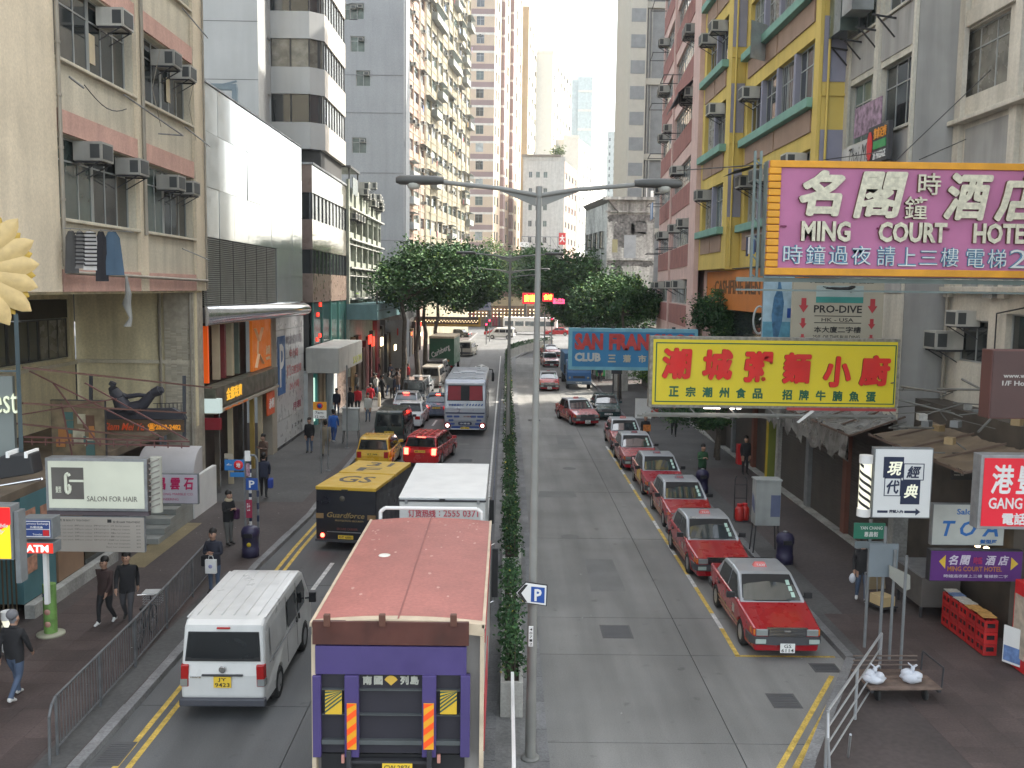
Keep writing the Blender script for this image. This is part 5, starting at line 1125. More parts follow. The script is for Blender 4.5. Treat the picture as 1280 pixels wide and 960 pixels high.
# ---------------- L5: blank grey tower end wall ----------------
GW = mat('grey_render', (.30, .31, .32), .9, var=.07, sc_=.3, streak=.10, fine=6)
b = bld('grey_tower', 'tall blank grey end wall with a few tiny windows', -10.3, 95)
core(b, -30, -10.1, 95.3, 99, 0, 62, GW); Mf = fr_(b, -30, 95, FACE_CAM)
wl = []
for x, y in ((438, 5), (447, 45), (454, 88), (449, 172), (446, 4)):
    X, Z = at(x, y, 95); wl.append((X + 29.3, X + 30.7, Z - 1.5, Z))
wall_grid(MB(), 19.75, 0, 62, wl, .25).obj('wall', GW, b, Mf)
for (a, c, z0, z1) in wl: window(b, Mf, a, c, z0, z1, .12, 2, .3, FR_AL, P_GN); aircon(b, Mf, c - .35, z1 - .5, .7)
for z in (13.0, 19.6, 25.4, 29, 38): boxpart('wall_joint', b, Mf, 6, 19.7, -.03, -.003, z, z + .07, mat('joint_grey', (.20, .20, .21), .8))
boxpart('street_wall', b, fr_(b, -10.25, 95.01, FACE_RIGHT), 0, 4, 0, .2, 0, 62, GW)
# ---------------- L6: crowded residential fronts on the left bend ----------------
def cluttered(b, M, W, z0, z1, fh, bw, wallm, rr, acp=.6, bal=.08, cl=.25, pier=None, balc=None):
    nb = int(W / bw); nf = int((z1 - z0) / fh); ops = []
    for i in range(nb):
        for j in range(nf): ops.append((i * bw + .25, (i + 1) * bw - .25, z0 + j * fh + 1.0, z0 + j * fh + 2.45))
    wall_grid(MB(), W, 0, z1, ops, .25).obj('wall', wallm, b, M)
    for (a, c, d, e) in ops:
        window(b, M, a, c, d, e, .15, 3, .3, FR_AL if rr.random() < .7 else FR_GR, rr.choice([P_DK, P_GN, P_CU, P_LT, P_DK]), simple=True)
        if rr.random() < acp: aircon(b, M, a + rr.random() * (c - a - .6) + .3, e - .45 - (.9 if rr.random() < .4 else 0), rr.uniform(.8, 1.1), k=False)
        q = rr.random()
        if q < bal:     # caged balcony
            boxpart('cage_balcony', b, M, a - .1, c + .1, -.9, -.003, d - .6, d + .35, balc or CONC); boxpart('cage_roof', b, M, a - .15, c + .15, -1.0, -.003, e + .15, e + .2, mat('tin_roof', (.20, .20, .18), .6))
            for k in range(5): u = a + (c - a) * k / 4; boxpart('cage_bar', b, M, u - .03, u + .03, -.9, -.85, d + .35, e + .15, FR_GR)
        elif q < bal + .12: boxpart('awning', b, M, a - .1, c + .1, -.7, -.003, e + .05, e + .10, mat('tin_roof', 0))
        elif q < bal + .12 + cl:
            u = a + rr.random() * (c - a - .5); pipe(b, M, [(u, -.7, d - .05), (u + .9, -.7, d - .05)], .02, STEEL, 'clothes_pole')
            for k in range(rr.randint(1, 3)): boxpart('hanging_clothes', b, M, u + .1 + k * .28, u + .32 + k * .28, -.72, -.68, d - .75 - rr.random() * .3, d - .08, rr.choice([mat('cloth_white', (.6, .6, .6), .9), mat('cloth_navy', (.03, .04, .09), .9), mat('cloth_red', (.35, .05, .06), .9), mat('cloth_yellow', (.5, .4, .1), .9), mat('cloth_blue', (.12, .22, .4), .9)]))
    for j in range(nf + 1): boxpart('floor_band', b, M, 0, W, -.06, -.003, z0 + j * fh + .02, z0 + j * fh + .2, pier or wallm)
    for i in range(nb + 1): boxpart('pier', b, M, max(0, i * bw - .12), min(W, i * bw + .12), -.1, -.004, z0, z1, pier or wallm)
    for i in range(0, nb, 2): pipe(b, M, [(i * bw + .3, -.15, z0), (i * bw + .3, -.15, z1)], .05, PIPE)
a6 = R(90 - 7); dx, dy = math.cos(a6), math.sin(a6)
def at6(t): return (-13.1 + dx * t, 125 + dy * t)
PKW = mat('res_pink', (.36, .24, .19), .85, var=.15, streak=.3); OLW = mat('res_olive_beige', (.26, .23, .16), .85, var=.2, streak=.4, sc_=.6)
rr = random.Random(21)
b = bld('apartment_block', 'narrow pink apartment front crowded with laundry beside the grey tower', *at6(0)); M = fr_(b, *at6(0), a6); cluttered(b, M, 10.8, 9, 66, 3.3, 3.6, PKW, rr, pier=mat('res_cream', (.36, .30, .22), .8)); MB().box(.1, 10.7, .3, 12, 0, 66).obj('core_wall', PKW, b, M)
b = bld('apartment_block', 'weathered beige apartment front with cages and awnings on the left bend', *at6(11)); M = fr_(b, *at6(11), a6); cluttered(b, M, 39.2, 9, 61, 3.4, 4.35, OLW, rr, bal=.16, cl=.2, balc=mat('cage_grey', (.22, .23, .21), .7)); MB().box(.1, 39.1, .3, 12, 0, 60.9).obj('core_wall', OLW, b, M)
boxpart('roof_hut', b, M, 19, 28, .3, 4, 60.9, 65, OLW); boxpart('roof_hut_green', b, M, 6, 13, .2, 3, 61, 66, mat('hut_teal', (.15, .30, .27), .7))
# ---------------- L7: banded tower ----------------
T7 = mat('tile_salmon', (.54, .42, .31), .7, var=.05, sc_=.4, streak=.05); T7M = mat('tile_mauve', (.27, .19, .18), .7, var=.06, sc_=.4); T7W = mat('tile_offwhite', (.62, .58, .52), .7)
Y7 = 216
def xat(x, Y): return at(x, 150, Y)[0]
x0, x1 = xat(560, Y7), xat(617.5, Y7)
b = bld('banded_tower', 'tall salmon tower striped with mauve bands behind the trees', x0, Y7); Mf = fr_(b, x0, Y7, FACE_CAM); W = x1 - x0; fh = 3.93; z0 = 10.8
nfl = 20; ws = [(xat(597, Y7) - x0 - .05 - .35, xat(603.5, Y7) - x0 + .15), (xat(578, Y7) - x0, xat(584, Y7) - x0 + .1)]
ops = [(a, c, z0 + j * fh + .45, z0 + j * fh + 2.5) for a, c in ws for j in range(nfl)]
wall_grid(MB(), W, 0, z0 + nfl * fh, ops, .2).obj('wall', T7, b, Mf)
for j in range(nfl):
    z = z0 + j * fh; boxpart('mauve_band', b, Mf, 0, W, -.08, -.003, z + 2.85, z + 3.96, T7M); boxpart('white_band', b, Mf, 0, W, -.06, -.003, z + 2.36, z + 2.84, T7W)
for (a, c, d, e) in ops: window(b, Mf, a, c, d, e, .1, 2, .35, FR_AL, rr.choice([P_DK, P_GN, P_LT]), simple=True); (aircon(b, Mf, (a + c) / 2, e - .4, .7, False) if rr.random() < .4 else None)
a7 = R(78); M = fr_(b, x1, Y7 + .002, a7); L7 = 31.5
cols = [(.8, 2.5), (3.6, 5.3), (10.2, 12), (13.5, 15.2), (20.2, 22), (24, 25.7), (28.5, 30.2)]
ops = [(a, c, z0 + j * fh + .5, z0 + j * fh + 2.6) for a, c in cols for j in range(nfl)]
wall_grid(MB(), L7, 0, z0 + nfl * fh, ops, .2).obj('street_wall', T7, b, M)
for (a, c, d, e) in ops: window(b, M, a, c, d, e, .1, 2, 0, FR_AL, rr.choice([P_DK, P_GN, P_LT]), simple=True)
for u in (7, 17):
    for j in range(nfl): z = z0 + j * fh; boxpart('mauve_strip', b, M, u, u + 2, -.8, -.003, z + .25, z + 3.6, T7M)
    boxpart('strip_spine', b, M, u + .1, u + 1.9, -.7, -.003, 8, z0 + nfl * fh, T7W)
MB().box(.05, L7 - .05, .3, 9, 0, z0 + nfl * fh).obj('core_wall', T7, b, M)
# ---------------- far towers ----------------
def tower(name, label, xa, xb, Y, ztop, ytop, fm, front=None, side=None, fh=3.1, wm=None, ang=75, L_=20, cols=6, wf=1.3, fcols=(), mat_side=None, zlow=6, simple=True):
    """xa..xb: front face across, measured in the photograph at depth Y; ytop: roof line"""
    X0_, X1_ = xat(xa, Y), xat(xb, Y); zt = ztop or at(640, ytop, Y)[1]
    b = bld(name, label, X0_, Y); Mf = fr_(b, X0_, Y, FACE_CAM); W = X1_ - X0_; nf = int((zt - zlow - 1) / fh); op = []
    for (a, c) in fcols:
        ua, uc = xat(a, Y) - X0_, xat(c, Y) - X0_
        for j in range(nf): op.append((ua, uc, zt - 1.2 - (j + 1) * fh + 1.0, zt - 1.2 - (j + 1) * fh + 2.4))
    wall_grid(MB(), W, 0, zt, op, .2).obj('wall', fm, b, Mf)
    for (a, c, d, e) in op: window(b, Mf, a, c, d, e, .1, 2, 0, FR_AL, wm or rr.choice([P_DK, P_GN]), simple=True)
    if L_:
        M = fr_(b, X1_, Y + .002, R(ang)); sp = L_ / cols; op = [(i * sp + (sp - sp * .55) / 2, i * sp + (sp + sp * .55) / 2, zt - 1.2 - (j + 1) * fh + 1.0, zt - 1.2 - (j + 1) * fh + 2.4) for i in range(cols) for j in range(nf)]
        wall_grid(MB(), L_, 0, zt, op, .25).obj('street_wall', mat_side or fm, b, M)
        for (a, c, d, e) in op: window(b, M, a, c, d, e, .12, 2, 0, FR_AL, wm or rr.choice([P_DK, P_GN, P_LT]), simple=True)
        MB().box(.05, L_ - .05, .3, 8, 0, zt - .02).obj('core_wall', fm, b, M)
    boxpart('parapet', b, Mf, -.1, W + .1, -.1, .4, zt, zt + .9, fm)
    return b, Mf, W, zt
TAN = mat('tile_tan_shaded', (.40, .31, .19), .8, var=.06, sc_=.3); CRE = mat('render_cream', (.55, .50, .40), .8, var=.06); WHT2 = mat('render_white_far', (.60, .58, .53), .8, var=.05)
tower('tan_tower', 'plain tan tower end wall just right of the banded tower', 645, 659.5, 250, None, 12, TAN, ang=82, L_=33, cols=5, fh=4.3, mat_side=CRE)  # shaded front darker, sunlit side paler: light put into the two colours
tower('white_tower', 'cream white tower with rows of small windows right of the tan tower', 664, 690, 270, None, 66, WHT2, ang=76, L_=30, cols=6, fh=3.3, mat_side=CRE)
b, Mf, W, zt = tower('low_block', 'low off white block with roof plants and small paired windows', 655, 707, 226, None, 200, mat('render_offwhite', (.50, .49, .46), .8, var=.1, streak=.2), ang=77, L_=19, cols=4, fh=3.8, fcols=((662, 666.5), (671, 676), (680.5, 685.5)), mat_side=mat('res_pink', 0))
boxpart('roof_slab', b, Mf, -.5, W * .9, -.6, .5, zt + .9, zt + 1.3, mat('slab_brown', (.20, .17, .14), .8))
mb = MB(); q = random.Random(3)
for i in range(260): leaf(mb, (W * .82 + q.gauss(0, .9), -.2 + q.gauss(0, .4), zt + 1.4 + abs(q.gauss(0, .8))), .45, q)
mb.obj('roof_plant', LEAFL, b, Mf)
tower('stepped_block', 'sunlit white block stepping down right of the roof plants', 705, 724, 275, None, 172, WHT2, ang=74, L_=26, cols=5, fh=3.4)
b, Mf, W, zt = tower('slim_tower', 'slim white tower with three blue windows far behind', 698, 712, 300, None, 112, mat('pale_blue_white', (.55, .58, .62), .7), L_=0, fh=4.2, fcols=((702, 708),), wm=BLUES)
b, Mf, W, zt = tower('blue_tower', 'slim tower with blue vertical lettering strip far away', 709.5, 722, 330, None, 98, WHT2, L_=0)
boxpart('blue_strip', b, Mf, W * .25, W * .5, -.1, -.003, zt - 30, zt - 2, mat('strip_blue', (.12, .14, .30), .6))
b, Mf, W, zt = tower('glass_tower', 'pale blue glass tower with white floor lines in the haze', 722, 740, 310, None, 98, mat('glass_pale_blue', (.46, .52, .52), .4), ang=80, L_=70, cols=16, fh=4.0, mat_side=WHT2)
for k in range(12): boxpart('floor_line', b, Mf, 0, W, -.1, -.003, zt - 4 - k * 6, zt - 3.3 - k * 6, WHT2)
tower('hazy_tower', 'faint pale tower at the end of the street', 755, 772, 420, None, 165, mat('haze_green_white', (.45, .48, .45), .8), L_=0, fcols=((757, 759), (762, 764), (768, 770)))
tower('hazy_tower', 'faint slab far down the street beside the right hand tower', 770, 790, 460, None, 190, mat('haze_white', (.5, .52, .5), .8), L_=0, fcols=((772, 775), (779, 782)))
tower('hazy_tower', 'white slab hidden behind the cream tower', 640, 664, 300, None, 205, WHT2, L_=0, fcols=((645, 648), (655, 658)))
# right far tower
YT = 112; X0_ = xat(785, YT)
b = bld('striped_tower', 'tall grey tower with beige and grey panels rising behind the stained house', X0_, YT); Mf = fr_(b, X0_, YT, FACE_CAM); TB = mat('tower_beige', (.44, .42, .36), .8, var=.05); TG = mat('tower_greypanel', (.23, .24, .24), .7)
W1 = xat(806, YT) - X0_; W2 = xat(840, YT) - X0_
MB().box(0, W1, 0, 14, 0, 62).obj('wall', TB, b, Mf); MB().box(W1, W2 + 4, .8, 14, 0, 62).obj('side_wall', TG, b, Mf)
for k in range(17): boxpart('grey_panel', b, Mf, .15, W1 - .15, -.04, -.003, 13 + k * 2.9, 14.5 + k * 2.9, TG)
for u in (W1 + .25, W1 + .6): boxpart('riser', b, Mf, u, u + .12, .5, .797, 0, 62, mat('riser_pale', (.35, .35, .32), .7))
for k in range(6): boxpart('refuge_slab', b, Mf, W1, W2 + 4, .4, .797, 15 + k * 8.6, 15.7 + k * 8.6, TB)
b = bld('shade_block', 'unseen plain block added behind the right trees to shade the far road', 23, 104); MB().box(0, 18, 0, 40, -.1, 48).obj('wall', CRE, b)  # out of sight, added to keep sun off the far road
# ---------------- right: stained old house ----------------
STN = mat('stained_render', (.45, .455, .43), .9, var=.3, sc_=.35, streak=.75, fine=5, bump=.2); YS = 88
X0_ = xat(762, YS); X1_ = xat(822, YS)
b = bld('stained_house', 'old grey house with black rain stains and tiled eaves behind the right trees', X0_, YS); Mf = fr_(b, X0_, YS, FACE_CAM); W = X1_ - X0_
zt = at(790, 250, YS)[1]; wall_grid(MB(), W, 0, zt, []).obj('wall', STN, b, Mf); MB().box(.02, W, .05, 14, 0, zt - .05).obj('core_wall', STN, b, Mf)
MDK = mat('black_mould', (.15, .15, .145), .95, var=.5, sc_=1.0, fine=4); q = random.Random(8)
for u0, u1, z0, z1 in ((0, W, zt - 2.1, zt - 1.3), (.6, 2.6, zt - 4.2, zt - 2.0), (2.2, 3.7, zt - 3.2, zt - 1.9), (0, W, zt - 6.1, zt - 5.5), (.3, 1.6, zt - 7.5, zt - 6.1), (2.4, 3.2, zt - 7.9, zt - 6.8), (.6, 1.0, zt - 8.6, zt - 7.4)):
    P = []; n = 60; ku = 0
    for i in range(n): a = 2 * PI * i / n; kk = q.uniform(.6, 1.3) if math.sin(a) < 0 else q.uniform(.9, 1.05); ee = .45; P.append(((u0 + u1) / 2 + math.copysign(abs(math.cos(a)) ** ee, math.cos(a)) * (u1 - u0) / 2 * q.uniform(.92, 1.04), -.004 - ku * .001, (z0 + z1) / 2 + math.copysign(abs(math.sin(a)) ** ee, math.sin(a)) * (z1 - z0) / 2 * kk))
    P = [(max(0, min(W, x)), y, z) for x, y, z in P]; MB().add(P, [tuple(range(n))]).obj('mould_stain', MDK, b, Mf)
boxpart('cornice', b, Mf, -.4, W, -.5, .3, zt - .02, zt + .25, STN); boxpart('under_cornice_band', b, Mf, -.2, W, -.2, -.006, zt - 1.15, zt - 1.0, STN); boxpart('string_course', b, Mf, 0, W, -.15, -.008, zt - 5.5, zt - 5.3, STN)  # band below the cornice is the same render, standing proud
boxpart('patched_window', b, Mf, 1.6, 2.7, -.03, -.007, zt - 5.3, zt - 3.2, mat('patch_bluegrey', (.33, .36, .38), .8)); boxpart('patched_window', b, Mf, .5, 1.0, -.03, -.007, zt - 4.8, zt - 3.6, mat('patch_yellowish', (.36, .34, .2), .8))
M = fr_(b, X0_, YS + .02, R(97)); 
wall_grid(MB(), 10, 0, zt - .3, [(a, a + 1.3, z, z + 1.6) for a in (1, 3, 5, 7) for z in (6.5, 9.3, 12.3)], .3).obj('street_wall', STN, b, M)
for a in (1, 3, 5, 7):
    for z in (6.5, 9.3, 12.3): window(b, M, a, a + 1.3, z, z + 1.6, .15, 3, .3, FR_DK, P_DK)
mb = MB().poly([(-1.2, -1.3, zt - .8), (0, .2, zt + .5), (0, .2, zt + .3), (-1.2, -1.3, zt - 1.0)], (0, 0, 0)) if False else MB()
mb.add([(-.5, -.9, zt - 1.1), (10, -.9, zt - 1.1), (10, .3, zt + .2), (-.5, .3, zt + .2), (-.5, -.9, zt - 1.22), (10, -.9, zt - 1.22)], [(0, 1, 2, 3), (4, 5, 1, 0), (4, 0, 3)])
mb.obj('tiled_eave', mat('eave_dark', (.12, .11, .10), .9), b, M)
for k in range(20): MB().bar((-.4 + k * .53, -.93, zt - 1.12), (-.4 + k * .53, .25, zt + .22), .06, 5).obj('eave_tile', mat('eave_tile_grey', (.16, .15, .14), .9, per=.2), b, M)
boxpart('aerial', b, Mf, 3.6, 3.66, .5, .56, zt, zt + 1.6, WHP); boxpart('chimney_pipe', b, Mf, 4.0, 4.25, .3, .5, zt, zt + .9, WHP)
# ---------------- right: pink building ----------------
PB1 = mat('band_palepink', (.54, .38, .34), .85, var=.08, streak=.15); PB2 = mat('panel_oxide', (.27, .115, .10), .85, var=.12, streak=.2)
a = R(-90 - 4); Lp = 24.0; dirp = Vector((math.sin(R(4)), math.cos(R(4)))); far = Vector((10.15, 50.3)) + dirp * Lp
b = bld('pink_building', 'pink and oxide red apartment building with black awnings on the right', 10.15, 50.3); M = fr_(b, far.x, far.y, a)
fls = [6.3 + 3.55 * k for k in range(8)]; bays = [(.5, 8.8), (9.6, 20.9)]
ops = [(a_, c, z + 1.35, z + 2.85) for a_, c in bays for z in fls]
wall_grid(MB(), Lp, 5.4, 50, ops, .3).obj('wall', PB1, b, M); MB().box(.05, Lp - .05, .35, 12, 5.5, 50).obj('core_wall', PB1, b, M)
rr = random.Random(31)
for bi, (a_, c) in enumerate(bays):
    for z in fls:
        boxpart('oxide_panel', b, M, a_, c, -.04, -.003, z + .05, z + 1.3, PB2)
        n = 2 if bi == 0 else 3
        for i in range(n): u0 = a_ + (c - a_) * i / n; window(b, M, u0 + .04, u0 + (c - a_) / n - .04, z + 1.36, z + 2.84, .15, 4, .3, FR_AL, rr.choice([P_DK, P_GN, P_LT]))
        for i in range(2): aircon(b, M, a_ + .6 + rr.random() * (c - a_ - 1.2), z + 2.3, 1.15)
        if rr.random() < .6: pipe(b, M, [(a_ + 2, -.1, z + 1.3), (a_ + 2, -1.2, z + 1.3), (a_ + 4.5, -1.2, z + 1.3), (a_ + 4.5, -.1, z + 1.3)], .03, DARKM, 'clothes_rail')
def awn(u0, u1, z):
    MB().add([(u0, -.01, z + .9), (u1, -.01, z + .9), (u1, -1.0, z), (u0, -1.0, z), (u0, -1.0, z - .12), (u1, -1.0, z - .12)], [(3, 2, 1, 0), (4, 5, 2, 3), (0, 1, 2, 3)]).obj('black_awning', mat('awning_black', (.05, .05, .05), .7), b, M)
awn(13.5, 20.9, fls[5] + 2.4); awn(14.5, 20.9, fls[3] + 2.4)
for k in range(4): boxpart('hanging_clothes', b, M, 5 + k * .5, 5.35 + k * .5, -1.1, -1.06, fls[2] + .1, fls[2] + 1.25, [mat('cloth_blue', 0), mat('cloth_white', 0), mat('cloth_paleblue', (.35, .45, .6), .9)][k % 3])
boxpart('pilaster', b, M, 21.3, 24.0, -.25, -.003, 5.4, 38.2, PB1); boxpart('pilaster', b, M, 9.0, 9.4, -.12, -.003, 5.4, 38.2, PB1)
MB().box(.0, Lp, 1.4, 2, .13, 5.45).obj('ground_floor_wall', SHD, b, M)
# ---------------- right: yellow, purple and green building ----------------
YW = mat('render_yellow', (.56, .42, .11), .85, var=.08, sc_=.8, streak=.15); PUW = mat('render_lilac', (.24, .24, .30), .85, var=.08, streak=.12); GNS = mat('sill_green', (.16, .31, .25), .75, var=.12, sc_=2); TNW = mat('render_taupe', (.29, .20, .15), .85, var=.08, streak=.12)
b = bld('yellow_building', 'yellow, lilac and green trimmed building behind the pink hotel sign', 10.8, 33.4)
def ysec(X, ya, yb, zlo):
    M = fr_(b, X, yb, FACE_LEFT); W = yb - ya; fl = [11.45 + 3.82 * k for k in range(-1 if zlo < 9.6 else 0, 7)]; n = 2 if W > 8 else 1
    m0 = .55; ops = []
    for z in fl:
        if z < zlo: continue
        ops.append((m0, W - .9, z + .05, z + 2.15))
    wall_grid(MB(), W, zlo, 50, ops, .35).obj('wall', YW, b, M); MB().box(.05, W - .05, .4, 10, zlo, 50).obj('core_wall', YW, b, M)
    q = random.Random(int(X * 10))
    for (a_, c, d, e) in ops:
        boxpart('green_sill', b, M, a_ - .3, c + .3, -.32, .2, d - .34, d - .003, GNS, .02)
        boxpart('taupe_panel', b, M, a_ + .05, (a_ + c) / 2 - .08, -.06, -.003, d - 1.15, d - .36, TNW); boxpart('taupe_panel', b, M, (a_ + c) / 2 + .08, c - .05, -.06, -.003, d - 1.15, d - .36, TNW)
        k = max(2, int((c - a_) / 2.2)); wd = (c - a_) / k
        for i in range(k):
            window(b, M, a_ + i * wd + .06, a_ + (i + 1) * wd - .06, d, e, .2, 3, .35, FR_AL, q.choice([P_DK, P_CU, P_GN, P_DK]), bars=0 if q.random() < .6 else 9)
            if i: boxpart('lilac_mullion', b, M, a_ + i * wd - .12, a_ + i * wd + .12, .0, .2, d, e, PUW)
            if q.random() < .55: aircon(b, M, a_ + i * wd + wd * .5, e - .55, 1.15)
    return M, W
M, W = ysec(10.8, 33.4, 44.2, 9.55)
boxpart('pilaster', b, M, W - .55, W - .002, -.12, -.003, 9.55, 38, YW)
M2, W2_ = ysec(10.15, 44.2, 50.3, 9.55)
for Mx, wx, X in ((fr_(b, 10.8, 33.4, FACE_CAM), .88, 0), (fr_(b, 10.15, 44.2, FACE_CAM), .64, 0)):
    z = 9.6; k = 0
    MB().box(.008, wx, .0, .3, 9.5, 50).obj('end_wall', YW, b, Mx)
    for k in range(7):
        zz = 11.9 + 3.82 * k; boxpart('lilac_panel', b, Mx, .01, wx - .01, -.03, -.003, zz, zz + 2.2, PUW); boxpart('end_moulding', b, Mx, 0, wx, -.07, -.003, zz - .48, zz - .40, YW)
    pipe(b, Mx, [(.18, -.12, 9.6), (.18, -.12, 30)], .045, YW)
boxpart('green_lintel', b, M, 0, W, -.3, 0, 9.50, 9.545, FR_DK)
# orange shop sign over the green tree
OSG = mat('orange_fascia', (.52, .17, .03), .6, var=.08)
boxpart('orange_fascia', b, fr_(b, 10.6, 50.3, FACE_LEFT), .2, 16.5, .0, .2, 7.6, 9.45, OSG); lettering('CASHFINE MEN ESS LTD', 2.2, 15.6, 8.35, 9.0, -.005, mat('letter_brown', (.14, .07, .03), .7), b, fr_(b, 10.6, 50.3, FACE_LEFT), depth=.02)
boxpart('orange_shop_glass', b, fr_(b, 10.9, 50.3, FACE_LEFT), .2, 16.5, .0, .2, 4.8, 7.58, P_DK)
# black awning + clothes
MB().add([(1.0, -.01, 13.9), (3.4, -.01, 13.9), (3.4, -1.1, 13.6), (1.0, -1.1, 13.6)], [(3, 2, 1, 0)]).obj('black_awning', mat('awning_black', 0), b, M)
MB().add([(1.2, .1, 18.1), (1.9, -.75, 18.1), (1.9, -.75, 19.6), (1.2, .1, 19.6), (1.2, .13, 18.1), (1.9, -.72, 18.1), (1.9, -.72, 19.6), (1.2, .13, 19.6)], [(0, 1, 2, 3), (7, 6, 5, 4)]).obj('open_casement', [P_LT], b, M @ T(2.2, -.1, 0))
pipe(b, M, [(5.5, -.1, 10.7), (5.5, -1.1, 10.7), (8.8, -1.1, 10.7), (8.8, -.1, 10.7)], .025, STEEL, 'clothes_rail')
q = random.Random(4)
for k in range(9): boxpart('hanging_clothes', b, M, 5.7 + k * .33, 5.95 + k * .33, -1.13, -1.08, 10.65 - q.uniform(.6, 1.25), 10.65, [mat('cloth_navy', 0), mat('cloth_white', 0), mat('cloth_olive', (.12, .12, .08), .9), mat('cloth_blue', 0)][k % 4])
# ground floor right: shutters, piers, glazed strip
b = bld('shuttered_shops', 'dark row of closed roller shutters under the right hand buildings', 12, 20)
SHU = mat('shutter_brown', (.06, .053, .046), .6, var=.2, sc_=1, streak=.2); M = fr_(b, 11.9, 84, FACE_LEFT)
MB().box(0, 62, .3, 3, .13, 5.4).obj('back_wall', SHD, b, M)
sl = MB().add([(0, -.02, 0), (3.6, -.02, 0), (3.6, 0, .05), (0, 0, .05), (0, -.02, -.055), (3.6, -.02, -.055)], [(0, 1, 2, 3), (4, 5, 1, 0)]).mesh('shutter_slat', SHU)
for k in range(8):
    y0 = 84 - (28 + k * 4.05); u = 84 - y0 - 4.05
    u = 84 - 28 - (k + 1) * 4.05
    if u < 0: break
    sh = boxpart('roller_shutter', b, M, u + .2, u + 3.85, .02, .2, .15, 3.6, SHU)
    if k < 3:
        for j in range(34): link('shutter_slat', sl, sh, Matrix.Translation((u + .22, .018, .22 + j * .1)))
    boxpart('shop_pier', b, M, u + 3.86, u + 4.24, -.15, .3, .13, 4.6, [CONC, mat('pier_brownred', (.16, .06, .04), .7), GREYP][k % 3])
    boxpart('shop_fascia', b, M, u + .1, u + 4.1, -.1, .25, 3.62, 4.6, mat('fascia_brown', (.045, .034, .028), .6))
boxpart('shop_step', b, M, 20, 58, -.3, .0, .13, .2, CONC)
X_, Y_ = gd(962, 606); mb = MB().box(X_ - .18, X_ + .18, Y_ - .18, Y_ + .18, .13, 6.2); mb.obj('green_pillar', mat('pillar_moss', (.16, .19, .03), .6), b, Matrix.Translation((-12, -20, 0)))
boxpart('pillar_yellow_face', b, Matrix.Translation((-12, -20, 0)), X_ - .20, X_ - .181, Y_ - .15, Y_ + .15, .13, 3.2, mat('pillar_yellow', (.5, .36, .02), .5))
boxpart('red_bin_by_pillar', b, Matrix.Translation((-12, -20, 0)), 11.3, 11.6, 45, 45.4, .13, 1.1, REDS)
# ---------------- right: grey white building and cream building ----------------
GWM = mat('render_greywhite', (.50, .48, .41), .85, var=.1, sc_=.8, streak=.3, fine=12); SPG = mat('spandrel_grey', (.33, .325, .31), .85, var=.1, sc_=1, streak=.3)
b = bld('grey_apartment_block', 'grey and off white block with bracketed windows above the hotel sign', 11.7, 27.8)
M = fr_(b, 11.7, 33.4, FACE_LEFT); W = 5.6; zw = [(13.45 + 3.6 * k, 15.5 + 3.6 * k) for k in range(-1, 5)]
bb = [(.25, 2.45), (2.95, 5.35)]
wall_grid(MB(), W, 4.6, 48, [(a_, c, d, e) for a_, c in bb for d, e in zw], .3).obj('wall', GWM, b, M); core(b, 11.95, 20, 27.9, 33.3, 4.6, 48, GWM)
for a_, c in bb:
    for d, e in zw:
        window(b, M, a_ + .01, c - .01, d, e, .18, 3, .33, FR_AL, P_GN if a_ < 1 else P_DK)
        boxpart('window_sill', b, M, a_ - .05, c + .05, -.1, .2, d - .09, d - .003, GWM, .01); boxpart('spandrel', b, M, a_, c, -.03, -.003, d - 1.35, d - .12, SPG)
for u in (0, 2.55, 5.45): boxpart('pilaster', b, M, max(.0, u), min(W, u + .35), -.1, -.004, 9, 36, GWM)
Me = fr_(b, 11.7, 27.8, FACE_CAM); MB().box(.008, 1.3, .0, .3, 4.6, 48).obj('end_wall', SPG, b, Me)
# brackets, open window boxes at the top
for u in (.1, 1.2, 2.6, 4.0): MB().beam((u, -.0, 16.75), (u, -.75, 16.85), .05, .05).beam((u, -.05, 16.2), (u, -.6, 16.8), .04, .04).obj('iron_bracket', DARK, b, M)
boxpart('window_cage', b, M, .2, 1.3, -.8, -.2, 17.1, 18.8, P_GN); boxpart('window_cage', b, M, 1.7, 2.6, -.9, -.2, 17.4, 19.2, P_LT)
MB().path([(-.1, -.9, 17.0), (-.1, -.9, 18.8), (-.1, -.1, 18.8), (-.1, -.1, 17.0), (-.1, -.9, 17.0)], .04, 4).obj('casement_frame', FR_DK, b, M)
CRM3 = mat('render_cream_right', (.56, .52, .44), .85, var=.1, sc_=.7, streak=.3, fine=12)
b = bld('cream_building', 'cream building with large curtained window at the top right', 13, 18)
M = fr_(b, 13.0, 27.8, FACE_LEFT); W = 14.0; u0, u1 = 27.8 - atx(1199, 60, 13)[0], 27.8 - atx(1261, 60, 13)[0]
zt, zb = atx(1261, 10, 13)[1], atx(1261, 100, 13)[1]
ops = [(u0 + .0, u1, zb + 3.85 * k, zt + 3.85 * k) for k in (0, 1, 2)] + [(u1 + .8, u1 + 3.8, zb + 3.85 * k, zt + 3.85 * k) for k in (0, 1)]
X1, Z1_ = 27.8 - atx(1138, 420, 13)[0], 0
ops += [(.6, 2.4, atx(1180, 448, 13)[1], atx(1180, 402, 13)[1] + .1), (3.3, 6.4, 6.5, 8.0)]
wall_grid(MB(), W, 4.2, 44, ops, .3).obj('wall', CRM3, b, M); core(b, 13.35, 22, 14, 27.7, 4.2, 44, CRM3)
for i, (a_, c, d, e) in enumerate(ops): window(b, M, a_ + .01, c - .01, d, e, .15, 3 if i < 5 else 2, .3 if i < 5 else 0, FR_AL, P_CU if i in (0, 1) else P_DK)
boxpart('window_surround', b, M, u0 - .3, u1 + .3, -.12, -.003, zt + .05, zt + .5, CRM3, .02)
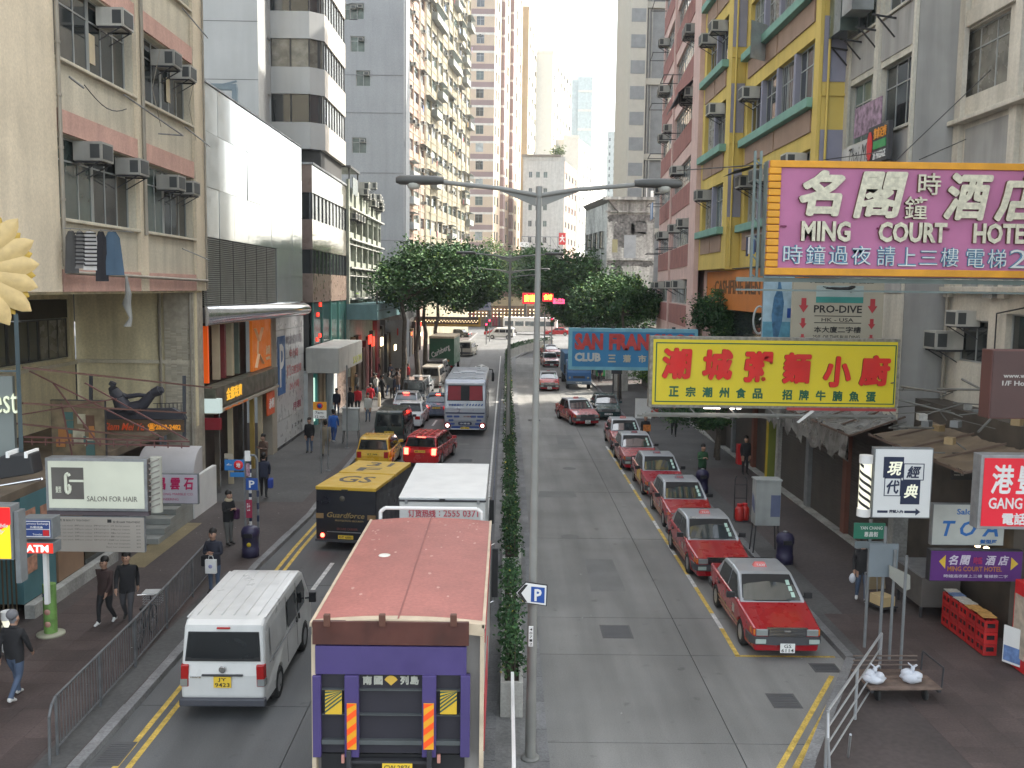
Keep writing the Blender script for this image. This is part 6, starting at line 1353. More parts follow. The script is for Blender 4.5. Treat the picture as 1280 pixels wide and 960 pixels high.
boxpart('ledge', b, M, .0, W, -.35, -.003, zb - .75, zb - .62, CRM3, .02); boxpart('grey_panel', b, M, .5, u1 + .3, -.03, -.003, zb - 3.0, zb - .9, SPG)
for u in (.0, u1 + .5): boxpart('pilaster', b, M, u, u + .35, -.15, -.004, 8.4, 30, CRM3)
boxpart('ledge', b, M, 0, W, -.3, -.003, 8.55, 8.7, CRM3, .02)
pipe(b, M, [(0, -.3, 10.6), (W, -.3, 10.9)], .06, PIPE); pipe(b, M, [(.2, -.12, 4.5), (.2, -.12, 8.5)], .05, PIPE); pipe(b, M, [(3.0, -.1, 4.5), (3.0, -.1, 8.0), (4.5, -.1, 8.2)], .02, DARK, 'cable')
aircon(b, M, .4, 6.9, 1.2); aircon(b, M, 1.4, 7.6, 1.0)
for u, z in ((1.2, 9.4), (2.4, 9.3), (3.4, 9.45)): boxpart('meter_box', b, M, u, u + .5, -.2, -.003, z - .9, z - .5, CONC)
# ================= signs over the street (each stands at its own distance) =================
def sign(name, label, cat, x0, y0, x1, y1, Y, thick, face, edge, group=None, frame=.05, body=True):
    """a board facing the camera whose corners were measured at depth Y; returns thing, (local px->x,z) mapping, width, height"""
    cx = (at(x0, y0, Y)[0] + at(x0, y1, Y)[0]) / 2; cx1 = (at(x1, y0, Y)[0] + at(x1, y1, Y)[0]) / 2
    zt = (at(x0, y0, Y)[1] + at(x1, y0, Y)[1]) / 2; zb = (at(x0, y1, Y)[1] + at(x1, y1, Y)[1]) / 2
    t = thing(name, label, cat, (cx, Y, zb), 0, group); W, H = cx1 - cx, zt - zb
    def m(x, y): return ((x - x0) / (x1 - x0) * W, (y1 - y) / (y1 - y0) * H)
    if body:
        MB().box(0, W, .0, thick, 0, H).obj('cabinet', edge, t, bev=.01)
        MB().box(frame, W - frame, -.012, -.001, frame, H - frame).obj('face', face, t)
    return t, m, W, H
def let(t, m, s, x0, y0, x1, y1, mt, d=.012, y=-.012, **k):
    a, zt = m(x0, y0); b, zb = m(x1, y1); return lettering(s, a, b, zb, zt, y, mt, t, depth=d, **k)
def bx(t, m, nm, x0, y0, x1, y1, ya, yb, mt, bev=0):
    a, zt = m(x0, y0); b, zb = m(x1, y1); return MB().box(a, b, ya, yb, zb, zt).obj(nm, mt, t, bev=bev)
# ---- pink hotel sign ----
PKS = mat('sign_pink', (.42, .14, .27), .6, var=.10, sc_=1.5); ORF = mat('frame_orange', (.66, .30, .02), .6, var=.12, sc_=3, streak=.15)
LCR = mat('letter_tube_cream', (.58, .55, .42), .6, var=.2, sc_=12); LSD = mat('letter_rust_side', (.14, .07, .05), .8); GRF = mat('green_grey_iron', (.15, .19, .18), .6, var=.2)
t, m, W, H = sign('hotel_sign', 'huge pink hotel sign in an orange corrugated frame, upper right', 'sign', 957, 203, 1352, 348, 20, .28, PKS, GRF, frame=.02)
t2 = t
bx(t, m, 'pink_field', 973, 212, 1352, 337, -.05, -.013, PKS)
for x0, y0, x1, y1 in ((959, 203.5, 1352, 212), (957.5, 337, 1352, 346)): bx(t, m, 'orange_rail', x0, y0, x1, y1, -.10, .02, ORF, .01)
n = 14
for k in range(n): bx(t, m, 'orange_rib', 958, 212.2 + k * 8.9, 973, 212.2 + (k + 1) * 8.9 - .8, -.10, .02, ORF, .02)
for x, y in ((975, 284), (1047, 283), (1095, 285), (1178, 285)): bx(t, m, 'bolt_plate', x, y, x + 7, y + 2, -.09, -.05, mat('dark_magenta', (.14, .01, .06), .6))
def big(s, x0, y0, x1, y1, mt=LCR, **k): return let(t, m, s, x0, y0, x1, y1, mt, d=.07, y=-.06, side=LSD, **k)
big('名', 995, 215, 1052, 272, shear=.15, bold=.028); big('閣', 1063, 216, 1129, 274, shear=.2, bold=.02); big('時', 1142, 217, 1170, 244, bold=.008); big('鐘', 1127, 246, 1155, 274, bold=.006)
big('酒', 1175, 216, 1235, 275, shear=.18, bold=.022); big('店', 1238, 218, 1304, 276, shear=.18, bold=.022)
for s, x0, x1 in (('MING', 1000, 1061), ('COURT', 1096, 1181), ('HOTEL', 1214, 1290)): big(s, x0, 278, x1, 303.5, bold=.035)
BLT = mat('tube_blue', (.10, .22, .32), .5, var=.25, sc_=10); WTT = mat('tube_white', (.60, .62, .60), .5)
for i, ch in enumerate('時鐘過夜'): let(t, m, ch, 979 + i * 28.5, 308, 1003 + i * 28.5, 332, BLT, d=.03, y=-.055, bold=.012); let(t, m, ch, 979.6 + i * 28.5, 308.4, 1003.4 + i * 28.5, 332, WTT, d=.012, y=-.085, bold=-.012)
for i, ch in enumerate('請上三樓'): let(t, m, ch, 1096.5 + i * 26.5, (308, 309, 313, 309)[i], 1119 + i * 26.5, (333, 333, 331, 333)[i], BLT, d=.03, y=-.055, bold=.012); let(t, m, ch, 1097 + i * 26.5, (308.5, 309.5, 313.5, 309.5)[i], 1119 + i * 26.5, (333, 333, 331, 333)[i], WTT, d=.012, y=-.085, bold=-.012)
for i, ch in enumerate('電梯2字'): let(t, m, ch, 1208 + i * 27, 310, 1231 + i * 27, 334, BLT, d=.03, y=-.055, bold=.012); let(t, m, ch, 1208.6 + i * 27, 310.5, 1231 + i * 27, 334, WTT, d=.012, y=-.085, bold=-.012)
mb = MB(); 
for x in (944, 951.5):
    a, zt = m(x, 190); b_, zb = m(x, 350); mb.beam((a, .2, zb), (a, .2, zt), .05, .05)
for k in range(7): y = 200 + k * 24; a, z = m(944, y); b_, z2 = m(951.5, y + 8); mb.beam((a, .2, z), (b_, .2, z2), .03, .03)
mb.obj('lattice_mast', GRF, t)
mb = MB(); a, z = m(925, 350); b_, z = m(1352, 352); mb.beam((a, .15, z), (b_, .15, z), .06, .09).beam((a, .15, z - .22), (b_, .15, z - .22), .04, .04)
mb.obj('lower_beam', GRF, t)
for p, q in (((1030, 200), (1180, 160)), ((1120, 200), (1330, 40)), ((1150, 198), (1300, 140))):
    a, z = m(*p); b_, z2 = m(*q); MB().bar((a, .2, z), (b_, 3.5, z2), .012, 4).obj('stay_wire', DARK, t)
a, z = m(1010, 204); MB().bar((m(950, 208)[0], .1, m(950, 208)[1]), (m(940, 190)[0], 9, m(950, 150)[1]), .02, 4).obj('stay_wire', DARK, t)
# ---- yellow restaurant sign ----
YSG = mat('sign_yellow', (.70, .56, .02), .45, var=.05, sc_=.8); GFR = mat('sign_frame_weathered', (.22, .21, .18), .6, var=.4, sc_=9); DGR = mat('letter_dark_green', (.01, .10, .05), .5); RLT = mat('letter_bright_red', (.62, .015, .012), .5); MSH = mat('letter_side_red', (.12, .01, .01), .7)  # dark red sides for the raised sign letters
t, m, W, H = sign('restaurant_sign', 'long yellow restaurant sign with six red characters over the taxi rank', 'sign', 812, 422, 1124, 511, 25, .3, YSG, GFR, frame=.08)
for x0, y0, x1, y1 in ((819, 429.5, 1119, 430.8), (819, 502.7, 1119, 504), (819, 430.8, 820.4, 502.7), (1117.6, 430.8, 1119, 502.7)): bx(t, m, 'green_border', x0, y0, x1, y1, -.02, -.013, DGR)
for ch, x0, x1, y0 in (('潮', 827, 864, 436), ('城', 877, 915, 437), ('粥', 929, 965, 439), ('麵', 977, 1013, 440), ('小', 1028, 1063, 444), ('廚', 1073, 1112, 442)): let(t, m, ch, x0, y0, x1, y0 + 39, RLT, d=.05, side=MSH, bold=.03, shear=.05)
for i, ch in enumerate('正宗潮州食品'): let(t, m, ch, 836.5 + i * 21, 484 + i * .3, 849 + i * 21, 497 + i * .3, DGR, bold=.022, d=.006)
for i, ch in enumerate('招牌牛腩魚蛋'): let(t, m, ch, 978.5 + i * 21, 486.5 + i * .3, 991 + i * 21, 499.5 + i * .3, DGR, bold=.022, d=.006)
bx(t, m, 'red_white_strip', 985, 509, 1122, 512.5, -.02, .1, mat('strip_red_faded', (.35, .05, .05), .6))
for x, w_ in ((882, 14), (897, 5), (915, 5), (923, 5)): bx(t, m, 'lit_tube', x, 508.5, x + w_, 512, .02, .1, mat('tube_lit', (1, .85, .75), .4, emit=5, var=0))
mb = MB()
for y, d_ in ((519, 0), (523.5, .5), (531, 1.4)):
    a, z = m(808, y); b_, _ = m(1124, y); mb.beam((a, .1 + d_, z), (b_, .1 + d_, z), .05, .05)
for k in range(7):
    a, z = m(815 + k * 50, 512); _, z2 = m(0, 524); mb.beam((a, .1, z), (a + .25, .1, z2), .03, .03); mb.beam((a, .1, z2), (a, 1.5, z2 - .15), .03, .03)
mb.obj('support_truss', mat('iron_pale', (.24, .24, .22), .6, var=.2), t)
a, z = m(1010, 522); MB().poly([(a - .25, -.0, z - .12), (a - .18, 0, z - .14), (a + .22, 0, z + .18), (a + .14, 0, z + .22)], (0, .03, 0)).obj('floodlight', WHP, t)
# ---- blue club sign ----
BCB = mat('sign_blue_bright', (.035, .20, .40), .6, var=.12, sc_=1); BCF = mat('frame_lightblue', (.16, .40, .50), .6, var=.15, sc_=1.5, streak=.2); RCL = mat('letter_dull_red', (.46, .05, .045), .6, var=.2, sc_=5)
t, m, W, H = sign('club_sign', 'weathered blue club sign hanging beyond the yellow restaurant sign', 'sign', 711, 411, 872, 463, 45, .5, BCB, BCF, frame=.16)
let(t, m, 'SAN', 718, 417, 753.5, 438, RCL, bold=.06, d=.05, side=MSH); let(t, m, 'FRANCISCO', 761, 417, 872, 438, RCL, bold=.06, d=.05, side=MSH)
let(t, m, 'CLUB', 718.5, 441.5, 751, 452.5, mat('letter_grey_white', (.5, .52, .5), .6), bold=.05, d=.04)
for i, ch in enumerate('三藩市'): let(t, m, ch, 760 + i * 19, 443.5, 770 + i * 19, 453, mat('letter_sand', (.50, .47, .36), .6), bold=.02, d=.03)
for k in range(4): bx(t, m, 'top_lamp', 726 + k * 38, 408.5, 730 + k * 38, 411, .1, .2, DARKM)
# ---- dive shop board, blue poster ----
PDV = mat('board_beige', (.40, .37, .29), .6, var=.06)
t, m, W, H = sign('dive_shop_board', 'beige dive shop board with red arrows below the pink hotel sign', 'sign', 990, 349, 1104, 432, 26.5, .12, PDV, PDV, frame=.01)
TLB = mat('teal_picture', (.04, .25, .22), .5); ARR = mat('arrow_red', (.42, .04, .05), .6)
bx(t, m, 'sea_picture', 1019, 357, 1078, 378, -.018, -.012, mat('picture_sky', (.36, .44, .42), .6)); bx(t, m, 'sea_band', 1019, 371, 1078, 378.5, -.022, -.018, TLB)
mb = MB(); a, z = m(1049, 361.5)
mb.rings([[(a + x, -.03 + .015 * math.cos(q), z + zz + r_ * math.sin(q)) for q in [i * PI / 4 for i in range(8)]] for x, zz, r_ in ((-.42, .02, .01), (-.25, .03, .03), (0, .0, .055), (.2, .02, .05), (.3, .05, .055), (.38, .07, .03), (.42, .07, .005))]); mb.beam((a - .25, -.03, z + .03), (a - .5, -.03, z + .07), .02, .02).beam((a + .2, -.03, z), (a + .3, -.03, z - .08), .02, .025); mb.obj('diver_silhouette', INKB, t)
let(t, m, 'PRO-DIVE', 1017, 381.5, 1077, 391, INKB, bold=.02, d=.006); bx(t, m, 'rule', 1018, 394.5, 1077, 395.5, -.016, -.012, INKB); bx(t, m, 'rule', 1018, 403, 1077, 404, -.016, -.012, INKB)
let(t, m, 'HK - USA', 1027, 397.5, 1067, 402, INKB, d=.004); let(t, m, '本大廈二字樓', 1018, 408, 1077, 416, INKB, d=.004); let(t, m, '25/F. OF THIS BUILDING', 1017, 419, 1076, 423.5, INKB, d=.004)
let(t, m, '潛水用品', 1010, 350, 1090, 354, INKB, d=.004)
def arr(t, m, x, y0, y1, w_):
    ym = y0 + (y1 - y0) * .5; P = [m(x - w_ * .25, y0), m(x + w_ * .25, y0), m(x + w_ * .25, ym), m(x + w_ * .5, ym), m(x, y1), m(x - w_ * .5, ym), m(x - w_ * .25, ym)]
    MB().poly([(a, -.012, z) for a, z in P[::-1]], (0, -.008, 0)).obj('arrow', ARR, t)
for x in (1004, 1090):
    arr(t, m, x, 373, 391, 12); arr(t, m, x, 398, 411, 9); arr(t, m, x, 418, 425, 7)
PBL = mat('poster_paleblue', (.32, .45, .52), .4, var=.25, sc_=2.5)
t, m, W, H = sign('fish_poster', 'pale blue poster of a leaping fish left of the dive shop board', 'poster', 953, 345, 992, 424, 27.5, .08, PBL, GREYP, frame=.01)
mb = MB(); q = random.Random(2); a, z = m(972, 388)
mb.rings([[(a + x + r_ * .45 * math.cos(u), -.03, z + zz + r_ * math.sin(u)) for u in [i * PI / 5 for i in range(10)]] for x, zz, r_ in ((0, 0, .02),)], cap=True) if False else None
MB().poly([(a + x * .35, -.013, z + zz * .75) for x, zz in ((-.3, -1), (.1, -1.1), (.4, -.4), (.5, .3), (.2, 1.0), (.0, 1.35), (-.05, .9), (-.35, .5), (-.5, -.2))], (0, -.01, 0)).obj('fish_shape', mat('fish_blue', (.06, .16, .28), .4, var=.4, sc_=6), t)
bx(t, m, 'water_band', 954, 402, 991, 422, -.018, -.012, mat('water_blue', (.10, .28, .38), .4, var=.3, sc_=4)); bx(t, m, 'blue_corner', 984, 385, 991, 397, -.02, -.012, BLUES)
t = thing('ring_sign', 'thin white ring shaped neon sign beside the fish poster', 'sign', (at(949, 400, 29)[0], 29, at(949, 400, 29)[1]))
MB().path([(math.cos(i * PI / 10) * .18, 0, math.sin(i * PI / 10) * .42) for i in range(21)], .03).path([(0, 0, 0), (.1, 0, .1), (.1, 0, .45)], .02).obj('ring', mat('ring_greywhite', (.42, .45, .45), .4), t)
# ---- Thai massage banner and small lit signs on the grey block ----
bb_ = thing('massage_banner', 'creased white massage banner with handwriting on the grey block', 'banner', (11.55, 33.0, 0)); Mb = T(0, 0, 0, FACE_LEFT)
def zy(x, y): Y_, Z_ = atx(x, y, 11.5); return 33.0 - Y_, Z_
a, _ = zy(1050, 190); c, _ = zy(1112, 180); z0 = zy(1080, 203)[1]; z1 = zy(1110, 165)[1]
a, c = .1, 4.2; zt0, zt1 = zy(1050, 190)[1], zy(1110, 165)[1]
mb = MB(); n = 12
for i in range(n): 
    u0, u1 = a + (c - a) * i / n, a + (c - a) * (i + 1) / n; f = lambda u: .04 * math.sin(u * 5) 
    mb.add([(u0, f(u0) - .1, z0 - .5), (u1, f(u1) - .1, z0 - .5), (u1, f(u1) * 1.5 - .12, z1), (u0, f(u0) * 1.5 - .12, z1 - (0))], [(0, 1, 2, 3)], 0, True)
mb.obj('cloth', mat('banner_white', (.50, .50, .48), .8, var=.1), bb_, Mb); lettering('Thai Massage', 1.0, 4.0, z1 - .85, z1 - .12, -.2, INKB, bb_, Mb, shear=.3, bold=-.005, depth=.004)
tb = thing('box_sign', 'small dark sign with red, orange and green lettering beside the massage banner', 'sign', (11.3, 29.9, zy(1120, 200)[1])); Ms_ = T(0, 0, 0, FACE_LEFT); hh = 1.2
MB().box(0, 1.55, -.12, .05, 0, 1.15).obj('cabinet', DARKM, tb, Ms_, bev=.02); MB().poly([(.1 + .22 * math.cos(q) + .1, -.13, .57 + .45 * math.sin(q)) for q in [i * PI / 5 for i in range(10)]], (0, -.01, 0)).obj('foot_mark', REDS, tb, Ms_)
lettering('推拿足療', .5, 1.45, .72, 1.05, -.125, mat('letter_orange', (.75, .30, .03), .5), tb, Ms_); MB().box(.5, 1.45, -.14, -.12, .42, .66).obj('green_bar', mat('bar_green', (.03, .28, .08), .5), tb, Ms_); lettering('2/F MASSAGE', .5, 1.45, .12, .34, -.125, WHP, tb, Ms_, bold=0)
tp = thing('photo_banner', 'small purple photo banner over the grey block window', 'banner', (11.45, 31.6, atx(1085, 150, 11.45)[1] - .45)); MB().box(0, 2.2, -.1, -.06, 0, .95).obj('cloth', mat('photo_purple', (.24, .16, .22), .6, var=.7, sc_=5), tb if False else tp, Ms_)
# ---- right hand low signs ----
WLB = mat('lightbox_white', (.60, .62, .62), .4, emit=.12, var=.04); NVY = mat('navy_block', (.02, .03, .07), .5)
t, m, W, H = sign('barber_sign', 'white light box with four boxed characters and an arrow beside a striped pole', 'sign', 1091, 560, 1165, 648, 21, .18, WLB, GREYP, frame=.03)
bx(t, m, 'navy_square', 1103, 571, 1128, 597, -.02, -.013, NVY); bx(t, m, 'navy_square', 1126, 600, 1150, 630, -.02, -.013, NVY)
for x0, y0, x1, y1 in ((1128, 579, 1154, 600), (1105, 597, 1126, 620)):
    for a0, b0, a1, b1 in ((x0, y0, x1, y0 + 1), (x0, y1 - 1, x1, y1), (x0, y0 + 1, x0 + 1, y1 - 1), (x1 - 1, y0 + 1, x1, y1 - 1)): bx(t, m, 'square_outline', a0, b0, a1, b1, -.018, -.013, NVY)
GLT = mat('glow_letter', (.75, .75, .6), .5, emit=.3)
let(t, m, '現', 1108, 577, 1126, 594, GLT, shear=.2, y=-.021); let(t, m, '經', 1132, 582, 1150, 597, NVY, shear=.2); let(t, m, '代', 1108, 600, 1124, 617, NVY, shear=.2); let(t, m, '典', 1130, 605, 1147, 622, GLT, shear=.2, y=-.021)
bx(t, m, 'arrow_tail', 1098, 638, 1111, 641, -.018, -.013, NVY); let(t, m, '按鈕入內', 1113, 637, 1130, 641, NVY); bx(t, m, 'arrow_shaft', 1132, 638, 1146, 641, -.018, -.013, NVY)
MB().poly([(a, -.013, z) for a, z in (m(1146, 635), m(1152, 639.5), m(1146, 644))][::-1], (0, -.006, 0)).obj('arrow_head', NVY, t)
def barber_pole(label, x, y0, y1, Y, w_, lit=True):
    X, zt = at(x, y0, Y); _, zb = at(x, y1, Y); H = zt - zb; t = thing('barber_pole', label, 'barber pole', (X, Y, zb)); r = w_ / 2
    MB().lathe([(r, 0), (r, H)], 16, (0, 0, 0)).obj('tube', mat('pole_lit_cream', (.8, .78, .6), .4, emit=.5 if lit else .1, var=.02), t)
    for z in (-.02, H - .16): MB().lathe([(r * 1.15, 0), (r * 1.15, .18)], 16, (0, 0, z)).obj('cap', WHP, t)
    mb = MB(); n = 14; pitch = .26; k = -2
    for s0 in range(int(H / .17) - 1):
        zz = .2 + s0 * .17
        for i in range(n):
            a0, a1 = PI + PI * i / n, PI + PI * (i + 1) / n; f0, f1 = i / n * pitch, (i + 1) / n * pitch
            if zz + f1 + .07 > H - .16: continue
            mb.add([(math.cos(a0) * r * 1.02, math.sin(a0) * r * 1.02, zz - f0 + .12), (math.cos(a1) * r * 1.02, math.sin(a1) * r * 1.02, zz - f1 + .12), (math.cos(a1) * r * 1.02, math.sin(a1) * r * 1.02, zz - f1 + .19), (math.cos(a0) * r * 1.02, math.sin(a0) * r * 1.02, zz - f0 + .19)], [(0, 1, 2, 3)])
    mb.obj('spiral_stripe', INKB, t); return t
barber_pole('striped barber pole left of the boxed character sign', 1083, 570, 644, 21, .26)
t, m, W, H = sign('red_sign', 'bright red sign with white characters at the right edge', 'sign', 1224, 569, 1330, 662, 17, .3, mat('sign_red_lit', (.62, .012, .03), .45, emit=.12, var=.03), STEEL, frame=.06)
let(t, m, '港', 1238, 581, 1265, 617, WHP, bold=.01, shear=.1); let(t, m, '豐', 1269, 581, 1297, 617, WHP, bold=.01, shear=.1); let(t, m, '行', 1300, 581, 1325, 617, WHP, bold=.01)
let(t, m, 'GANG FUNG', 1236, 622, 1322, 636, WHP, bold=.015); let(t, m, '電話', 1254, 641, 1284, 656, WHP, bold=.01); let(t, m, '2838', 1288, 641, 1322, 656, WHP, bold=.01)
t, m, W, H = sign('salon_sign', 'white salon sign with blue italic letters behind the red sign', 'sign', 1165, 630, 1256, 682, 22, .15, mat('salon_white', (.45, .47, .44), .5), GREYP, frame=.02)
SBL = mat('salon_blue', (.02, .13, .40), .5); let(t, m, 'T', 1178, 651, 1194, 670, SBL, shear=.25, bold=.02); let(t, m, 'O', 1200, 651, 1220, 670, SBL, shear=.25, bold=.02); let(t, m, 'A', 1228, 651, 1248, 670, SBL, shear=.25, bold=.02); let(t, m, 'Salon', 1195, 636, 1219, 643, SBL); let(t, m, '髮型屋', 1226, 674, 1247, 679, SBL)
t, m, W, H = sign('purple_hotel_sign', 'purple hotel entrance banner with yellow arrows above the crates', 'sign', 1162, 688, 1278, 727, 21.6, .2, mat('banner_purple', (.09, .015, .16), .6, var=.1), DARKM, frame=.02)
for s_, x0, x1 in (('名', 1185, 1197), ('閣', 1199, 1212), ('酒', 1231, 1244), ('店', 1247, 1260)): let(t, m, s_, x0, 694, x1, 706, mat('letter_lilac_white', (.55, .50, .58), .5), shear=.2, bold=.01)
let(t, m, '時鐘', 1216, 696, 1227, 705, mat('letter_magenta', (.35, .02, .12), .5)); let(t, m, 'MING COURT HOTEL', 1184, 708, 1252, 714, mat('letter_ochre', (.42, .17, .04), .5), bold=.01); let(t, m, '時鐘過夜請上三樓 電梯按二字', 1180, 718, 1260, 722, mat('letter_lilac_white', 0), bold=0)
for pts in (((1173, 702), (1181, 694), (1181, 711)), ((1272, 704), (1263, 696), (1263, 712))): MB().poly([(a, -.013, z) for a, z in [m(*p) for p in pts]], (0, -.008, 0)).obj('arrow', mat('arrow_yellow', (.62, .42, .04), .5), t)
t, m, W, H = sign('brown_sign', 'dark brown cabinet sign with faint web address at the right edge', 'sign', 1238, 438, 1340, 524, 15.5, .35, mat('cabinet_brown', (.060, .028, .025), .6), mat('cabinet_brown_edge', (.09, .035, .03), .6), frame=.02)
let(t, m, 'www.whitneyhotel.com', 1253, 467, 1338, 474, mat('letter_pale', (.40, .38, .35), .6)); let(t, m, '1/F Honour Building', 1252, 476, 1338, 484, mat('letter_pale', 0))
t, m, W, H = sign('chalk_board', 'black menu board with a large white N under the awning', 'sign', 1190, 566, 1228, 600, 23, .06, INKB, DARKM, frame=.01)
let(t, m, 'Slow', 1196, 571, 1216, 578, mat('letter_pale', 0), shear=.3); let(t, m, 'N', 1208, 577, 1222, 588, WHP, shear=.1, bold=.02)
for k in range(4): let(t, m, 'menu list', 1193, 580 + k * 4, 1205, 582.5 + k * 4, mat('letter_pale', 0), d=.003)
for x, y in ((1166, 652), (1222, 682), (1233, 686)): 
    X, Z = at(x, y, 22.4); o = MB().lathe([(.0, -.05), (.06, -.03), (.07, .03), (.0, .07)], 10, (0, 0, 0)).obj('bulb', mat('bulb_warm', 0)); o.location = (X, 22.4, Z); tag(o, {1166: 'small orange bulb at the corner of the blue lettered salon sign', 1222: 'left one of the two glowing bulbs under the salon sign', 1233: 'right one of the two glowing bulbs under the salon sign'}[x], 'light bulb', 'bulbs under the salon sign')
# green street name plate on posts, with a grey plate behind
X, Y_ = gd(1080, 816); t = thing('street_name_sign', 'green street name plate on two thin grey posts on the right pavement', 'sign', (X, Y_, .13))
zt = at(1080, 652, Y_)[1] - .13; 
for nm_, (px, py) in (('post', (1080, 816)), ('post', (1098, 830))):
    xx, yy = gd(px, py); MB().bar((xx - X, yy - Y_, 0), (xx - X, yy - Y_, 3.1), .038, 8).obj('post', GREYP, t)
def Q(x, y): a, z = at(x, y, Y_); return a - X, z - .13
a, z1 = Q(1067, 653); b_, z0 = Q(1105, 673); MB().box(a, b_, -.05, -.02, z0, z1).obj('name_plate', mat('plate_green', (.02, .16, .10), .5), t); a, z2 = Q(1068, 676); b_, z3 = Q(1106, 685); MB().box(a, b_, -.05, -.02, z3, z2).obj('grey_plate', mat('plate_grey', (.16, .19, .20), .5), t)
lettering('YAN CHANG', a + .1, b_ - .1, z0 + .22, z0 + .30, -.052, WHP, t, depth=.004); lettering('恩昌街', a + .2, b_ - .2, z0 + .05, z0 + .17, -.052, WHP, t, depth=.004)
X, Y_ = gd(1111, 833); t = thing('back_of_sign', 'blank grey sign back beside a slanted fingerpost on thin posts', 'sign', (X, Y_, .13))
for px, py in ((1111, 833), (1125, 843)): xx, yy = gd(px, py); MB().bar((xx - X, yy - Y_, 0), (xx - X, yy - Y_, 2.6), .035, 8).obj('post', GREYP, t)
a, z1 = Q(1087, 680); 
def Q2(x, y): a, z = at(x, y, Y_); return a - X, z - .13
a, z1 = Q2(1088, 680); b_, z0 = Q2(1122, 722); MB().box(a, b_, .03, .06, z0, z1).obj('grey_plate', mat('plate_bluegrey', (.17, .20, .22), .5, var=.1), t)
P = [Q2(*p) for p in ((1110, 705), (1136, 718), (1136, 735), (1130, 737), (1110, 720))]; MB().poly([(x, -.05, z) for x, z in P][::-1], (0, -.03, 0)).obj('finger_board', mat('finger_pale', (.28, .28, .25), .6), t)
# ---- left hand signs ----
SGF = mat('salon_lightbox', (.56, .58, .48), .4, emit=.10, var=.10, sc_=.8)
t, m, W, H = sign('hair_salon_sign', 'pale light box sign with a letter G in a grey square', 'sign', 57, 573, 184, 639, 21.5, .35, SGF, STEEL, frame=.07)
GSQ = mat('square_taupe', (.12, .11, .10), .5); bx(t, m, 'grey_square', 65, 584.5, 105, 624, -.02, -.013, GSQ)
mb = MB(); a, z = m(85.5, 604); k = W / 127
mb.path([(a - 0 * k + x * k, -.03, z + y_ * k) for x, y_ in ((2.5, 9), (1, 12), (-1, 12), (-2.5, 9.5), (-2.5, -9), (-1, -12.5), (1, -12.5), (2.5, -9), (2.5, -3), (.5, -3))], .038, 6).beam((a + 2 * k, -.03, z + 3 * k), (a + 20 * k, -.03, z + 3 * k), .02, .05); mb.obj('g_logo', SGF, t)
let(t, m, 'SALON FOR HAIR', 108.5, 620, 171.5, 626.5, GSQ, d=.006, bold=0); let(t, m, '髮型', 70, 608, 77, 616, SGF, y=-.021, d=.004)
mb = MB(); a, z = m(188, 640); MB().lathe([(.13, 0), (.13, H + .05)], 12, (W + .18, .1, -.02)).obj('barber_tube', mat('tube_pale', (.38, .38, .33), .5), t)
for k in range(9): MB().beam((W + .06, -.03, .1 + k * .13), (W + .30, -.03, .2 + k * .13), .02, .03).obj('tube_stripe', mat('tube_stripe', (.22, .20, .18), .6), t)
bx(t, m, 'bracket_rail', 56, 640, 184, 645, .05, .2, mat('rail_mauve', (.10, .08, .09), .5))
PRB = mat('price_board', (.34, .31, .27), .6, var=.05); t, m, W, H = sign('price_board', 'beige price list board hanging under the hair salon light box', 'sign', 67, 646, 181, 690, 21.5, .1, PRB, GREYP, frame=.01)
INK2 = mat('ink_faded', (.13, .11, .10), .7); q = random.Random(4)
bx(t, m, 'logo_square', 71, 648, 74, 652, -.018, -.013, INKB); bx(t, m, 'logo_square', 135, 649, 140, 653, -.018, -.013, INKB); let(t, m, '剪 髮 BEAUTY TREATMENT', 76, 649, 113, 652, INKB, d=.003, bold=0); let(t, m, '染 燙 HAIR TREATMENT', 142, 650.5, 176, 653.5, INKB, d=.003, bold=0)
for k, (s_, x0, x1) in enumerate([('Hair cut wash', 71, 92), ('Perm colour', 98, 116), ('Highlights', 121, 137), ('Basic hair treatment', 145, 163)]):
    for j in range(7):
        if k < 3 and j > 4: continue
        y = 656 + j * 4.4; let(t, m, s_, x0 + (0 if k < 3 else -j * 2), y, x1, y + 2, INK2, d=.002, bold=-.005); (let(t, m, '$' + str(80 + 40 * j + 10 * k), x1 + 2 + (k == 3) * 6, y, x1 + 6 + (k == 3) * 7, y + 2, INK2, d=.002) if True else None)
t, m, W, H = sign('marble_shop_sign', 'white sign with three dark red characters by the steps', 'sign', 191, 592, 248, 630, 29.2, .12, mat('sign_lilac_white', (.46, .43, .47), .5), GREYP, frame=.03)
MRD = mat('letter_crimson', (.42, .01, .09), .5)
for ch, x0 in (('昌', 195), ('雲', 213), ('石', 230)): let(t, m, ch, x0, 597, x0 + 12.5, 612, MRD, bold=.015, shear=.1)
let(t, m, 'CHEONG MARBLE CO.', 194, 616, 242, 619, MRD, d=.004, bold=0); let(t, m, 'ENGINEERING', 194, 622.5, 223, 625.5, MRD, d=.004, bold=0)
t, m, W, H = sign('exchange_sign', 'small blue currency exchange sign above the bank machine sign', 'sign', 27, 647.5, 66, 674, 19.5, .35, mat('exchange_navy', (.02, .05, .20), .5), GREYP, frame=.04)
for x0, y0, x1, y1 in ((29, 651, 63, 652), (29, 670, 63, 671), (29, 652, 29.8, 670), (62.2, 652, 63, 670), (29.8, 661, 62.2, 661.8)): bx(t, m, 'white_border', x0, y0, x1, y1, -.018, -.013, WHP)
let(t, m, 'Currency Exchange', 31, 653, 61, 656.5, WHP, d=.003); let(t, m, '外幣找換', 38, 657.5, 54, 660.5, WHP, d=.003); bx(t, m, 'red_square', 54, 662.5, 61.5, 669.5, -.02, -.013, REDS); let(t, m, 'Travelex', 41, 666.5, 53, 669, WHP, d=.003)
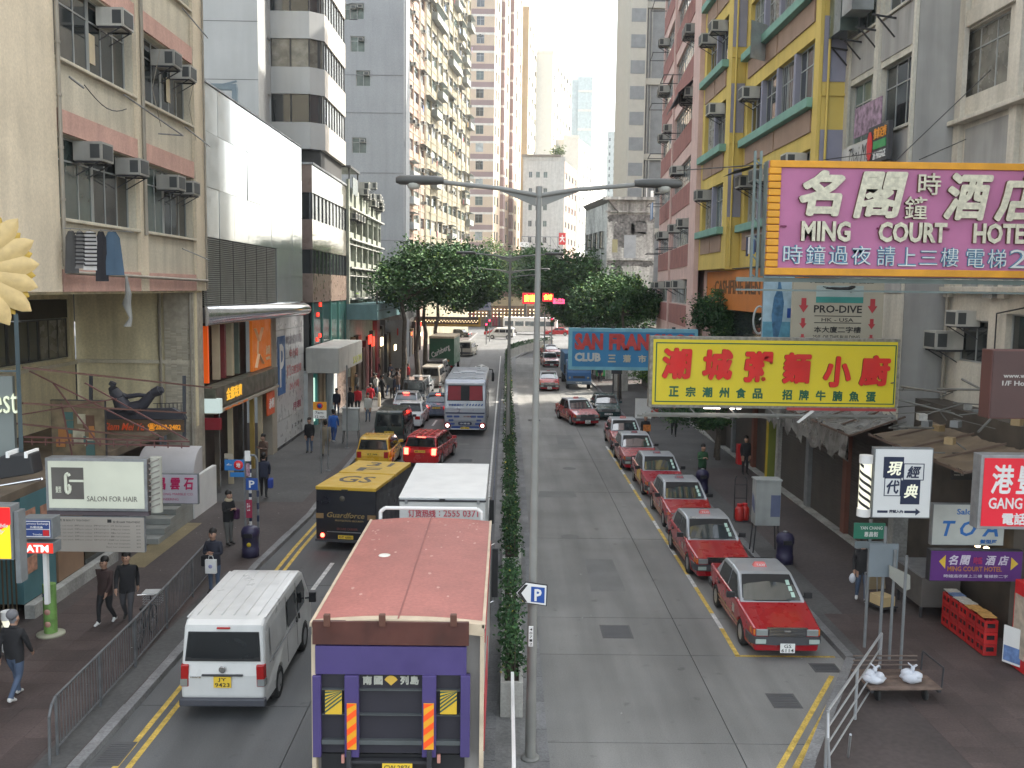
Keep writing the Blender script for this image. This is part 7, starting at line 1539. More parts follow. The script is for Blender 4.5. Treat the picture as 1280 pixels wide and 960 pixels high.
t, m, W, H = sign('atm_sign', 'small red lit bank machine sign with white letters', 'sign', 27, 678.5, 67, 692, 19.5, .35, mat('atm_red', (.65, .03, .015), .45, emit=.5, var=.03), GREYP, frame=.01)
let(t, m, 'ATM', 33, 681, 61, 690, mat('letter_lit', (.9, .9, .85), .4, emit=.5), bold=.03)
bx(t, m, 'yellow_bracket', 17, 684, 27, 686, .1, .15, mat('bracket_yellow', (.4, .3, .03), .5)); bx(t, m, 'sign_post', 47, 692, 52, 760, .2, .3, WHP)
# red yellow courier sign at left edge
t, m, W, H = sign('courier_sign', 'lit red and yellow sign cut by the left edge', 'sign', -40, 632, 15, 700, 16.5, .3, mat('courier_yellow', (.80, .55, .01), .4, emit=.5, var=.02), GREYP, frame=.03)
P = [(-38, 634), (14, 634), (14, 655), (-38, 682)]; MB().poly([(a, -.013, z) for a, z in [m(*p) for p in P]][::-1], (0, -.006, 0)).obj('red_half', mat('courier_red', (.75, .01, .012), .4, emit=.5, var=.02), t)
let(t, m, 'EasyMobile', -20, 654, 11, 660, WHP, y=-.02, shear=.2); let(t, m, 'only', -10, 661, 7, 667, WHP, y=-.02, shear=.2)
bx(t, m, 'post', 16, 640, 22, 730, .05, .3, GREYP)
# ---- dark panel with neon word and its steel post, near left ----
t = thing('neon_panel_sign', 'dark blue grey panel with a pale neon word at the left edge', 'sign', (at(-20, 470, 14)[0], 14, at(-20, 570, 14)[1])); X = t.location[0]; Z = t.location[2]
def Q3(x, y): a, z = at(x, y, 14); return a - X, z - Z
a, z1 = Q3(-60, 470); b_, z0 = Q3(17, 572); MB().box(a, b_, .05, .12, z0, z1).obj('panel', mat('panel_bluegrey', (.16, .18, .17), .6, var=.1), t)
a, z1 = Q3(17, 392); b_, z0 = Q3(24.5, 570); MB().box(a, b_, .0, .12, z0, z1).obj('steel_post', mat('post_bluegrey', (.055, .085, .10), .5), t)
a, z1 = Q3(-60, 462); b_, z0 = Q3(20, 465); MB().box(a, b_, .0, .05, z0, z1).obj('rail', mat('post_bluegrey', 0), t)
a, z1 = Q3(-25, 484); b_, z0 = Q3(21, 517); lettering('Rest', a, b_, z0, z1, .04, mat('neon_offwhite', (.62, .66, .48), .4, emit=.3), t, bold=-.01, depth=.03)
for p, q in (((24, 460), (160, 520)), ((24, 505), (120, 560)), ((10, 530), (70, 600))): a, z = Q3(*p); b_, z2 = Q3(*q); MB().beam((a, .1, z), (b_ , 4.0, z2), .03, .03).obj('brace', mat('rust_iron', (.09, .045, .035), .7), t)
t = thing('floodlight', 'black floodlight on a chrome arm left of the hair salon sign', 'floodlight', (at(30, 580, 14)[0], 13.9, at(30, 598, 14)[1])); 
MB().poly([(-.30, -.15, .02), (.27, -.15, .12), (.22, -.15, .42), (-.22, -.15, .38)], (0, .3, 0)).obj('housing', DARK, t, bev=.02); MB().bar((-.36, -.2, -.08), (.40, -.2, .06), .022, 8).bar((.40, -.2, .06), (.25, .0, .0), .02, 6).obj('arm', CHROME, t)
for x in (-.12, .15): MB().box(x, x + .04, -.18, .18, .36, .45).obj('clip', WHP, t)
# ---- sunflower sculpture ----
fx, fz = at(-33, 336, 12); t = thing('flower_sculpture', 'giant pale yellow sunflower sculpture cut by the left edge', 'sculpture', (fx, 12, fz), R(45))
PTL = mat('petal_cream', (.46, .34, .15), .6, var=.12, sc_=9); PT2 = mat('petal_ochre', (.42, .28, .04), .6, var=.2, sc_=9); CEN = mat('flower_centre', (.20, .05, .02), .7, bump=.5)
def petal(a, l, w_, back):
    l *= 1.66; w_ *= 1.7
    mb = MB(); n = 8; rs = []
    for i in range(n + 1):
        s_ = i / n; r_ = .15 + (l - .15) * s_; hw = w_ * math.sin((.16 + .84 * s_) * PI) ** .62 * .5 + .004 if s_ < 1 else .004; cup = .05 * (1 - (2 * s_ - 1) ** 2)
        c, s2 = math.cos(a), math.sin(a); rs.append([(c * r_ - s2 * q * hw, -cup * (1 - abs(q)) - .03 * s_ + (.06 if back else 0), s2 * r_ + c * q * hw) for q in (-1, -.5, 0, .5, 1)])
    vs = [p for r_ in rs for p in r_]; fs = [(i * 5 + j, i * 5 + j + 1, i * 5 + j + 6, i * 5 + j + 5) for i in range(n) for j in range(4)]
    nv = len(vs); vs2 = [(x, y + .018, z) for x, y, z in vs]; mb.add(vs + vs2, fs + [tuple(k + nv for k in f[::-1]) for f in fs], 0, True); return mb.obj('petal', PT2 if back else PTL, t)
for k in range(16): petal(2 * PI * k / 16 + .1, .47 + .02 * (k % 3), .17, False); petal(2 * PI * (k + .5) / 16 + .1, .45, .16, True)
MB().lathe([(.0, -.12), (.12, -.10), (.18, -.05), (.19, .05)], 24, (0, 0, 0), 'y').obj('seed_head', CEN, t)
MB().bar((-.1, .1, -.1), (-.9, .5, -2.2), .04, 8).obj('stem', mat('post_bluegrey', 0), t)
# ---- reclining figure shop sign ----
YF = 30
fx, fz = at(130, 545, YF); t = thing('foot_spa_sign', 'dark shop sign with a reclining figure silhouette and red telephone lettering', 'sign', (fx, YF, fz))
def Q4(x, y): a, z = at(x or 180, y or 530, YF); return a - fx, z - fz
a, z1 = Q4(120, 524); b_, z0 = Q4(230, 540); MB().box(a, b_, .0, .15, z0, z1).obj('cabinet', mat('foot_cabinet', (.10, .06, .035), .6), t)
lettering('Siam Mei Ya', *[Q4(130, 0)[0], Q4(180, 0)[0]], Q4(0, 538)[1], Q4(0, 529)[1], -.005, mat('letter_brick', (.40, .06, .02), .5, emit=.2), t, shear=.3); lettering('☎2838-2482', Q4(185, 0)[0], Q4(226, 0)[0], Q4(0, 538)[1], Q4(0, 529)[1], -.005, mat('letter_amber', (.75, .28, .02), .5, emit=.25), t, bold=.03)
mb = MB(); DKB = mat('figure_dark', (.035, .035, .045), .6)
P = [Q4(*p) for p in ((118, 524), (122, 514), (150, 509), (185, 511), (215, 510), (229, 517), (232, 524))]; MB().poly([(x, -.02, z) for x, z in P], (0, .2, 0)).obj('couch', DKB, t)
def limb(pts, rs_): 
    for (p, r1), (q_, r2) in zip(zip(pts, rs_), zip(pts[1:], rs_[1:])): a, z = Q4(*p); b_, z2 = Q4(*q_); mb.bar((a, .05, z), (b_, .05, z2), r1, 8, r2=r2)
limb([(155, 512), (148, 498), (141, 488), (137, 484)], (.30, .22, .17, .08)); limb([(139, 482), (141, 478)], (.12, .11)); limb([(143, 491), (158, 496), (172, 494), (185, 495)], (.10, .08, .07, .06)); limb([(160, 512), (176, 508), (190, 492), (199, 488)], (.22, .2, .14, .16)); limb([(195, 490), (203, 487)], (.14, .10))
mb.obj('reclining_figure', DKB, t)
mb = MB()
for x in (112, 229): a, z = Q4(x, 470); b_, z2 = Q4(x, 548); mb.beam((a, .1, z), (b_, .1, z2), .09, .09)
mb.obj('support_post', mat('iron_navy', (.05, .055, .065), .6), t)
mb = MB()
for x in range(195, 228, 5): a, z = Q4(x, 505); b_, z2 = Q4(x, 518); mb.bar((a, .1, z), (a, .1, z2), .015, 4)
a, z = Q4(190, 505); b_, z2 = Q4(229, 504); mb.bar((a, .1, z), (b_, .1, z2), .015, 4); mb.obj('rail', DARKM, t)
# red pipe frame + collage hoarding + awning near the steps
YG = 26; fx, fz = at(120, 560, YG); t = thing('iron_frame', 'rusty red iron framework strung across the shop fronts on the left', 'frame', (fx, YG, fz)); RI_ = mat('rust_red_iron', (.13, .05, .045), .7, var=.25)
def Q5(x, y): a, z = at(x, y, YG); return a - fx, z - fz
mb = MB()
for y in (552, 558): a, z = Q5(30, y - 6); b_, z2 = Q5(237, y); mb.beam((a, 0, z), (b_, 0, z2), .04, .04)
for k in range(12): a, z = Q5(40 + k * 17, 548 + k * .5); b_, z2 = Q5(40 + k * 17, 556 + k * .4); mb.beam((a, 0, z), (a, 0, z2), .03, .03)
for p, q in (((30, 465), (200, 550)), ((60, 480), (120, 560)), ((20, 520), (140, 500)), ((100, 480), (230, 552)), ((70, 505), (90, 600))): a, z = Q5(*p); b_, z2 = Q5(*q); mb.beam((a, .3, z), (b_, .3, z2), .035, .035)
mb.obj('iron_bars', RI_, t)
t, m, W, H = sign('collage_hoarding', 'faded picture hoarding behind the rusty frame', 'hoarding', 64, 500, 132, 572, 27.5, .1, mat('collage_brown', (.16, .12, .07), .7, var=.4, sc_=3), DARKM, frame=.02)
q = random.Random(6)
for k in range(12):
    x = 66 + q.random() * 50; y = 505 + q.random() * 50; bx(t, m, 'collage_picture', x, y, x + q.uniform(6, 16), y + q.uniform(8, 20), -.03 - k * .002, -.013 - k * .0005, q.choice([mat('pic_cream', (.36, .33, .24), .7, var=.3, sc_=4), mat('pic_teal', (.06, .13, .12), .7), mat('pic_orange', (.34, .14, .04), .7), mat('pic_brown', (.10, .05, .03), .7)]))
X, Z = at(180, 590, 31); t = thing('white_awning', 'curved white awning over the steps on the left', 'awning', (X, 31, Z)); mb = MB(); rs = []
for i in range(9): a = PI / 2 * i / 8; rs.append([(-.0, -.9 * math.cos(a) + .3, .85 * math.sin(a)), (1.85, -.9 * math.cos(a) + .3, .85 * math.sin(a))])
mb.add([p for r_ in rs for p in r_], [(2 * i, 2 * i + 1, 2 * i + 3, 2 * i + 2) for i in range(8)], 0, True); mb.add([(1.85, -.9 * math.cos(PI / 2 * i / 8) + .3, .85 * math.sin(PI / 2 * i / 8)) for i in range(9)] + [(1.85, .3, 0)], [tuple(range(10))])
mb.obj('canvas', mat('awning_white', (.46, .44, .44), .8, var=.08), t)
barber_pole('lit barber pole behind the person at the lower left edge', 9, 765, 812, 20.5, .24)
# standing green sale column
X, Y_ = gd(64, 800); t = thing('advert_column', 'green advertising column on a round base on the left pavement', 'advert stand', (X, Y_, .13))
MB().lathe([(.0, 0), (.32, 0), (.32, .05), (.2, .07)], 18).obj('base', mat('stand_base', (.30, .30, .22), .6), t); MB().lathe([(.15, .06), (.15, 1.25)], 16).obj('column', mat('stand_green', (.16, .30, .08), .5, var=.3, sc_=5), t)
for z in (.3, .6, .85): MB().lathe([(.0, -.157), (.07, -.155), (.075, -.14)], 10, (.0, .0, z), 'y').obj('picture', mat('stand_picture', (.45, .25, .2), .6), t)
lettering('OPENING', -.1, .1, .98, 1.06, -.16, NVY, t)
# ---- parking arrow sign on the lamp post ----
PXs = at(664, 742, 17.0)
# ---- far lit signs between the trees ----
def farsign(label, cat, x0, y0, x1, y1, Y, face, txt=None, tm_=None, n='neon_sign'):
    t, m, W, H = sign(n, label, cat, x0, y0, x1, y1, Y, .4, face, DARKM, frame=.02)
    if txt: let(t, m, txt, x0 + (x1 - x0) * .12, y0 + (y1 - y0) * .18, x1 - (x1 - x0) * .12, y1 - (y1 - y0) * .2, tm_, bold=.03)
    return t, m
NR = mat('neon_red_soft', (.75, .02, .03), .4, emit=1.3, var=.1); NY = mat('neon_yellow', (1, .62, .04), .4, emit=2.5, var=0); NP = mat('neon_pink', (1, .08, .2), .4, emit=1.6, var=0)
farsign('glowing red neon sign with yellow characters left of the lamp post', 'neon sign', 653, 366, 671, 380, 92, NR, '麥當', NY); farsign('glowing yellow neon characters right of the lamp post', 'neon sign', 678, 366, 692, 377, 92, NR, '食坊', NY); farsign('small pink neon sign right of the glowing yellow characters', 'neon sign', 691, 373, 706, 380, 92, NP, 'Cafe', WHP)
farsign('small red neon sign in the right hand tree', 'neon sign', 737, 370, 744, 379, 86, NP)
t, m = farsign('white hotel arrow sign in the left trees', 'sign', 591, 371, 614, 388, 112, mat('hotel_white', (.45, .45, .50), .6), 'HOTEL', mat('letter_navy_pale', (.2, .2, .35), .6), 'hotel_arrow_sign')
farsign('red square sign with white emblem on the off white block', 'sign', 698.5, 291, 707, 306, 218, REDS, '大', WHP, 'red_board')
t, m, W, H = sign('scaffold_frame', 'thin rooftop hoarding frame with a white panel before the off white block', 'frame', 652, 295, 707, 312, 219, .1, GREYP, GREYP, body=False)
mb = MB()
for y in (296, 311): a, z = m(652, y); b_, _ = m(707, y); mb.beam((a, 0, z), (b_, 0, z), .15, .15)
for k in range(7): a, z = m(652 + k * 9, 296); _, z2 = m(0, 330); mb.beam((a, 0, z), (a, 0, z2), .12, .12); b_, _ = m(661 + k * 9, 0); mb.beam((a, 0, z), (min(b_, W), 0, m(0, 311)[1]), .08, .08)
mb.obj('iron_bars', GREYP, t); bx(t, m, 'white_panel', 649, 303, 661, 309, -.1, .0, WHP)
# building facade at the end of the street under the trees
b = bld('corner_restaurant', 'brown corner building with rows of lit bulbs seen under the far trees', -6, 208); Mf = fr_(b, -34, 208, FACE_CAM)
BRF = mat('facade_brown_warm', (.16, .10, .07), .7, var=.3, sc_=.4); MB().box(0, 52, .5, 12, 0, 14).obj('wall', BRF, b, Mf); boxpart('cream_fascia', b, Mf, 26, 41, -.8, .49, 4.6, 6.6, mat('fascia_cream', (.36, .28, .16), .7));  # fascia is one even cream
q = random.Random(9); BW = mat('bulb_warm', 0)
for k in range(34): u = 18 + k * .72; boxpart('shop_pier', b, Mf, u, u + q.uniform(.15, .5), .1, .49, .1, q.uniform(2.5, 3.8), q.choice(CLS))
mb = MB()
for r_ in range(3):
    for k in range(26): mb.box(20 + k * .8, 20.18 + k * .8, -.1, .0, 2.2 + r_ * .75, 2.36 + r_ * .75)
stuff(mb.obj('light_bulb_rows', BW, b, Mf))
t, m, W, H = sign('festoon_sign', 'long dark sign edged with yellow bulbs under the left trees', 'sign', 508, 396, 601, 408, 125, .4, mat('festoon_dark', (.06, .04, .03), .6), DARKM, frame=.1)
for x0, y0, x1, y1 in ((508, 405, 601, 407.5), (598, 396, 601, 405)): bx(t, m, 'gold_edge', x0, y0, x1, y1, -.2, -.02, mat('festoon_gold', (.30, .17, .02), .5, var=.2))
mb = MB()
for k in range(44): a, z = m(515 + k * 1.9, 402.5 - (k % 2) * 1.8); mb.box(a, a + .06, -.1, -.03, z, z + .06)
stuff(mb.obj('bulb_row', BW, t))
# ================= street furniture =================
LPG = mat('lamp_post_grey', (.20, .20, .185), .55, .1, var=.12, sc_=2, streak=.1)
def lamp(label, x, y, H, r, arm, head, z0=.14):
    t = thing('street_lamp', label, 'street lamp', (x, y, z0), 0, 'double armed street lamps on the median')
    MB().lathe([(r * 1.35, 0), (r * 1.35, .9), (r * 1.22, 1.35), (r * 1.2, 2.9), (r * 1.02, 2.95), (r * .62, H)], 18).obj('pole', LPG, t)
    MB().lathe([(.0, 0), (r * 2.4, .0), (r * 2.4, .04), (r * 1.4, .05)], 18).obj('base_plate', LPG, t)
    MB().lathe([(r * .8, -.12), (r * .8, .05), (.0, .06)], 14, (0, 0, H)).obj('cap', LPG, t)
    for s in (-1, 1):
        MB().path([(0, 0, H - .1), (s * arm * .4, 0, H + .01), (s * arm, 0, H + .10)], .038, 8).obj('arm', LPG, t)
        MB().poly([(s * .05, 0, H - .28), (s * .05, 0, H - .12), (s * arm * .45, 0, H + .0)][::s], (0, .02, 0)).obj('gusset', LPG, t)
        a, b = s * arm, s * (arm + head); mb = MB()
        rs = [[(xx, .0 + yy * w_, H + .12 + zz * h_ * 1.1) for yy, zz in ((-1, -.2), (-.8, .6), (0, 1), (.8, .6), (1, -.2), (.6, -.7), (-.6, -.7))] for xx, w_, h_ in ((a - s * .02, .05, .06), (a + s * .1, .13, .075), (a + s * head * .6, .15, .085), (b - s * .06, .13, .08), (b, .06, .05))]
        mb.rings(rs, 0, True).obj('lamp_head', mat('lamp_head_dark', (.06, .06, .055), .5), t)
        MB().lathe([(.11, .03), (.12, 0), (.09, -.07), (.0, -.09)], 12, (a + s * head * .62, 0, H + .06)).obj('lamp_glass', mat('lamp_glass_pale', (.40, .40, .36), .2), t)
    return t
X1_, ZT = at(674, 237, 16.1)
t = lamp('nearest tall double armed street lamp with a parking arrow on its pole', .53, 16.1, ZT - .14, .07, 1.62, .78)
a0, z1 = at(645, 728, 15.95); a1, z0 = at(685, 757, 15.95); cx = .53
P = [at(644, 741, 15.9), at(657, 727, 15.9), at(684.5, 731, 15.9), at(683.5, 758, 15.9), at(656, 754, 15.9)]
ps = thing('parking_sign', 'white and blue parking arrow sign on the nearest lamp post', 'sign', (.53, 15.9, z0)); 
MB().poly([(x - .53, 0, z - z0) for x, z in P][::-1], (0, .02, 0)).obj('outline_plate', INKB, ps, bev=.008)
c_ = Vector((sum(p[0] for p in P) / 5, sum(p[1] for p in P) / 5)); MB().poly([(c_.x + (x - c_.x) * .93 - .53, -.006, c_.y + (z - c_.y) * .90 - z0) for x, z in P][::-1], (0, .005, 0)).obj('white_plate', WHP, ps)
def QP(x, y): a, z = at(x or 664, y or 742, 15.9); return a - .53, z - z0
P2 = [QP(664, 733), QP(681, 734.5), QP(680.5, 754), QP(663.5, 752)]; MB().poly([(x, -.009, z) for x, z in P2][::-1], (0, .002, 0)).obj('blue_square', BLUES, ps); lettering('P', QP(668, 0)[0], QP(677, 0)[0], QP(0, 751)[1], QP(0, 736)[1], -.01, WHP, ps, depth=.006, bold=.03)
P3 = [QP(*p) for p in ((646.5, 741), (656, 730.5), (660, 730.8), (651.5, 741.3), (659, 752.5), (655, 752))]; MB().poly([(x, -.009, z) for x, z in P3][::-1], (0, .002, 0)).obj('chevron', INKB, ps)
MB().box(-.06, .06, .02, .12, .05, .2).obj('clamp', STEEL, ps)
a, z = at(662, 808, 15.95); zz = at(662, 783, 15.95)[1]; o = MB().box(a - .53 - .02, a - .53 + .06, -.155, -.13, z - .14, zz - .14).obj('number_plate', WHP, t); lettering('B3471', -.0, .01, 0, .01, 0, INKB, t) if False else None
for k, ch in enumerate('40712'): lettering(ch, a - .53 - .005, a - .53 + .045, zz - .14 - .075 - k * .066, zz - .14 - .03 - k * .066, -.156, INKB, o, depth=.003)
lamp('second double armed street lamp beside the coach', .17, 46, at(636, 320, 46)[1] - .14, .085, 1.7, .9)
lamp('third double armed street lamp farther along the median', .3, 75, at(636, 338, 75)[1] - .14, .09, 2.2, .9)
lamp('farthest double armed street lamp before the bend', .4, 100, at(634, 345, 100)[1] - .14, .09, 1.9, .9)
# ---- left railing ----
def railing(label, p0, p1, h, bars, rails, group=None, m_=STEEL, pr_=.03, bs=.13):
    p0, p1 = Vector(p0), Vector(p1); d = p1 - p0; L_ = d.length; a = math.atan2(d.y, d.x); t = thing('pedestrian_railing', label, 'railing', (p0.x, p0.y, .13), a, group)
    n = max(1, round(L_ / 2.0))
    pm_ = MB().bar((0, 0, 0), (0, 0, h), pr_, 8).mesh('post', m_); bm_ = MB().bar((0, 0, .14), (0, 0, h - .04), .009, 5).mesh('bar', m_)
    for i in range(n + 1): link('post', pm_, t, T(L_ * i / n, 0, 0))
    for z in rails: MB().bar((0, 0, z), (L_, 0, z), .026 if z == rails[0] else .018, 8).obj('rail', m_, t)
    if bars:
        k = int(L_ / bs)
        for i in range(1, k): link('bar', bm_, t, T(L_ * i / k, 0, 0))
    return t
RLG = mat('railing_grey', (.12, .125, .13), .5, .3, var=.2, sc_=4)
railing('grey barred railing along the left kerb, nearer half by the white van', (-7.88, 16.1), (-8.02, 20.0), 1.08, True, (1.08, .14), 'left kerb railing', RLG)
t = thing('rail_end', 'curved down end of the left kerb railing nearest the camera', 'railing', (-7.88, 16.08, .13)); MB().path([(0, 0, 1.08), (.02, -.18, 1.02), (.03, -.3, .85), (.03, -.34, .0)], .028, 8).obj('end_hoop', RLG, t)
railing('grey barred railing along the left kerb, farther half by the bicycle', (-8.02, 20.02), (-8.45, 27.0), 1.08, True, (1.08, .14), 'left kerb railing', RLG)
t = railing('three rail steel fence round the right kerb corner', (5.75, 15.9), (8.2, 19.7), 1.05, False, (1.05, .72, .40, .10), None, mat('fence_steel_bright', (.34, .35, .36), .45, .4))
MB().path([(-.3, -.15, 0), (-.35, -.1, .7), (.0, .0, 1.0)], .028, 8).bar((-.5, -.5, .95), (.6, -.25, .02), .022, 8).obj('loose_tube', mat('fence_steel_bright', 0), t)
# ---- left pavement items ----
NV = mat('bin_navy', (.025, .022, .06), .5, var=.1)
def bin_(label, x, y, rz=0, sp=True):
    t = thing('litter_bin', label, 'litter bin', (x, y, .13), rz, 'navy litter bins')
    MB().lathe([(.0, 0), (.27, 0), (.27, .25), (.25, .27), (.25, .62), (.28, .64), (.28, .80), (.22, .92), (.1, .97), (.0, .98)], 12).obj('body', NV, t)
    MB().box(-.13, .13, -.285, -.2, .64, .77).obj('mouth', DARK, t); MB().lathe([(.02, 0), (.07, .0), (.07, .03), (.0, .035)], 10, (0, 0, .975)).obj('ashtray', STEEL, t)
    if sp: MB().lathe([(.0, -.265), (.065, -.263), (.07, -.24)], 12, (.02, 0, .42), 'y').obj('sticker', mat('sticker_yellow', (.6, .45, .02), .5), t)
    return t
bin_('navy litter bin with yellow sticker at the foot of the left sign posts', -7.82, 28.6); bin_('navy litter bin beside the grey telephone cabinet on the right', 8.72, 28.5, sp=False); bin_('navy litter bin behind the fourth taxi', 8.25, 38.6, sp=False)
X, Y_ = -8.05, 29.4
def QL(x, y, Y=29.4): a, z = at(x or 310, y or 600, Y); return a - X, z - .13
t = thing('sign_post_cluster', 'striped and grey posts with blue direction and parking signs by the left bin', 'sign post', (X, Y_, .13))
z_top = QL(0, 575)[1]
MB().path([(QL(306, 0)[0], 0, 0), (QL(306, 0)[0], 0, QL(0, 572)[1]), (QL(309, 0)[0], 0, QL(0, 569)[1]), (QL(319, 0)[0], 0, QL(0, 569)[1]), (QL(322, 0)[0], 0, QL(0, 574)[1]), (QL(322, 0)[0], 0, 0)], .035, 8).obj('hoop_post', GREYP, t)
for k in range(11): z = .1 + k * .26; MB().lathe([(.048, 0), (.048, .13)], 10, (QL(311.5, 0)[0], .1, z)).obj('dark_ring', NVY, t); MB().lathe([(.045, 0), (.045, .13)], 10, (QL(311.5, 0)[0], .1, z + .13)).obj('pale_ring', WHP, t)
for k in range(4): z = .5 + k * .4; MB().lathe([(.042, 0), (.042, .2)], 10, (QL(322, 0)[0], 0, z)).obj('dark_ring', NVY, t)
def qbox(nm, x0, y0, x1, y1, ya, yb, m_, bev=0, f=QL, tt=None): a, z1 = f(x0, y0); b, z0 = f(x1, y1); return MB().box(a, b, ya, yb, z0, z1).obj(nm, m_, tt or t, bev=bev)
DBL = mat('direction_blue', (.02, .16, .42), .5); qbox('direction_sign', 281, 574, 306, 588, -.06, -.04, DBL, .01); o = qbox('direction_plate', 281, 566.5, 292, 573, -.05, -.04, mat('plate_tan', (.30, .26, .20), .6))
MB().lathe([(.0, -.075), (.14, -.073), (.15, -.06)], 16, (QL(299, 0)[0], 0, QL(0, 581)[1]), 'y').obj('red_disc', REDS, t); lettering('地', QL(296.5, 0)[0], QL(301.5, 0)[0], QL(0, 584)[1], QL(0, 578)[1], -.075, WHP, t, depth=.004)
lettering('←', QL(284, 0)[0], QL(291, 0)[0], QL(0, 583)[1], QL(0, 579)[1], -.06, WHP, t, depth=.004)
qbox('small_blue_plate', 288, 590, 306, 596, -.05, -.03, DBL); qbox('parking_plate', 308, 597, 323, 612, -.08, -.06, BLUES, .01); lettering('P', QL(312, 0)[0], QL(319, 0)[0], QL(0, 609)[1], QL(0, 600)[1], -.081, WHP, t, depth=.005, bold=.02)
qbox('white_plate', 306.5, 563, 313.5, 576, -.07, -.05, WHP); qbox('patterned_plate', 308, 579, 313, 595, -.07, -.05, mat('plate_mauve', (.30, .18, .22), .6, var=.5, sc_=20)); qbox('red_board', 308, 624, 316, 647, -.07, -.05, mat('board_crimson', (.30, .02, .06), .5), .01); lettering('巴士', QL(309, 0)[0], QL(313, 0)[0], QL(0, 638)[1], QL(0, 628)[1], -.071, WHP, t, depth=.003)
# no stopping sign
x_, y_ = gd(402, 595); X, Y_ = x_, y_
t = thing('no_stopping_sign', 'orange and white no stopping sign on a thin pole left of the yellow car', 'sign', (X, Y_, .13)); QN = lambda x, y: (at(x or 400, y or 512, Y_)[0] - X, at(x or 400, y or 512, Y_)[1] - .13)
MB().bar((0, 0, 0), (0, 0, QN(0, 502)[1]), .035, 8).obj('pole', GREYP, t); 
qbox('orange_plate', 391.5, 502, 408.5, 512.5, -.06, -.04, mat('plate_orange', (.70, .30, .02), .5), f=QN); qbox('white_plate', 391.5, 512.7, 408.5, 523, -.06, -.04, PLW, f=QN); c0, zc = QN(400, 507)
MB().lathe([(.0, -.075), (.13, -.073), (.14, -.06)], 16, (c0, 0, zc), 'y').obj('ring', REDS, t); MB().lathe([(.0, -.082), (.09, -.080), (.095, -.07)], 16, (c0, 0, zc), 'y').obj('disc', BLUES, t)
lettering('7am-', c0 - .2, c0 + .2, QN(0, 517)[1], QN(0, 514)[1], -.061, INKB, t, depth=.003); lettering('12 mn', c0 - .2, c0 + .2, QN(0, 522)[1], QN(0, 519)[1], -.061, INKB, t, depth=.003)
x_, y_ = gd(410, 592); t = thing('thin_post', 'thin grey post with small base right of the no stopping sign', 'post', (x_, y_, .13)); MB().bar((0, 0, 0), (0, 0, 2.4), .028, 8).obj('pole', GREYP, t); MB().lathe([(0, 0), (.12, 0), (.12, .03), (0, .04)], 10).obj('base', GREYP, t)
x_, y_ = gd(434, 563); t = thing('thin_post', 'tall thin post before the white entrance canopy', 'post', (x_, y_, .13)); MB().bar((0, 0, 0), (0, 0, 4.3), .04, 8).obj('pole', GREYP, t); MB().lathe([(0, 0), (.12, 0), (.12, .03), (0, .04)], 10).obj('base', GREYP, t)
def cabinet(label, x, y, w_, d_, h, z0, rz=0, m_=None, slant=False):
    t = thing('street_cabinet', label, 'cabinet', (x, y, .13), rz); m_ = m_ or mat('cabinet_grey', (.33, .35, .34), .5, var=.15, streak=.2)
    MB().box(-w_ / 2, w_ / 2, -d_ / 2, d_ / 2, z0, h).obj('body', m_, t, bev=.02); MB().box(-w_ / 2 - .03, w_ / 2 + .03, -d_ / 2 - .03, d_ / 2 + .03, h, h + .05).obj('lid', m_, t, bev=.01)
    mb = MB()
    for s in (-1, 1):
        for q in (-1, 1): mb = MB().bar((s * (w_ / 2 - .05), q * (d_ / 2 - .05), z0), (s * (w_ / 2 + .02), q * (d_ / 2 - .03), 0), .022, 6).obj('leg', DARKM, t)
    return t
x_, y_ = gd(436, 562); cabinet('grey cabinet on legs near the people on the left pavement', -8.2, 50.0, .85, .5, 1.85, .7)
t = cabinet('tall pale grey cabinet with blue marks beside the right litter bin', 8.45, 29.8, .8, .5, 2.35, .9); MB().box(.08, .38, -.27, -.252, 1.2, 1.9).obj('blue_mark', mat('mark_bluegrey', (.10, .12, .2), .6, var=.3), t); MB().poly([(-.41, -.2, 1.3), (-.41, .15, 1.5), (-.41, .1, 1.9), (-.41, -.1, 1.7)], (-.01, 0, 0)).obj('blue_mark', mat('mark_bluegrey', 0), t)
# hand trolley with red gas cylinders
t = thing('hand_trolley', 'red gas cylinders on a tall grey hand trolley beside the second taxi', 'trolley', (8.7, 33.9, .13))
for s in (-1, 1): MB().path([(s * .22, .1, 0), (s * .22, .15, 1.5), (s * .15, .2, 1.6)], .02, 6).obj('trolley_side', DARKM, t)
for z in (.3, .8, 1.3): MB().bar((-.22, .12, z), (.22, .12, z), .015, 6).obj('trolley_rung', DARKM, t)
for x, y in ((-.08, -.12), (.13, -.02)): c = MB().lathe([(.0, 0), (.16, 0), (.17, .05), (.17, .42), (.12, .50), (.05, .53), (.05, .58), (.0, .58)], 14, (x, y, .03)).obj('gas_cylinder', mat('gas_red', (.50, .02, .015), .4, coat=.3), t); MB().lathe([(.10, .0), (.10, .08)], 10, (x, y, .56)).obj('collar', REDS, c)
MB().box(-.28, .28, -.3, .1, .0, .03).obj('foot_plate', DARKM, t)
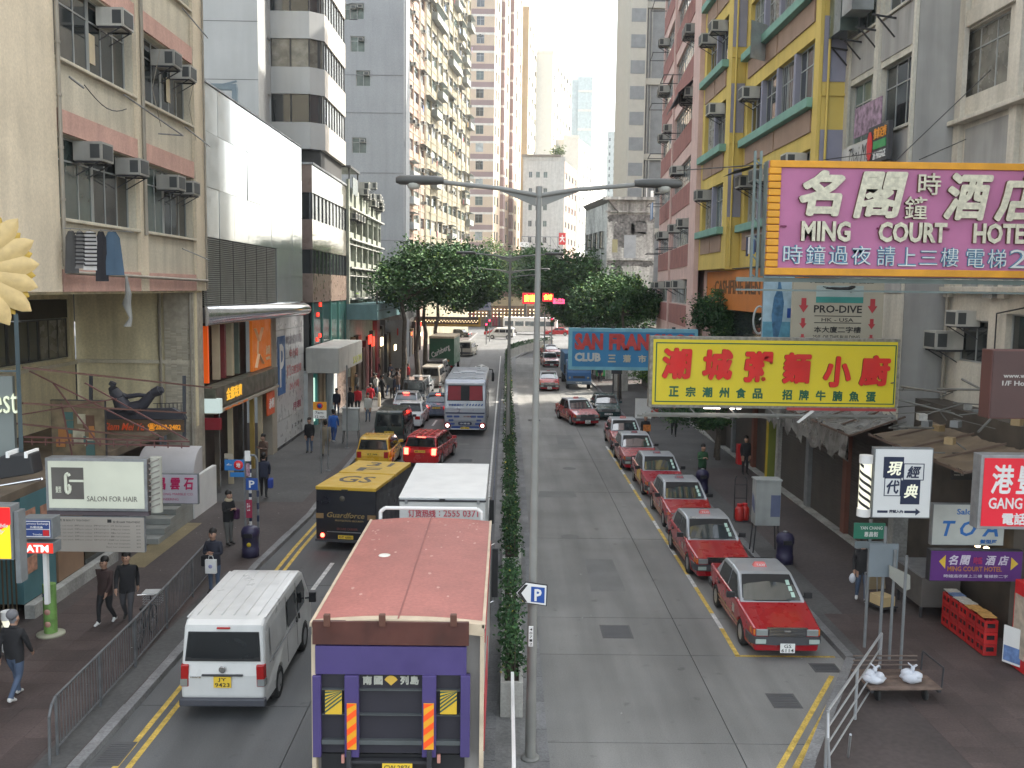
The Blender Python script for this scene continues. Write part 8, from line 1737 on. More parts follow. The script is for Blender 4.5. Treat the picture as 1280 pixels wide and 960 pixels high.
# parked bicycle with basket
t = thing('bicycle', 'bicycle with wire basket leaning inside the left railing', 'bicycle', (-8.38, 21.6, .13), R(4))
for y in (-.52, .52):
    o = MB().path([(0, y + .33 * math.cos(i * PI / 10), .34 + .33 * math.sin(i * PI / 10)) for i in range(21)], .016, 5).obj('wheel', RUBB, t)
    mb = MB()
    for i in range(10): mb.bar((0, y, .34), (0, y + .32 * math.cos(i * PI / 5), .34 + .32 * math.sin(i * PI / 5)), .003, 3)
    mb.obj('spokes', STEEL, o)
MB().path([(0, -.52, .34), (0, -.05, .32), (0, -.15, .78), (0, -.52, .34)], .016, 6).path([(0, -.05, .32), (0, .38, .78), (0, -.13, .70)], .018, 6).path([(0, .52, .34), (0, .36, .95)], .016, 6).obj('frame', DARKM, t)
MB().box(-.07, .07, -.28, -.05, .80, .86).obj('saddle', RUBB, t, bev=.02); MB().path([(-.28, .25, 1.0), (-.1, .36, .97), (.1, .36, .97), (.28, .25, 1.0)], .014, 6).obj('handlebar', CHROME, t)
mb = MB()
for k in range(5): z = .72 + k * .06; mb.path([(-.2, .42, z), (.2, .42, z), (.2, .72, z), (-.2, .72, z), (-.2, .42, z)], .008, 4)
mb.obj('basket', STEEL, t); MB().box(-.22, .22, .40, .74, .97, .99).obj('basket_cover', mat('plastic_sheet', (.45, .46, .45), .4), t)
# flatbed cart with plastic bags
cx, cy = 8.25, 19.0; t = thing('flatbed_cart', 'low wooden flatbed cart with pipe handles on the right pavement', 'cart', (cx, cy, .13), R(2)); WD = mat('cart_wood', (.13, .09, .07), .8, var=.3, sc_=6, per=.25)
for k in range(6): MB().box(-.75, .75, -.50 + k * .17, -.35 + k * .17, .30, .335).obj('plank', WD, t)
for x in (-.7, .7): MB().beam((x, -.5, .27), (x, .5, .27), .06, .05).obj('side_bearer', DARKM, t)
for x in (-.5, .5):
    for y in (-.3, .3): MB().lathe([(.0, -.03), (.11, -.03), (.12, 0), (.11, .03), (.0, .03)], 12, (x, y, .12), 'x').obj('wheel', RUBB, t)
MB().path([(.76, -.45, .3), (.78, -.45, .75), (.78, .45, .75), (.76, .45, .3)], .02, 6).obj('push_handle', DARKM, t)
for z in (.42, .52, .62): MB().bar((-.7, .52, z), (.7, .52, z), .018, 6).obj('rear_tube', mat('tube_brown', (.16, .12, .10), .5, .3), t)
def blob(mb, c, r, n=10, q=None, mi=0):
    rs = []
    for i in range(7):
        a = PI * (i + .02) / 6.04; rs.append([(c[0] + math.sin(a) * math.cos(2 * PI * k / n) * r[0] * q.uniform(.8, 1.15), c[1] + math.sin(a) * math.sin(2 * PI * k / n) * r[1] * q.uniform(.8, 1.15), c[2] - math.cos(a) * r[2] * q.uniform(.92, 1.05)) for k in range(n)])
    return mb.rings(rs, mi, True)
PLB = mat('bag_white', (.55, .57, .62), .45, var=.12, sc_=8, bump=.6); q = random.Random(3)
for i, (x, y, lb) in enumerate(((-.55, -.25, 'knotted white plastic bag on the left end of the flatbed cart'), (.25, -.2, 'knotted white plastic bag on the right half of the flatbed cart'))):
    o = thing('plastic_bag', lb, 'bag', (cx + x, cy + y, .47), 0); mb = blob(MB(), (0, 0, .11), (.23, .17, .12), 9, q); blob(mb, (-.08, .03, .18), (.13, .12, .11), 7, q); blob(mb, (.08, -.04, .16), (.12, .11, .10), 7, q); blob(mb, (.01, .0, .29), (.05, .04, .07), 6, q); mb.obj('bag_body', PLB, o)
    MB().beam((.02, 0, .33), (-.08, .02, .41), .05, .02).beam((.02, 0, .33), (.10, .0, .38), .05, .02).obj('bag_handles', PLB, o)
# stack of red drink crates with newspapers on top
CR = mat('crate_red', (.42, .015, .015), .45, var=.08, per=.15)
cm = MB(); cm.box(-.2, .2, -.155, .155, 0, .02); 
for a, b, c, d in ((-.2, .2, -.155, -.135), (-.2, .2, .135, .155)):
    cm.box(a, b, c, d, .02, .09).box(a, b, c, d, .20, .27); [cm.box(x - .02, x + .02, c, d, .09, .20) for x in (-.18, -.0, .18)]
for a, b in ((-.2, -.18), (.18, .2)):
    cm.box(a, b, -.135, .135, .02, .09).box(a, b, -.135, .135, .20, .27); [cm.box(a, b, y - .02, y + .02, .09, .20) for y in (-.115, .115)]
cm.box(-.17, .17, -.12, .12, .02, .16, 1)
cmesh = cm.mesh('crate_body', [CR, DARK]); rows_ = ['bottom', 'second', 'third', 'top']; colsn = ['end nearest the camera', 'second column', 'third column', 'fourth column', 'fifth column', 'far end']
lm = None
for i in range(5):
    for k in range(3):
        cr = thing('drink_crate', 'red drinks crate in the right stack, %s row, %s' % (['bottom', 'middle', 'top'][k], ['nearest column', 'second column', 'middle column', 'fourth column', 'farthest column'][i]), 'crate', (11.3, 21.25 + i * .43, .17 + k * .28), R(90), 'stacked red drinks crates'); link('crate_body', cmesh, cr)
        if lm is None: lm = lettering('COLA', -.1, .1, .11, .18, -.156, WHP, cr, depth=.003)
        else: link('lettering', lm.data, cr)
o = thing('newspaper_pile', 'newspapers and magazines laid on top of the red crates', 'newspapers', (11.35, 21.2, 1.02))
q = random.Random(5)
for k in range(7): MB().box(-.17, .15, -.02, .26, 0, .02).obj('newspaper', q.choice([mat('paper_white', (.5, .5, .47), .8, var=.25, sc_=14), mat('paper_blue', (.12, .2, .4), .7, var=.3, sc_=9), mat('paper_orange', (.5, .28, .08), .7, var=.3, sc_=9)]), o, T(q.uniform(-.03, .03), k * .3, .002 + .001 * k, q.uniform(-.2, .2)))
t = thing('drinks_fridge', 'tall red drinks fridge beside the crates at the right edge', 'fridge', (11.9, 20.3, .13)); MB().box(-.35, .35, -.3, .35, 0, 2.0).obj('case', REDS, t, bev=.02); MB().box(-.28, .28, -.32, -.3, .3, 1.7).obj('glass_door', GLASL, t); MB().box(-.37, -.352, -.22, .27, .3, 1.7).obj('side_poster', mat('poster_cream', (.45, .38, .3), .6, var=.3, sc_=5), t)
t = thing('white_notice_board', 'small white notice board leaning by the drinks fridge', 'notice board', (11.45, 20.4, .13), R(-60)); MB().box(-.22, .22, 0, .03, .1, .95).obj('board', WHP, t); MB().box(-.2, .2, -.004, 0, .15, .5).obj('picture', mat('paper_blue', 0), t)
t = thing('metal_stall', 'dark metal street stall counter before the salon sign', 'stall', (11.3, 24.4, .13)); MB().box(-.5, .5, -.8, .8, .3, 1.1).obj('cabinet', mat('stall_steel', (.14, .13, .12), .5, .3), t, bev=.02); MB().box(-.55, .55, -.85, .85, 1.1, 1.15).obj('counter_top', STEEL, t)
for x in (-.45, .45):
    for y in (-.7, .7): MB().box(x - .03, x + .03, y - .03, y + .03, 0, .3).obj('leg', DARKM, t)
t = thing('folded_cartons', 'flattened pale cartons leaning on the stall side', 'cartons', (10.6, 26.0, .13), R(10)); 
for k in range(3): MB().box(-.3, .3, k * .03, k * .03 + .015, 0, .85 - k * .1).obj('carton', mat('carton_tan', (.34, .26, .15), .9, per=.15), t, Matrix.Rotation(R(-14), 4, 'X'))
t = thing('hand_cart', 'small trolley loaded with a yellowish box on the right pavement', 'trolley', (10.05, 24.3, .13), R(20)); MB().box(-.25, .25, -.35, .35, .12, .16).obj('deck', DARKM, t); MB().box(-.2, .2, -.3, .2, .16, .42).obj('box', mat('carton_yellow', (.50, .38, .2), .8), t, bev=.01)
for x in (-.2, .2):
    for y in (-.28, .28): MB().lathe([(.0, -.02), (.06, -.02), (.06, .02), (.0, .02)], 10, (x, y, .06), 'x').obj('wheel', RUBB, t)
MB().path([(-.2, .36, .14), (-.2, .42, .9), (.2, .42, .9), (.2, .36, .14)], .015, 6).obj('push_handle', STEEL, t)
# awnings and plastic sheets over the right pavement
CLP = mat('clear_plastic', (.15, .15, .14), .3, var=.5, sc_=3, bump=.8); AWB = mat('awning_tan', (.15, .11, .07), .8, var=.25, sc_=2)
def canopy(label, y0, y1, x0, x1, z0, z1, m_, fold=.05, n=24, skirt=.0):
    t = thing('shop_canopy', label, 'canopy', ((x0 + x1) / 2, y0, z0)); q = random.Random(int(y0 * 7)); mb = MB(); X0c = (x0 + x1) / 2; ms = 6; vs = []
    for i in range(n + 1):
        y = (y1 - y0) * i / n
        for j in range(ms + 1): s_ = j / ms; vs.append((x0 - X0c + (x1 - x0) * s_, y, (z1 - z0) * s_ - .12 * math.sin(s_ * PI) + q.uniform(-fold, fold)))
        if skirt: pass
    mb.add(vs, [(i * (ms + 1) + j, i * (ms + 1) + j + 1, (i + 1) * (ms + 1) + j + 1, (i + 1) * (ms + 1) + j) for i in range(n) for j in range(ms)], 0, True)
    mb.obj('sheet', m_, t)
    if skirt: 
        vs = []; 
        for i in range(n + 1): y = (y1 - y0) * i / n; vs += [(x0 - X0c + q.uniform(-.05, .05), y, 0), (x0 - X0c + q.uniform(-.12, .12), y, -skirt * q.uniform(.6, 1.1))]
        MB().add(vs, [(2 * i, 2 * i + 1, 2 * i + 3, 2 * i + 2) for i in range(n)], 0, True).obj('hanging_sheet', m_, t)
    for k in range(int((y1 - y0) / 1.6) + 1): y = k * 1.6; MB().beam((x0 - X0c, y, -.04), (x1 - X0c, y, z1 - z0 - .04), .04, .05).obj('rib', mat('canopy_iron', (.12, .08, .06), .7), t)
    MB().beam((x0 - X0c, 0, -.03), (x0 - X0c, y1 - y0, -.03), .05, .06).obj('front_bar', mat('canopy_iron', 0), t)
    return t
canopy('crumpled clear plastic canopy hanging under the yellow restaurant sign', 27.6, 36.5, 10.2, 11.85, 4.3, 4.9, CLP, .07, 40, .9)
canopy('tan canvas canopy with dark underside over the right shops', 21.0, 26.6, 10.4, 12.9, 4.5, 5.1, AWB, .05)
canopy('patched canopy over the green pillar shops', 37.0, 48.0, 10.4, 11.85, 4.1, 4.7, mat('awning_greydark', (.06, .06, .055), .8, var=.3), .05, 24, .3)
mk_ = thing('tangled_frame', 'tangle of iron struts, cables and lamps between the canopy and the wall signs', 'frame', (11, 23.5, 4.9)); q = random.Random(14); mb = MB()
for k in range(26):
    p = (q.uniform(-.8, 1.8), q.uniform(-2.5, 3), q.uniform(-.2, 1.3)); p2 = (p[0] + q.uniform(-1.2, 1.2), p[1] + q.uniform(-2, 2), p[2] + q.uniform(-.5, .5)); mb.bar(p, p2, q.choice([.012, .02, .03]), 5)
mb.obj('struts', mat('struts_grey', (.12, .12, .11), .6, var=.3), mk_)
for k in range(9): MB().box(-.12, .12, -.1, .1, 0, .16).obj('junction_box', q.choice([CONC, GREYP, mat('box_tan', (.28, .2, .1), .7)]), mk_, T(q.uniform(-.6, 1.6), q.uniform(-2, 2), q.uniform(-.1, .6), q.uniform(0, 3)))
# laundry on the left wall
t = thing('laundry_rail', 'rail of striped and dark clothes on hangers under the left windows', 'laundry', (at(117, 290, 23.9)[0], 23.9 + .4, at(117, 288, 23.9)[1] - .22)); M = Matrix.Scale(.5, 4)
pipe(t, M, [(-1.6, -.6, .55), (1.6, -.7, .42)], .02, STEEL, 'rail'); pipe(t, M, [(-1.6, -.6, .55), (-1.6, .2, .55)], .02, STEEL, 'rail_arm'); pipe(t, M, [(1.6, -.7, .42), (1.6, .2, .42)], .02, STEEL, 'rail_arm')
def garment(u, w_, h, m_, stripes=None, skew=.0):
    n = 7; vs = []; q = random.Random(int(u * 100))
    for j in range(n + 1):
        s_ = j / n; ww = w_ * (1.25 + .2 * s_) if j else w_ * .7
        for i in range(5): k = i / 4 * 2 - 1; vs.append((u + k * ww / 2 + skew * s_, -.68 + .05 * math.sin(k * 5 + s_ * 3) , .40 - h * 1.55 * s_))
    nv = len(vs); fs = [(j * 5 + i, (j + 1) * 5 + i, (j + 1) * 5 + i + 1, j * 5 + i + 1) for j in range(n) for i in range(4)]
    o = MB().add(vs + [(x, y + .03, z) for x, y, z in vs], fs + [tuple(nv + k for k in f[::-1]) for f in fs], 0, True).obj('garment', m_, t, M)
    if stripes:
        mb = MB()
        for j in range(9): z = .33 - j * h * 1.5 / 9.5; mb.box(u - w_ * .62 + skew * j / 9, u + w_ * .62 + skew * j / 9, -.745, -.735, z - h / 17, z)
        mb.obj('stripe', stripes, o)
    MB().path([(u - w_ * .3, -.67, .38), (u, -.67, .45), (u + w_ * .3, -.67, .38)], .008, 4).bar((u, -.67, .45), (u, -.67, .52), .006, 4).obj('hanger', DARKM, o)
CK = mat('cloth_black', (.025, .025, .03), .9); garment(-1.2, .45, 1.35, mat('cloth_charcoal', (.08, .08, .08), .9)); garment(-.75, .4, 1.2, mat('cloth_greyknit', (.22, .22, .22), .9), CK); garment(-.25, .55, 1.25, mat('cloth_white', (.6, .6, .6), .9), CK, .05); garment(.3, .42, 1.6, CK); garment(.85, .6, 1.4, mat('cloth_denim', (.07, .12, .18), .9), None, .12)
o = MB().rings([[(x + r_ * math.cos(k * PI / 4), y + r_ * math.sin(k * PI / 4), z) for k in range(8)] for x, y, z, r_ in ((0, 0, 0, .03), (.05, 0, -.5, .09), (-.02, .02, -.8, .13), (.1, 0, -1.2, .05), (.0, 0, -1.45, .12))], 0, True).obj('hanging_rag', mat('rag_grey', (.3, .3, .28), .9, var=.3)); o.location = (-10.9, 27.3, 8.7); tag(o, 'grey rag dangling below the left laundry rail', 'rag')
# ================= trees =================
def tree(label, x, y, crowns, n, ls, mats_, r=.16, seed=1, group='street trees', z0=.13, bare=.3, name='street_tree', cat='tree', up=.5):
    t = thing(name, label, cat, (x, y, z0), 0, group); q = random.Random(seed); tr = MB(); zc = min(c[2] - c[5] * .5 for c in crowns) - z0
    pts = [(0, 0, 0)]; 
    for k in range(1, 6): pts.append((q.uniform(-.12, .12) * k * .4, q.uniform(-.12, .12) * k * .4, max(.3, zc) * k / 5))
    for i, (a, b) in enumerate(zip(pts, pts[1:])): tr.bar(a, b, r * (1.25 - i * .12), 8, r2=r * (1.13 - i * .12))
    tips = []
    for (cx, cy, cz, rx, ry, rz) in crowns:
        for k in range(16):
            a = q.random() * 2 * PI; e = math.acos(q.uniform(-.55, 1)); rr_ = q.uniform(.5, 1.12); tips.append((Vector((cx - x + math.cos(a) * math.sin(e) * rx * rr_, cy - y + math.sin(a) * math.sin(e) * ry * rr_, cz - z0 + math.cos(e) * rz * rr_)), (rx + rz) / 2))
    top = Vector(pts[-1]); br = MB()
    for i, (tp, s_) in enumerate(tips):
        mid = top.lerp(tp, .5) + Vector((q.uniform(-.3, .3), q.uniform(-.3, .3), q.uniform(-.1, .4))) * s_ * .3
        if i % 2 == 0: tr.bar(top, mid, r * .42, 6, r2=r * .25); tr.bar(mid, tp, r * .25, 5, r2=r * .07)
    tr.obj('trunk', BARK, t)
    cr = MB(); per = n // len(tips)
    for tp, s_ in tips:
        sg = s_ * q.uniform(.14, .30); mi = 0 if q.random() < .5 else 1; 
        for k in range(per):
            p = tp + Vector((q.gauss(0, sg), q.gauss(0, sg), q.gauss(0, sg * .6))); leaf(cr, p, ls * q.uniform(.6, 1.3), q, mi if q.random() < .8 else (2 if q.random() < .4 else 1 - mi), up)
    for (cx, cy, cz, rx, ry, rz) in crowns:     # inner leaves so the crown has a body
        for k in range(int(n * .45 / len(crowns))):
            a = q.random() * 2 * PI; e = math.acos(q.uniform(-1, 1)); rr_ = q.random() ** .45 * .8; leaf(cr, (cx - x + math.cos(a) * math.sin(e) * rx * rr_, cy - y + math.sin(a) * math.sin(e) * ry * rr_, cz - z0 + math.cos(e) * rz * rr_), ls * 1.2, q, 0 if q.random() < .7 else 1, up)
    cr.obj('crown', mats_, t); return t
G3 = [LEAFD, LEAFM, LEAFL]
tree('nearest of the left kerb trees, its crown against the grey tower', -7.6, 70.6, [(-7.4, 72, 8.8, 3.0, 3.4, 2.8), (-5.2, 73, 9.4, 2.6, 2.6, 2.2)], 10000, .26, G3, .2, 1)
tree('second left kerb tree with a leaning trunk', -7.2, 77, [(-5.0, 79, 9.4, 3.6, 3.5, 2.9)], 7500, .28, G3, .2, 2)
tree('third left kerb tree above the green beer lorry', -7.3, 86, [(-4.2, 88, 8.6, 3.6, 4, 3.2)], 7500, .3, G3, .2, 3)
tree('farthest left kerb tree reaching over the road', -7.2, 98, [(-4.4, 101, 8.4, 3.6, 4, 3.4)], 6500, .34, G3, .22, 4)
tree('right tree with the broad crown over the far taxis', 9.4, 92, [(5.9, 93, 9.7, 3.9, 4, 3.4), (8.4, 92, 8.6, 3.4, 3, 2.8), (8.0, 94, 6.0, 3.6, 3, 2.2)], 15000, .3, G3, .22, 5)
tree('right tree in front of the stained old house', 9.8, 82, [(9.4, 82, 7.0, 3.3, 3.2, 3.0)], 9000, .26, G3, .2, 6)
tree('right tree farthest along, dark behind the lit neon signs', 9.2, 106, [(4.6, 106, 9.6, 3.4, 4, 3.2), (7.8, 107, 7.0, 3.8, 3, 3.4)], 12000, .34, G3, .22, 7)
tree('slim right tree with bare trunk behind the blue club sign', 8.8, 72.0, [(10.3, 72, 7.4, 1.9, 2, 1.7)], 3200, .22, G3, .14, 8)
tree('round bright green tree above the yellow restaurant sign', 10.6, 46.2, [(10.15, 45.8, 7.35, 1.45, 1.4, 1.15), (10.9, 45.8, 6.9, .9, 1, .9)], 9000, .12, G3, .10, 9, bare=.1)
tree('low sapling under the yellow sign near the green pillar', 10.6, 46.9, [(9.3, 46.5, 2.3, 1.5, 1.2, .6), (10.4, 46.5, 2.0, .9, 1, .5)], 3200, .13, G3, .05, 10, name='sapling', group=None)
tree('pale green sapling in a red pot between the club sign and the restaurant sign', 9.9, 62, [(9.7, 62, 3.1, 1.0, 1, 1.0)], 1500, .16, [LEAFM, LEAFL, LEAFL], .05, 11, name='sapling', group=None)
tree('sunlit yellow green tree across the far junction, left one', -3.5, 203, [(-2.8, 203, 12.2, 6, 3, 4.6)], 7000, .5, [LEAFM, LEAFL, LEAFL], .3, 12, z0=-.1)
tree('sunlit yellow green tree across the far junction, right one', 4.2, 203.5, [(4.6, 203.5, 12.0, 5, 3, 4.4)], 6000, .5, [LEAFM, LEAFL, LEAFL], .3, 13, z0=-.1)
tree('tree at the right corner of the far junction', 13, 128, [(13.0, 128, 8.6, 3.6, 4, 3.8)], 5500, .4, G3, .2, 14)
t = thing('red_plant_pot', 'red plant pot at the foot of the pale green sapling', 'plant pot', (9.9, 62, .13)); MB().lathe([(.0, 0), (.25, 0), (.34, .5), (.30, .5), (.28, .44), (.0, .44)], 14).obj('pot', mat('pot_red', (.4, .05, .03), .6), t)
# ================= people =================
SK = mat('skin', (.36, .21, .145), .55, var=.05); HB = mat('hair_black', (.012, .010, .009), .55)
def cloth(n, c): return mat('cloth_' + n, c, .9, var=.08)
def person(label, x, y, rz, pose, top, tr, shoes=None, hair=None, h=1.0, extra=(), group=None):
    t = thing('person', label, 'person', (x, y, .135), rz, group); me = POSE[pose].copy()
    for i, mm in enumerate((SK, hair or HB, top, tr, shoes or mat('shoe_dark', (.03, .028, .025), .7))): me.materials[i] = mm
    o = link('body', me, t, Matrix.Scale(h, 4)); hx, hy = {'phone': (0, .03), 'cross': (.01, .01)}.get(pose, (0, 0)); k = (pose, (hair or HB).name)
    if k not in HM: HM[k] = MB().rings([[(hx + math.sin(a) * math.cos(u) * .108, hy - .014 + math.sin(a) * math.sin(u) * .115, 1.715 - math.cos(a) * .105) for u in [i * PI / 6 for i in range(12)]] for a in [PI * (i + .05) / 7.1 for i in range(8)]]).mesh('hair', hair or HB)
    link('hair', HM[k], t, Matrix.Scale(h, 4))
    if y < 40 and abs(math.cos(rz)) * 1 > .3 and math.cos(rz) < 0: MB().box(-.045, -.02, .140, .15, 1.64, 1.655).box(.02, .045, .140, .15, 1.64, 1.655).box(-.025, .025, .130, .14, 1.565, 1.573).obj('face_features', HB, t, T(hx, hy - .014, 0) @ Matrix.Scale(h, 4))
    return t
def bag_(label, p, off, name='shopping_bag', z=0):
    c, s_ = math.cos(p.rotation_euler[2]), math.sin(p.rotation_euler[2]); x, y = off[0] * c - off[1] * s_, off[0] * s_ + off[1] * c
    return thing(name, label, 'bag', (p.location[0] + x, p.location[1] + y, p.location[2] + z), p.rotation_euler[2])
BK, NVc, GYc, RDc = cloth('blackwear', (.018, .018, .02)), cloth('navywear', (.03, .035, .06)), cloth('greywear', (.13, .13, .12)), cloth('redwear', (.50, .02, .03)); DN = cloth('jeans', (.07, .10, .16)); KH = cloth('khaki', (.20, .17, .12)); WS = mat('shoe_white', (.6, .6, .58), .6); BLc = cloth('bluewear', (.03, .12, .42)); BRc = cloth('brownwear', (.13, .08, .06)); WHc = cloth('whitewear', (.5, .48, .44)); PUc = cloth('purplewear', (.07, .02, .07))
def gp(px, py): return gd(px, py, .135)
HM = {}
def P_(label, px, py, deg, pose, top, tr, **k): x, y = gp(px, py); return person(label, x, y, R(deg), pose, top, tr, **k)
P_('person in grey knitted cap, black sweater, jeans and white trainers walking at the left edge', 20, 874, -10, 'walk', BK, DN, shoes=WS, hair=cloth('beanie', (.16, .16, .17)), h=1.03)
P_('person with long hair in black coat and black trousers walking towards the camera', 133, 780, 165, 'walk2', cloth('patterned_coat', (.05, .03, .028)), BK, shoes=WS, h=.95)
P_('person in black jacket and dark grey trousers holding a small orange thing', 160, 779, 190, 'walk', BK, cloth('darkgreywear', (.06, .06, .065)), h=1.02)
p = P_('man in dark quilted jacket with arms folded by the left railing', 268, 741, 175, 'cross', cloth('quilted_navy', (.02, .022, .035)), DN)
b1 = bag_('white paper shopping bag held by the man with folded arms', p, (-.02, .24, 0), z=.62); MB().box(-.15, .15, -.05, .05, -.0, .38).obj('paper_bag', WHP, b1, bev=.01); MB().path([(-.07, 0, .38), (-.05, 0, .48), (.05, 0, .48), (.07, 0, .38)], .008, 5).obj('handle', WHP, b1); MB().lathe([(0, -.056), (.05, -.055), (.055, -.05)], 12, (0, 0, .2), 'y').obj('logo', mat('logo_lilac', (.3, .3, .5), .6), b1, T(0, 0, 0, PI))
b1 = bag_('dark shoulder bag behind the man with folded arms', p, (.24, -.05, 0), z=.75); MB().box(-.08, .08, -.16, .16, 0, .3).obj('bag_body', BK, b1, bev=.03)
p = P_('person in black jacket with cream scarf looking at a phone by the sign posts', 286, 681, -120, 'phone', BK, GYc)
b1 = bag_('dark purple shoulder bag of the person with cream scarf', p, (-.22, .05, 0), z=.82); MB().box(-.09, .09, -.17, .17, 0, .34).obj('bag_body', PUc, b1, bev=.04); s_ = MB().lathe([(.09, -.03), (.13, .0), (.12, .05), (.08, .09)], 12, (0, .02, 1.46)).obj('scarf', cloth('scarf_cream', (.45, .38, .26)), p)
p = P_('person in dark blue jacket carrying a blue bag beyond the sign posts', 330, 622, 10, 'walk', NVc, BK); b1 = bag_('blue sports bag beside the person beyond the sign posts', p, (.26, .0, 0), z=.4); MB().box(-.1, .1, -.2, .2, 0, .36).obj('bag_body', cloth('bag_blue', (.03, .06, .28)), b1, bev=.04)
P_('person in brown top standing by the shopfront pier', 330, 592, 150, 'phone', BRc, BK)
P_('person in black sweater and jeans walking along the white sign wall', 387, 566, 175, 'stand', BK, DN)
P_('person in beige jacket with back to the camera near the no stopping sign', 407, 570, 5, 'walk2', KH, KH)
P_('person in bright blue tracksuit walking away along the left pavement', 417, 553, -5, 'walk', BLc, cloth('track_blue', (.04, .08, .22)), shoes=WS)
P_('person in dark jacket standing by the teal entrance', 421, 520, 180, 'stand', NVc, DN)
P_('person in white jacket and jeans among the crowd', 460, 527, 175, 'stand', WHc, DN)
P_('person in red jacket behind the grey cabinet, left of the two', 447, 516, 10, 'walk2', RDc, BK); P_('person in red jacket right of the other red jacket', 463, 512, -10, 'walk', RDc, BK)
P_('person in dark coat left of the red jackets', 438, 518, 0, 'stand', BK, BK)
for i, (px, py, tp, lb) in enumerate(((421, 503, RDc, 'person in red top far along the left pavement'), (477, 499, BK, 'person in black in the far left crowd beside the red columns'), (486, 495, GYc, 'person in grey in the far left crowd'), (493, 498, NVc, 'person in navy in the far left crowd'), (498, 488, BRc, 'person in brown beyond the far left crowd'), (470, 496, WHc, 'person in pale top in the far left crowd'), (510, 480, RDc, 'person in red beyond the left tree trunks'))):
    P_(lb, px, py, q.uniform(0, 360), ['stand', 'walk', 'walk2'][i % 3], tp, BK if i % 2 else DN)
q = random.Random(17)
for k in range(14):
    P_('dark clothed figure in the dense far crowd under the left trees', q.uniform(426, 505), q.uniform(474, 500), q.uniform(0, 360), ['stand', 'walk', 'walk2', 'cross'][k % 4], q.choice([BK, NVc, GYc, BRc]), q.choice([BK, DN]), group='far left crowd')
p = P_('person in black vest top and jeans with a white carrier bag on the right pavement', 1076, 752, 165, 'carry', BK, DN, shoes=WS); b1 = bag_('small white carrier bag of the person in the vest top', p, (.26, .12, 0), z=.55); blob(MB(), (0, 0, .12), (.09, .06, .14), 8, random.Random(2)).obj('bag_body', PLB, b1)
P_('person in dark green jacket waiting by the bin behind the fourth taxi', 877, 606, 200, 'phone', cloth('greenwear', (.03, .09, .04)), BK)
P_('person in black standing in the shade under the right canopies', 931, 593, 190, 'stand', BK, BK)
p = P_('person in dark suit reading a paper beside the last taxi in the rank', 806, 560, 185, 'phone', BK, BK); b1 = bag_('orange and red leaflets held by the person beside the last taxi', p, (0, .36, 0), 'leaflets', z=1.05); MB().box(-.2, .2, -.01, .01, -.1, .25).obj('leaflet', mat('leaflet_orange', (.6, .2, .04), .6, var=.3, sc_=9), b1); b1['category'] = 'leaflets'
P_('person in navy at the kerb behind the yellow sign', 842, 545, 170, 'walk', NVc, BK)
P_('person in dark clothes beyond the blue lorry', 750, 478, 180, 'stand', NVc, BK)
t = thing('notice_board', 'white notice board on posts beside the last taxi', 'notice board', (*gp(803, 552), .13)); MB().box(-.45, .45, 0, .04, 1.3, 2.4).obj('board', WHP, t); [MB().bar((s_ * .4, .05, 0), (s_ * .4, .05, 1.3), .025, 6).obj('leg', GREYP, t) for s_ in (-1, 1)]
t = thing('menu_stand', 'thin black sign stand on the pavement by the slim tree', 'sign stand', (8.3, 70, .13)); [MB().bar((s_ * .25, 0, 0), (s_ * .25, 0, 2.6), .05, 6).obj('post', DARKM, t) for s_ in (-1, 1)]; MB().box(-.4, .4, -.05, .05, 2.1, 2.5).obj('board', DARKM, t)
t = thing('grey_pillar_box', 'pale grey square pillar under the blue club sign', 'pillar', (9.6, 78, .13)); MB().box(-.55, .55, -.5, .5, 0, 4.5).obj('shaft', CONC, t)
t = thing('green_cart', 'bright green cart far along the right pavement', 'cart', (8.9, 88, .13)); MB().box(-.4, .4, -.6, .6, .3, 1.0).obj('tub', mat('cart_green', (.03, .30, .08), .5), t, bev=.03); [MB().lathe([(0, -.04), (.18, -.04), (.18, .04), (0, .04)], 10, (x_, 0, .18), 'x').obj('wheel', RUBB, t) for x_ in (-.4, .4)]
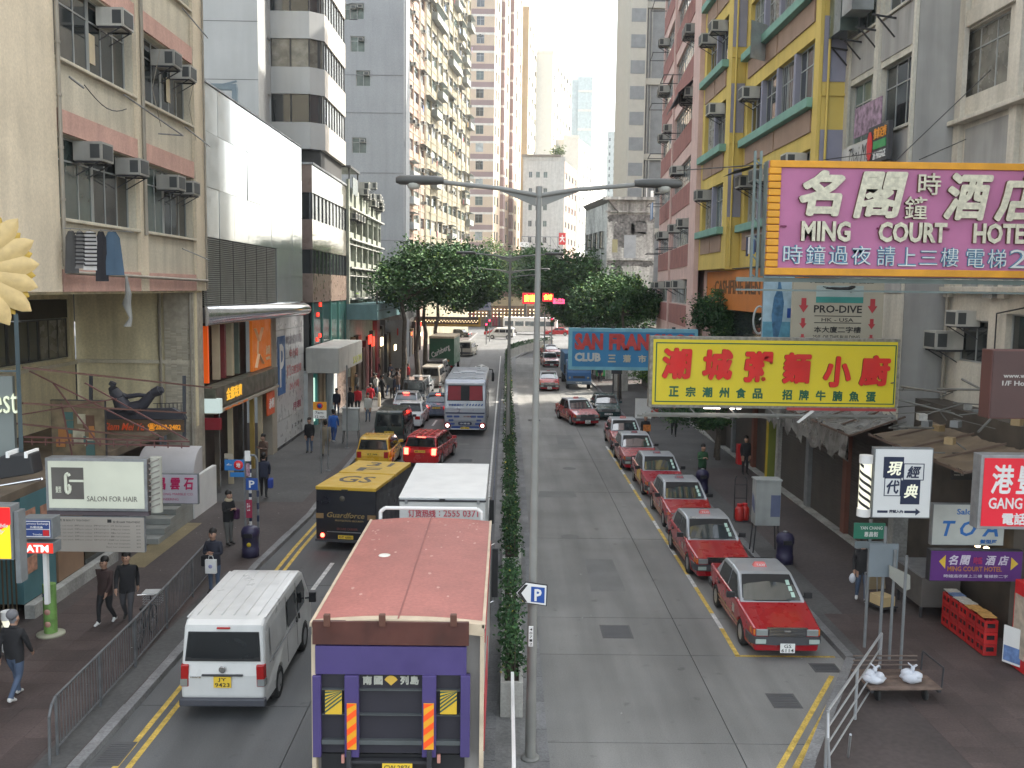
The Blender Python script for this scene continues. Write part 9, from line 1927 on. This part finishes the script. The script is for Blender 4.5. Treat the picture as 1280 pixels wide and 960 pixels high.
# traffic lights at the far crossing
def tlight(label, x, y, h=3.4):
    t = thing('traffic_light', label, 'traffic light', (x, y, .1), 0, 'traffic lights at the far crossing'); MB().bar((0, 0, 0), (0, 0, h), .07, 8).obj('post', GREYP, t); MB().box(-.2, .2, -.15, .15, h - 1.1, h + .1).obj('housing', DARK, t)
    for k, m_ in enumerate((mat('lit_red_signal', (1, .02, .06), .4, emit=5, var=0), mat('unlit_amber', (.2, .1, .01), .4), mat('unlit_green', (.01, .12, .05), .4))): MB().lathe([(.0, -.19), (.12, -.18), (.13, -.15)], 12, (0, 0, h - .12 - k * .36), 'y').obj('signal_lens', m_, t)
for lb, px, py, Y in (('red traffic light right of the nearest lamp post', 690, 400, 120), ('red traffic light left of the median bend, upper', 612, 402, 148), ('red traffic light left of the median bend, lower', 608, 407, 140)):
    a, z = at(px, py, Y); tlight(lb, a, Y, z + .2)
t = thing('thin_post', 'thin pole right of the nearest lamp post at the far bend', 'post', (at(681, 400, 115)[0], 115, .14)); MB().bar((0, 0, 0), (0, 0, at(681, 392, 115)[1]), .08, 8).obj('pole', GREYP, t)
# small kerb bollards and a cone on the left
t = thing('cream_bollard', 'cream bollard on the left pavement among the crowd', 'bollard', (*gp(474, 508), .13)); MB().lathe([(.1, 0), (.1, .9), (.06, 1.0), (0, 1.02)], 10).obj('shaft', mat('bollard_cream', (.5, .42, .28), .6), t)
# litter
mb = MB(); q = random.Random(8)
for k in range(90):
    side = q.random() < .5; x = q.uniform(-11, -8.2) if side else q.uniform(-6, 10.5); y = q.uniform(15, 60); z = .14 if (side or x > 8.4) else .009; s_ = q.uniform(.012, .035)
    if -.9 < x < 1.2 or (7.2 < x < 8.4): continue
    mb.add([(x, y, z), (x + s_, y + s_ * .3, z), (x + s_ * .8, y + s_, z + .004), (x - s_ * .2, y + s_ * .8, z)], [(0, 1, 2, 3)])
stuff(tag(mb.obj('litter_flecks', mat('litter_pale', (.45, .44, .42), .8)), 'tiny pale flecks of litter scattered over road and pavement', 'litter'))

# ================= hazy air =================
hz = MB().box(-160, 190, -30, 520, -1.2, 112).obj('haze', None); hz['kind'] = 'stuff'
hm = bpy.data.materials.new('haze_air'); hm.use_nodes = True; n_ = hm.node_tree.nodes; n_.remove(n_['Principled BSDF']); pv = n_.new('ShaderNodeVolumePrincipled'); pv.inputs['Density'].default_value = HAZE; pv.inputs['Color'].default_value = (.93, .95, 1, 1); pv.inputs['Anisotropy'].default_value = .35
hm.node_tree.links.new(pv.outputs[0], n_['Material Output'].inputs['Volume']); hz.data.materials.clear(); hz.data.materials.append(hm)
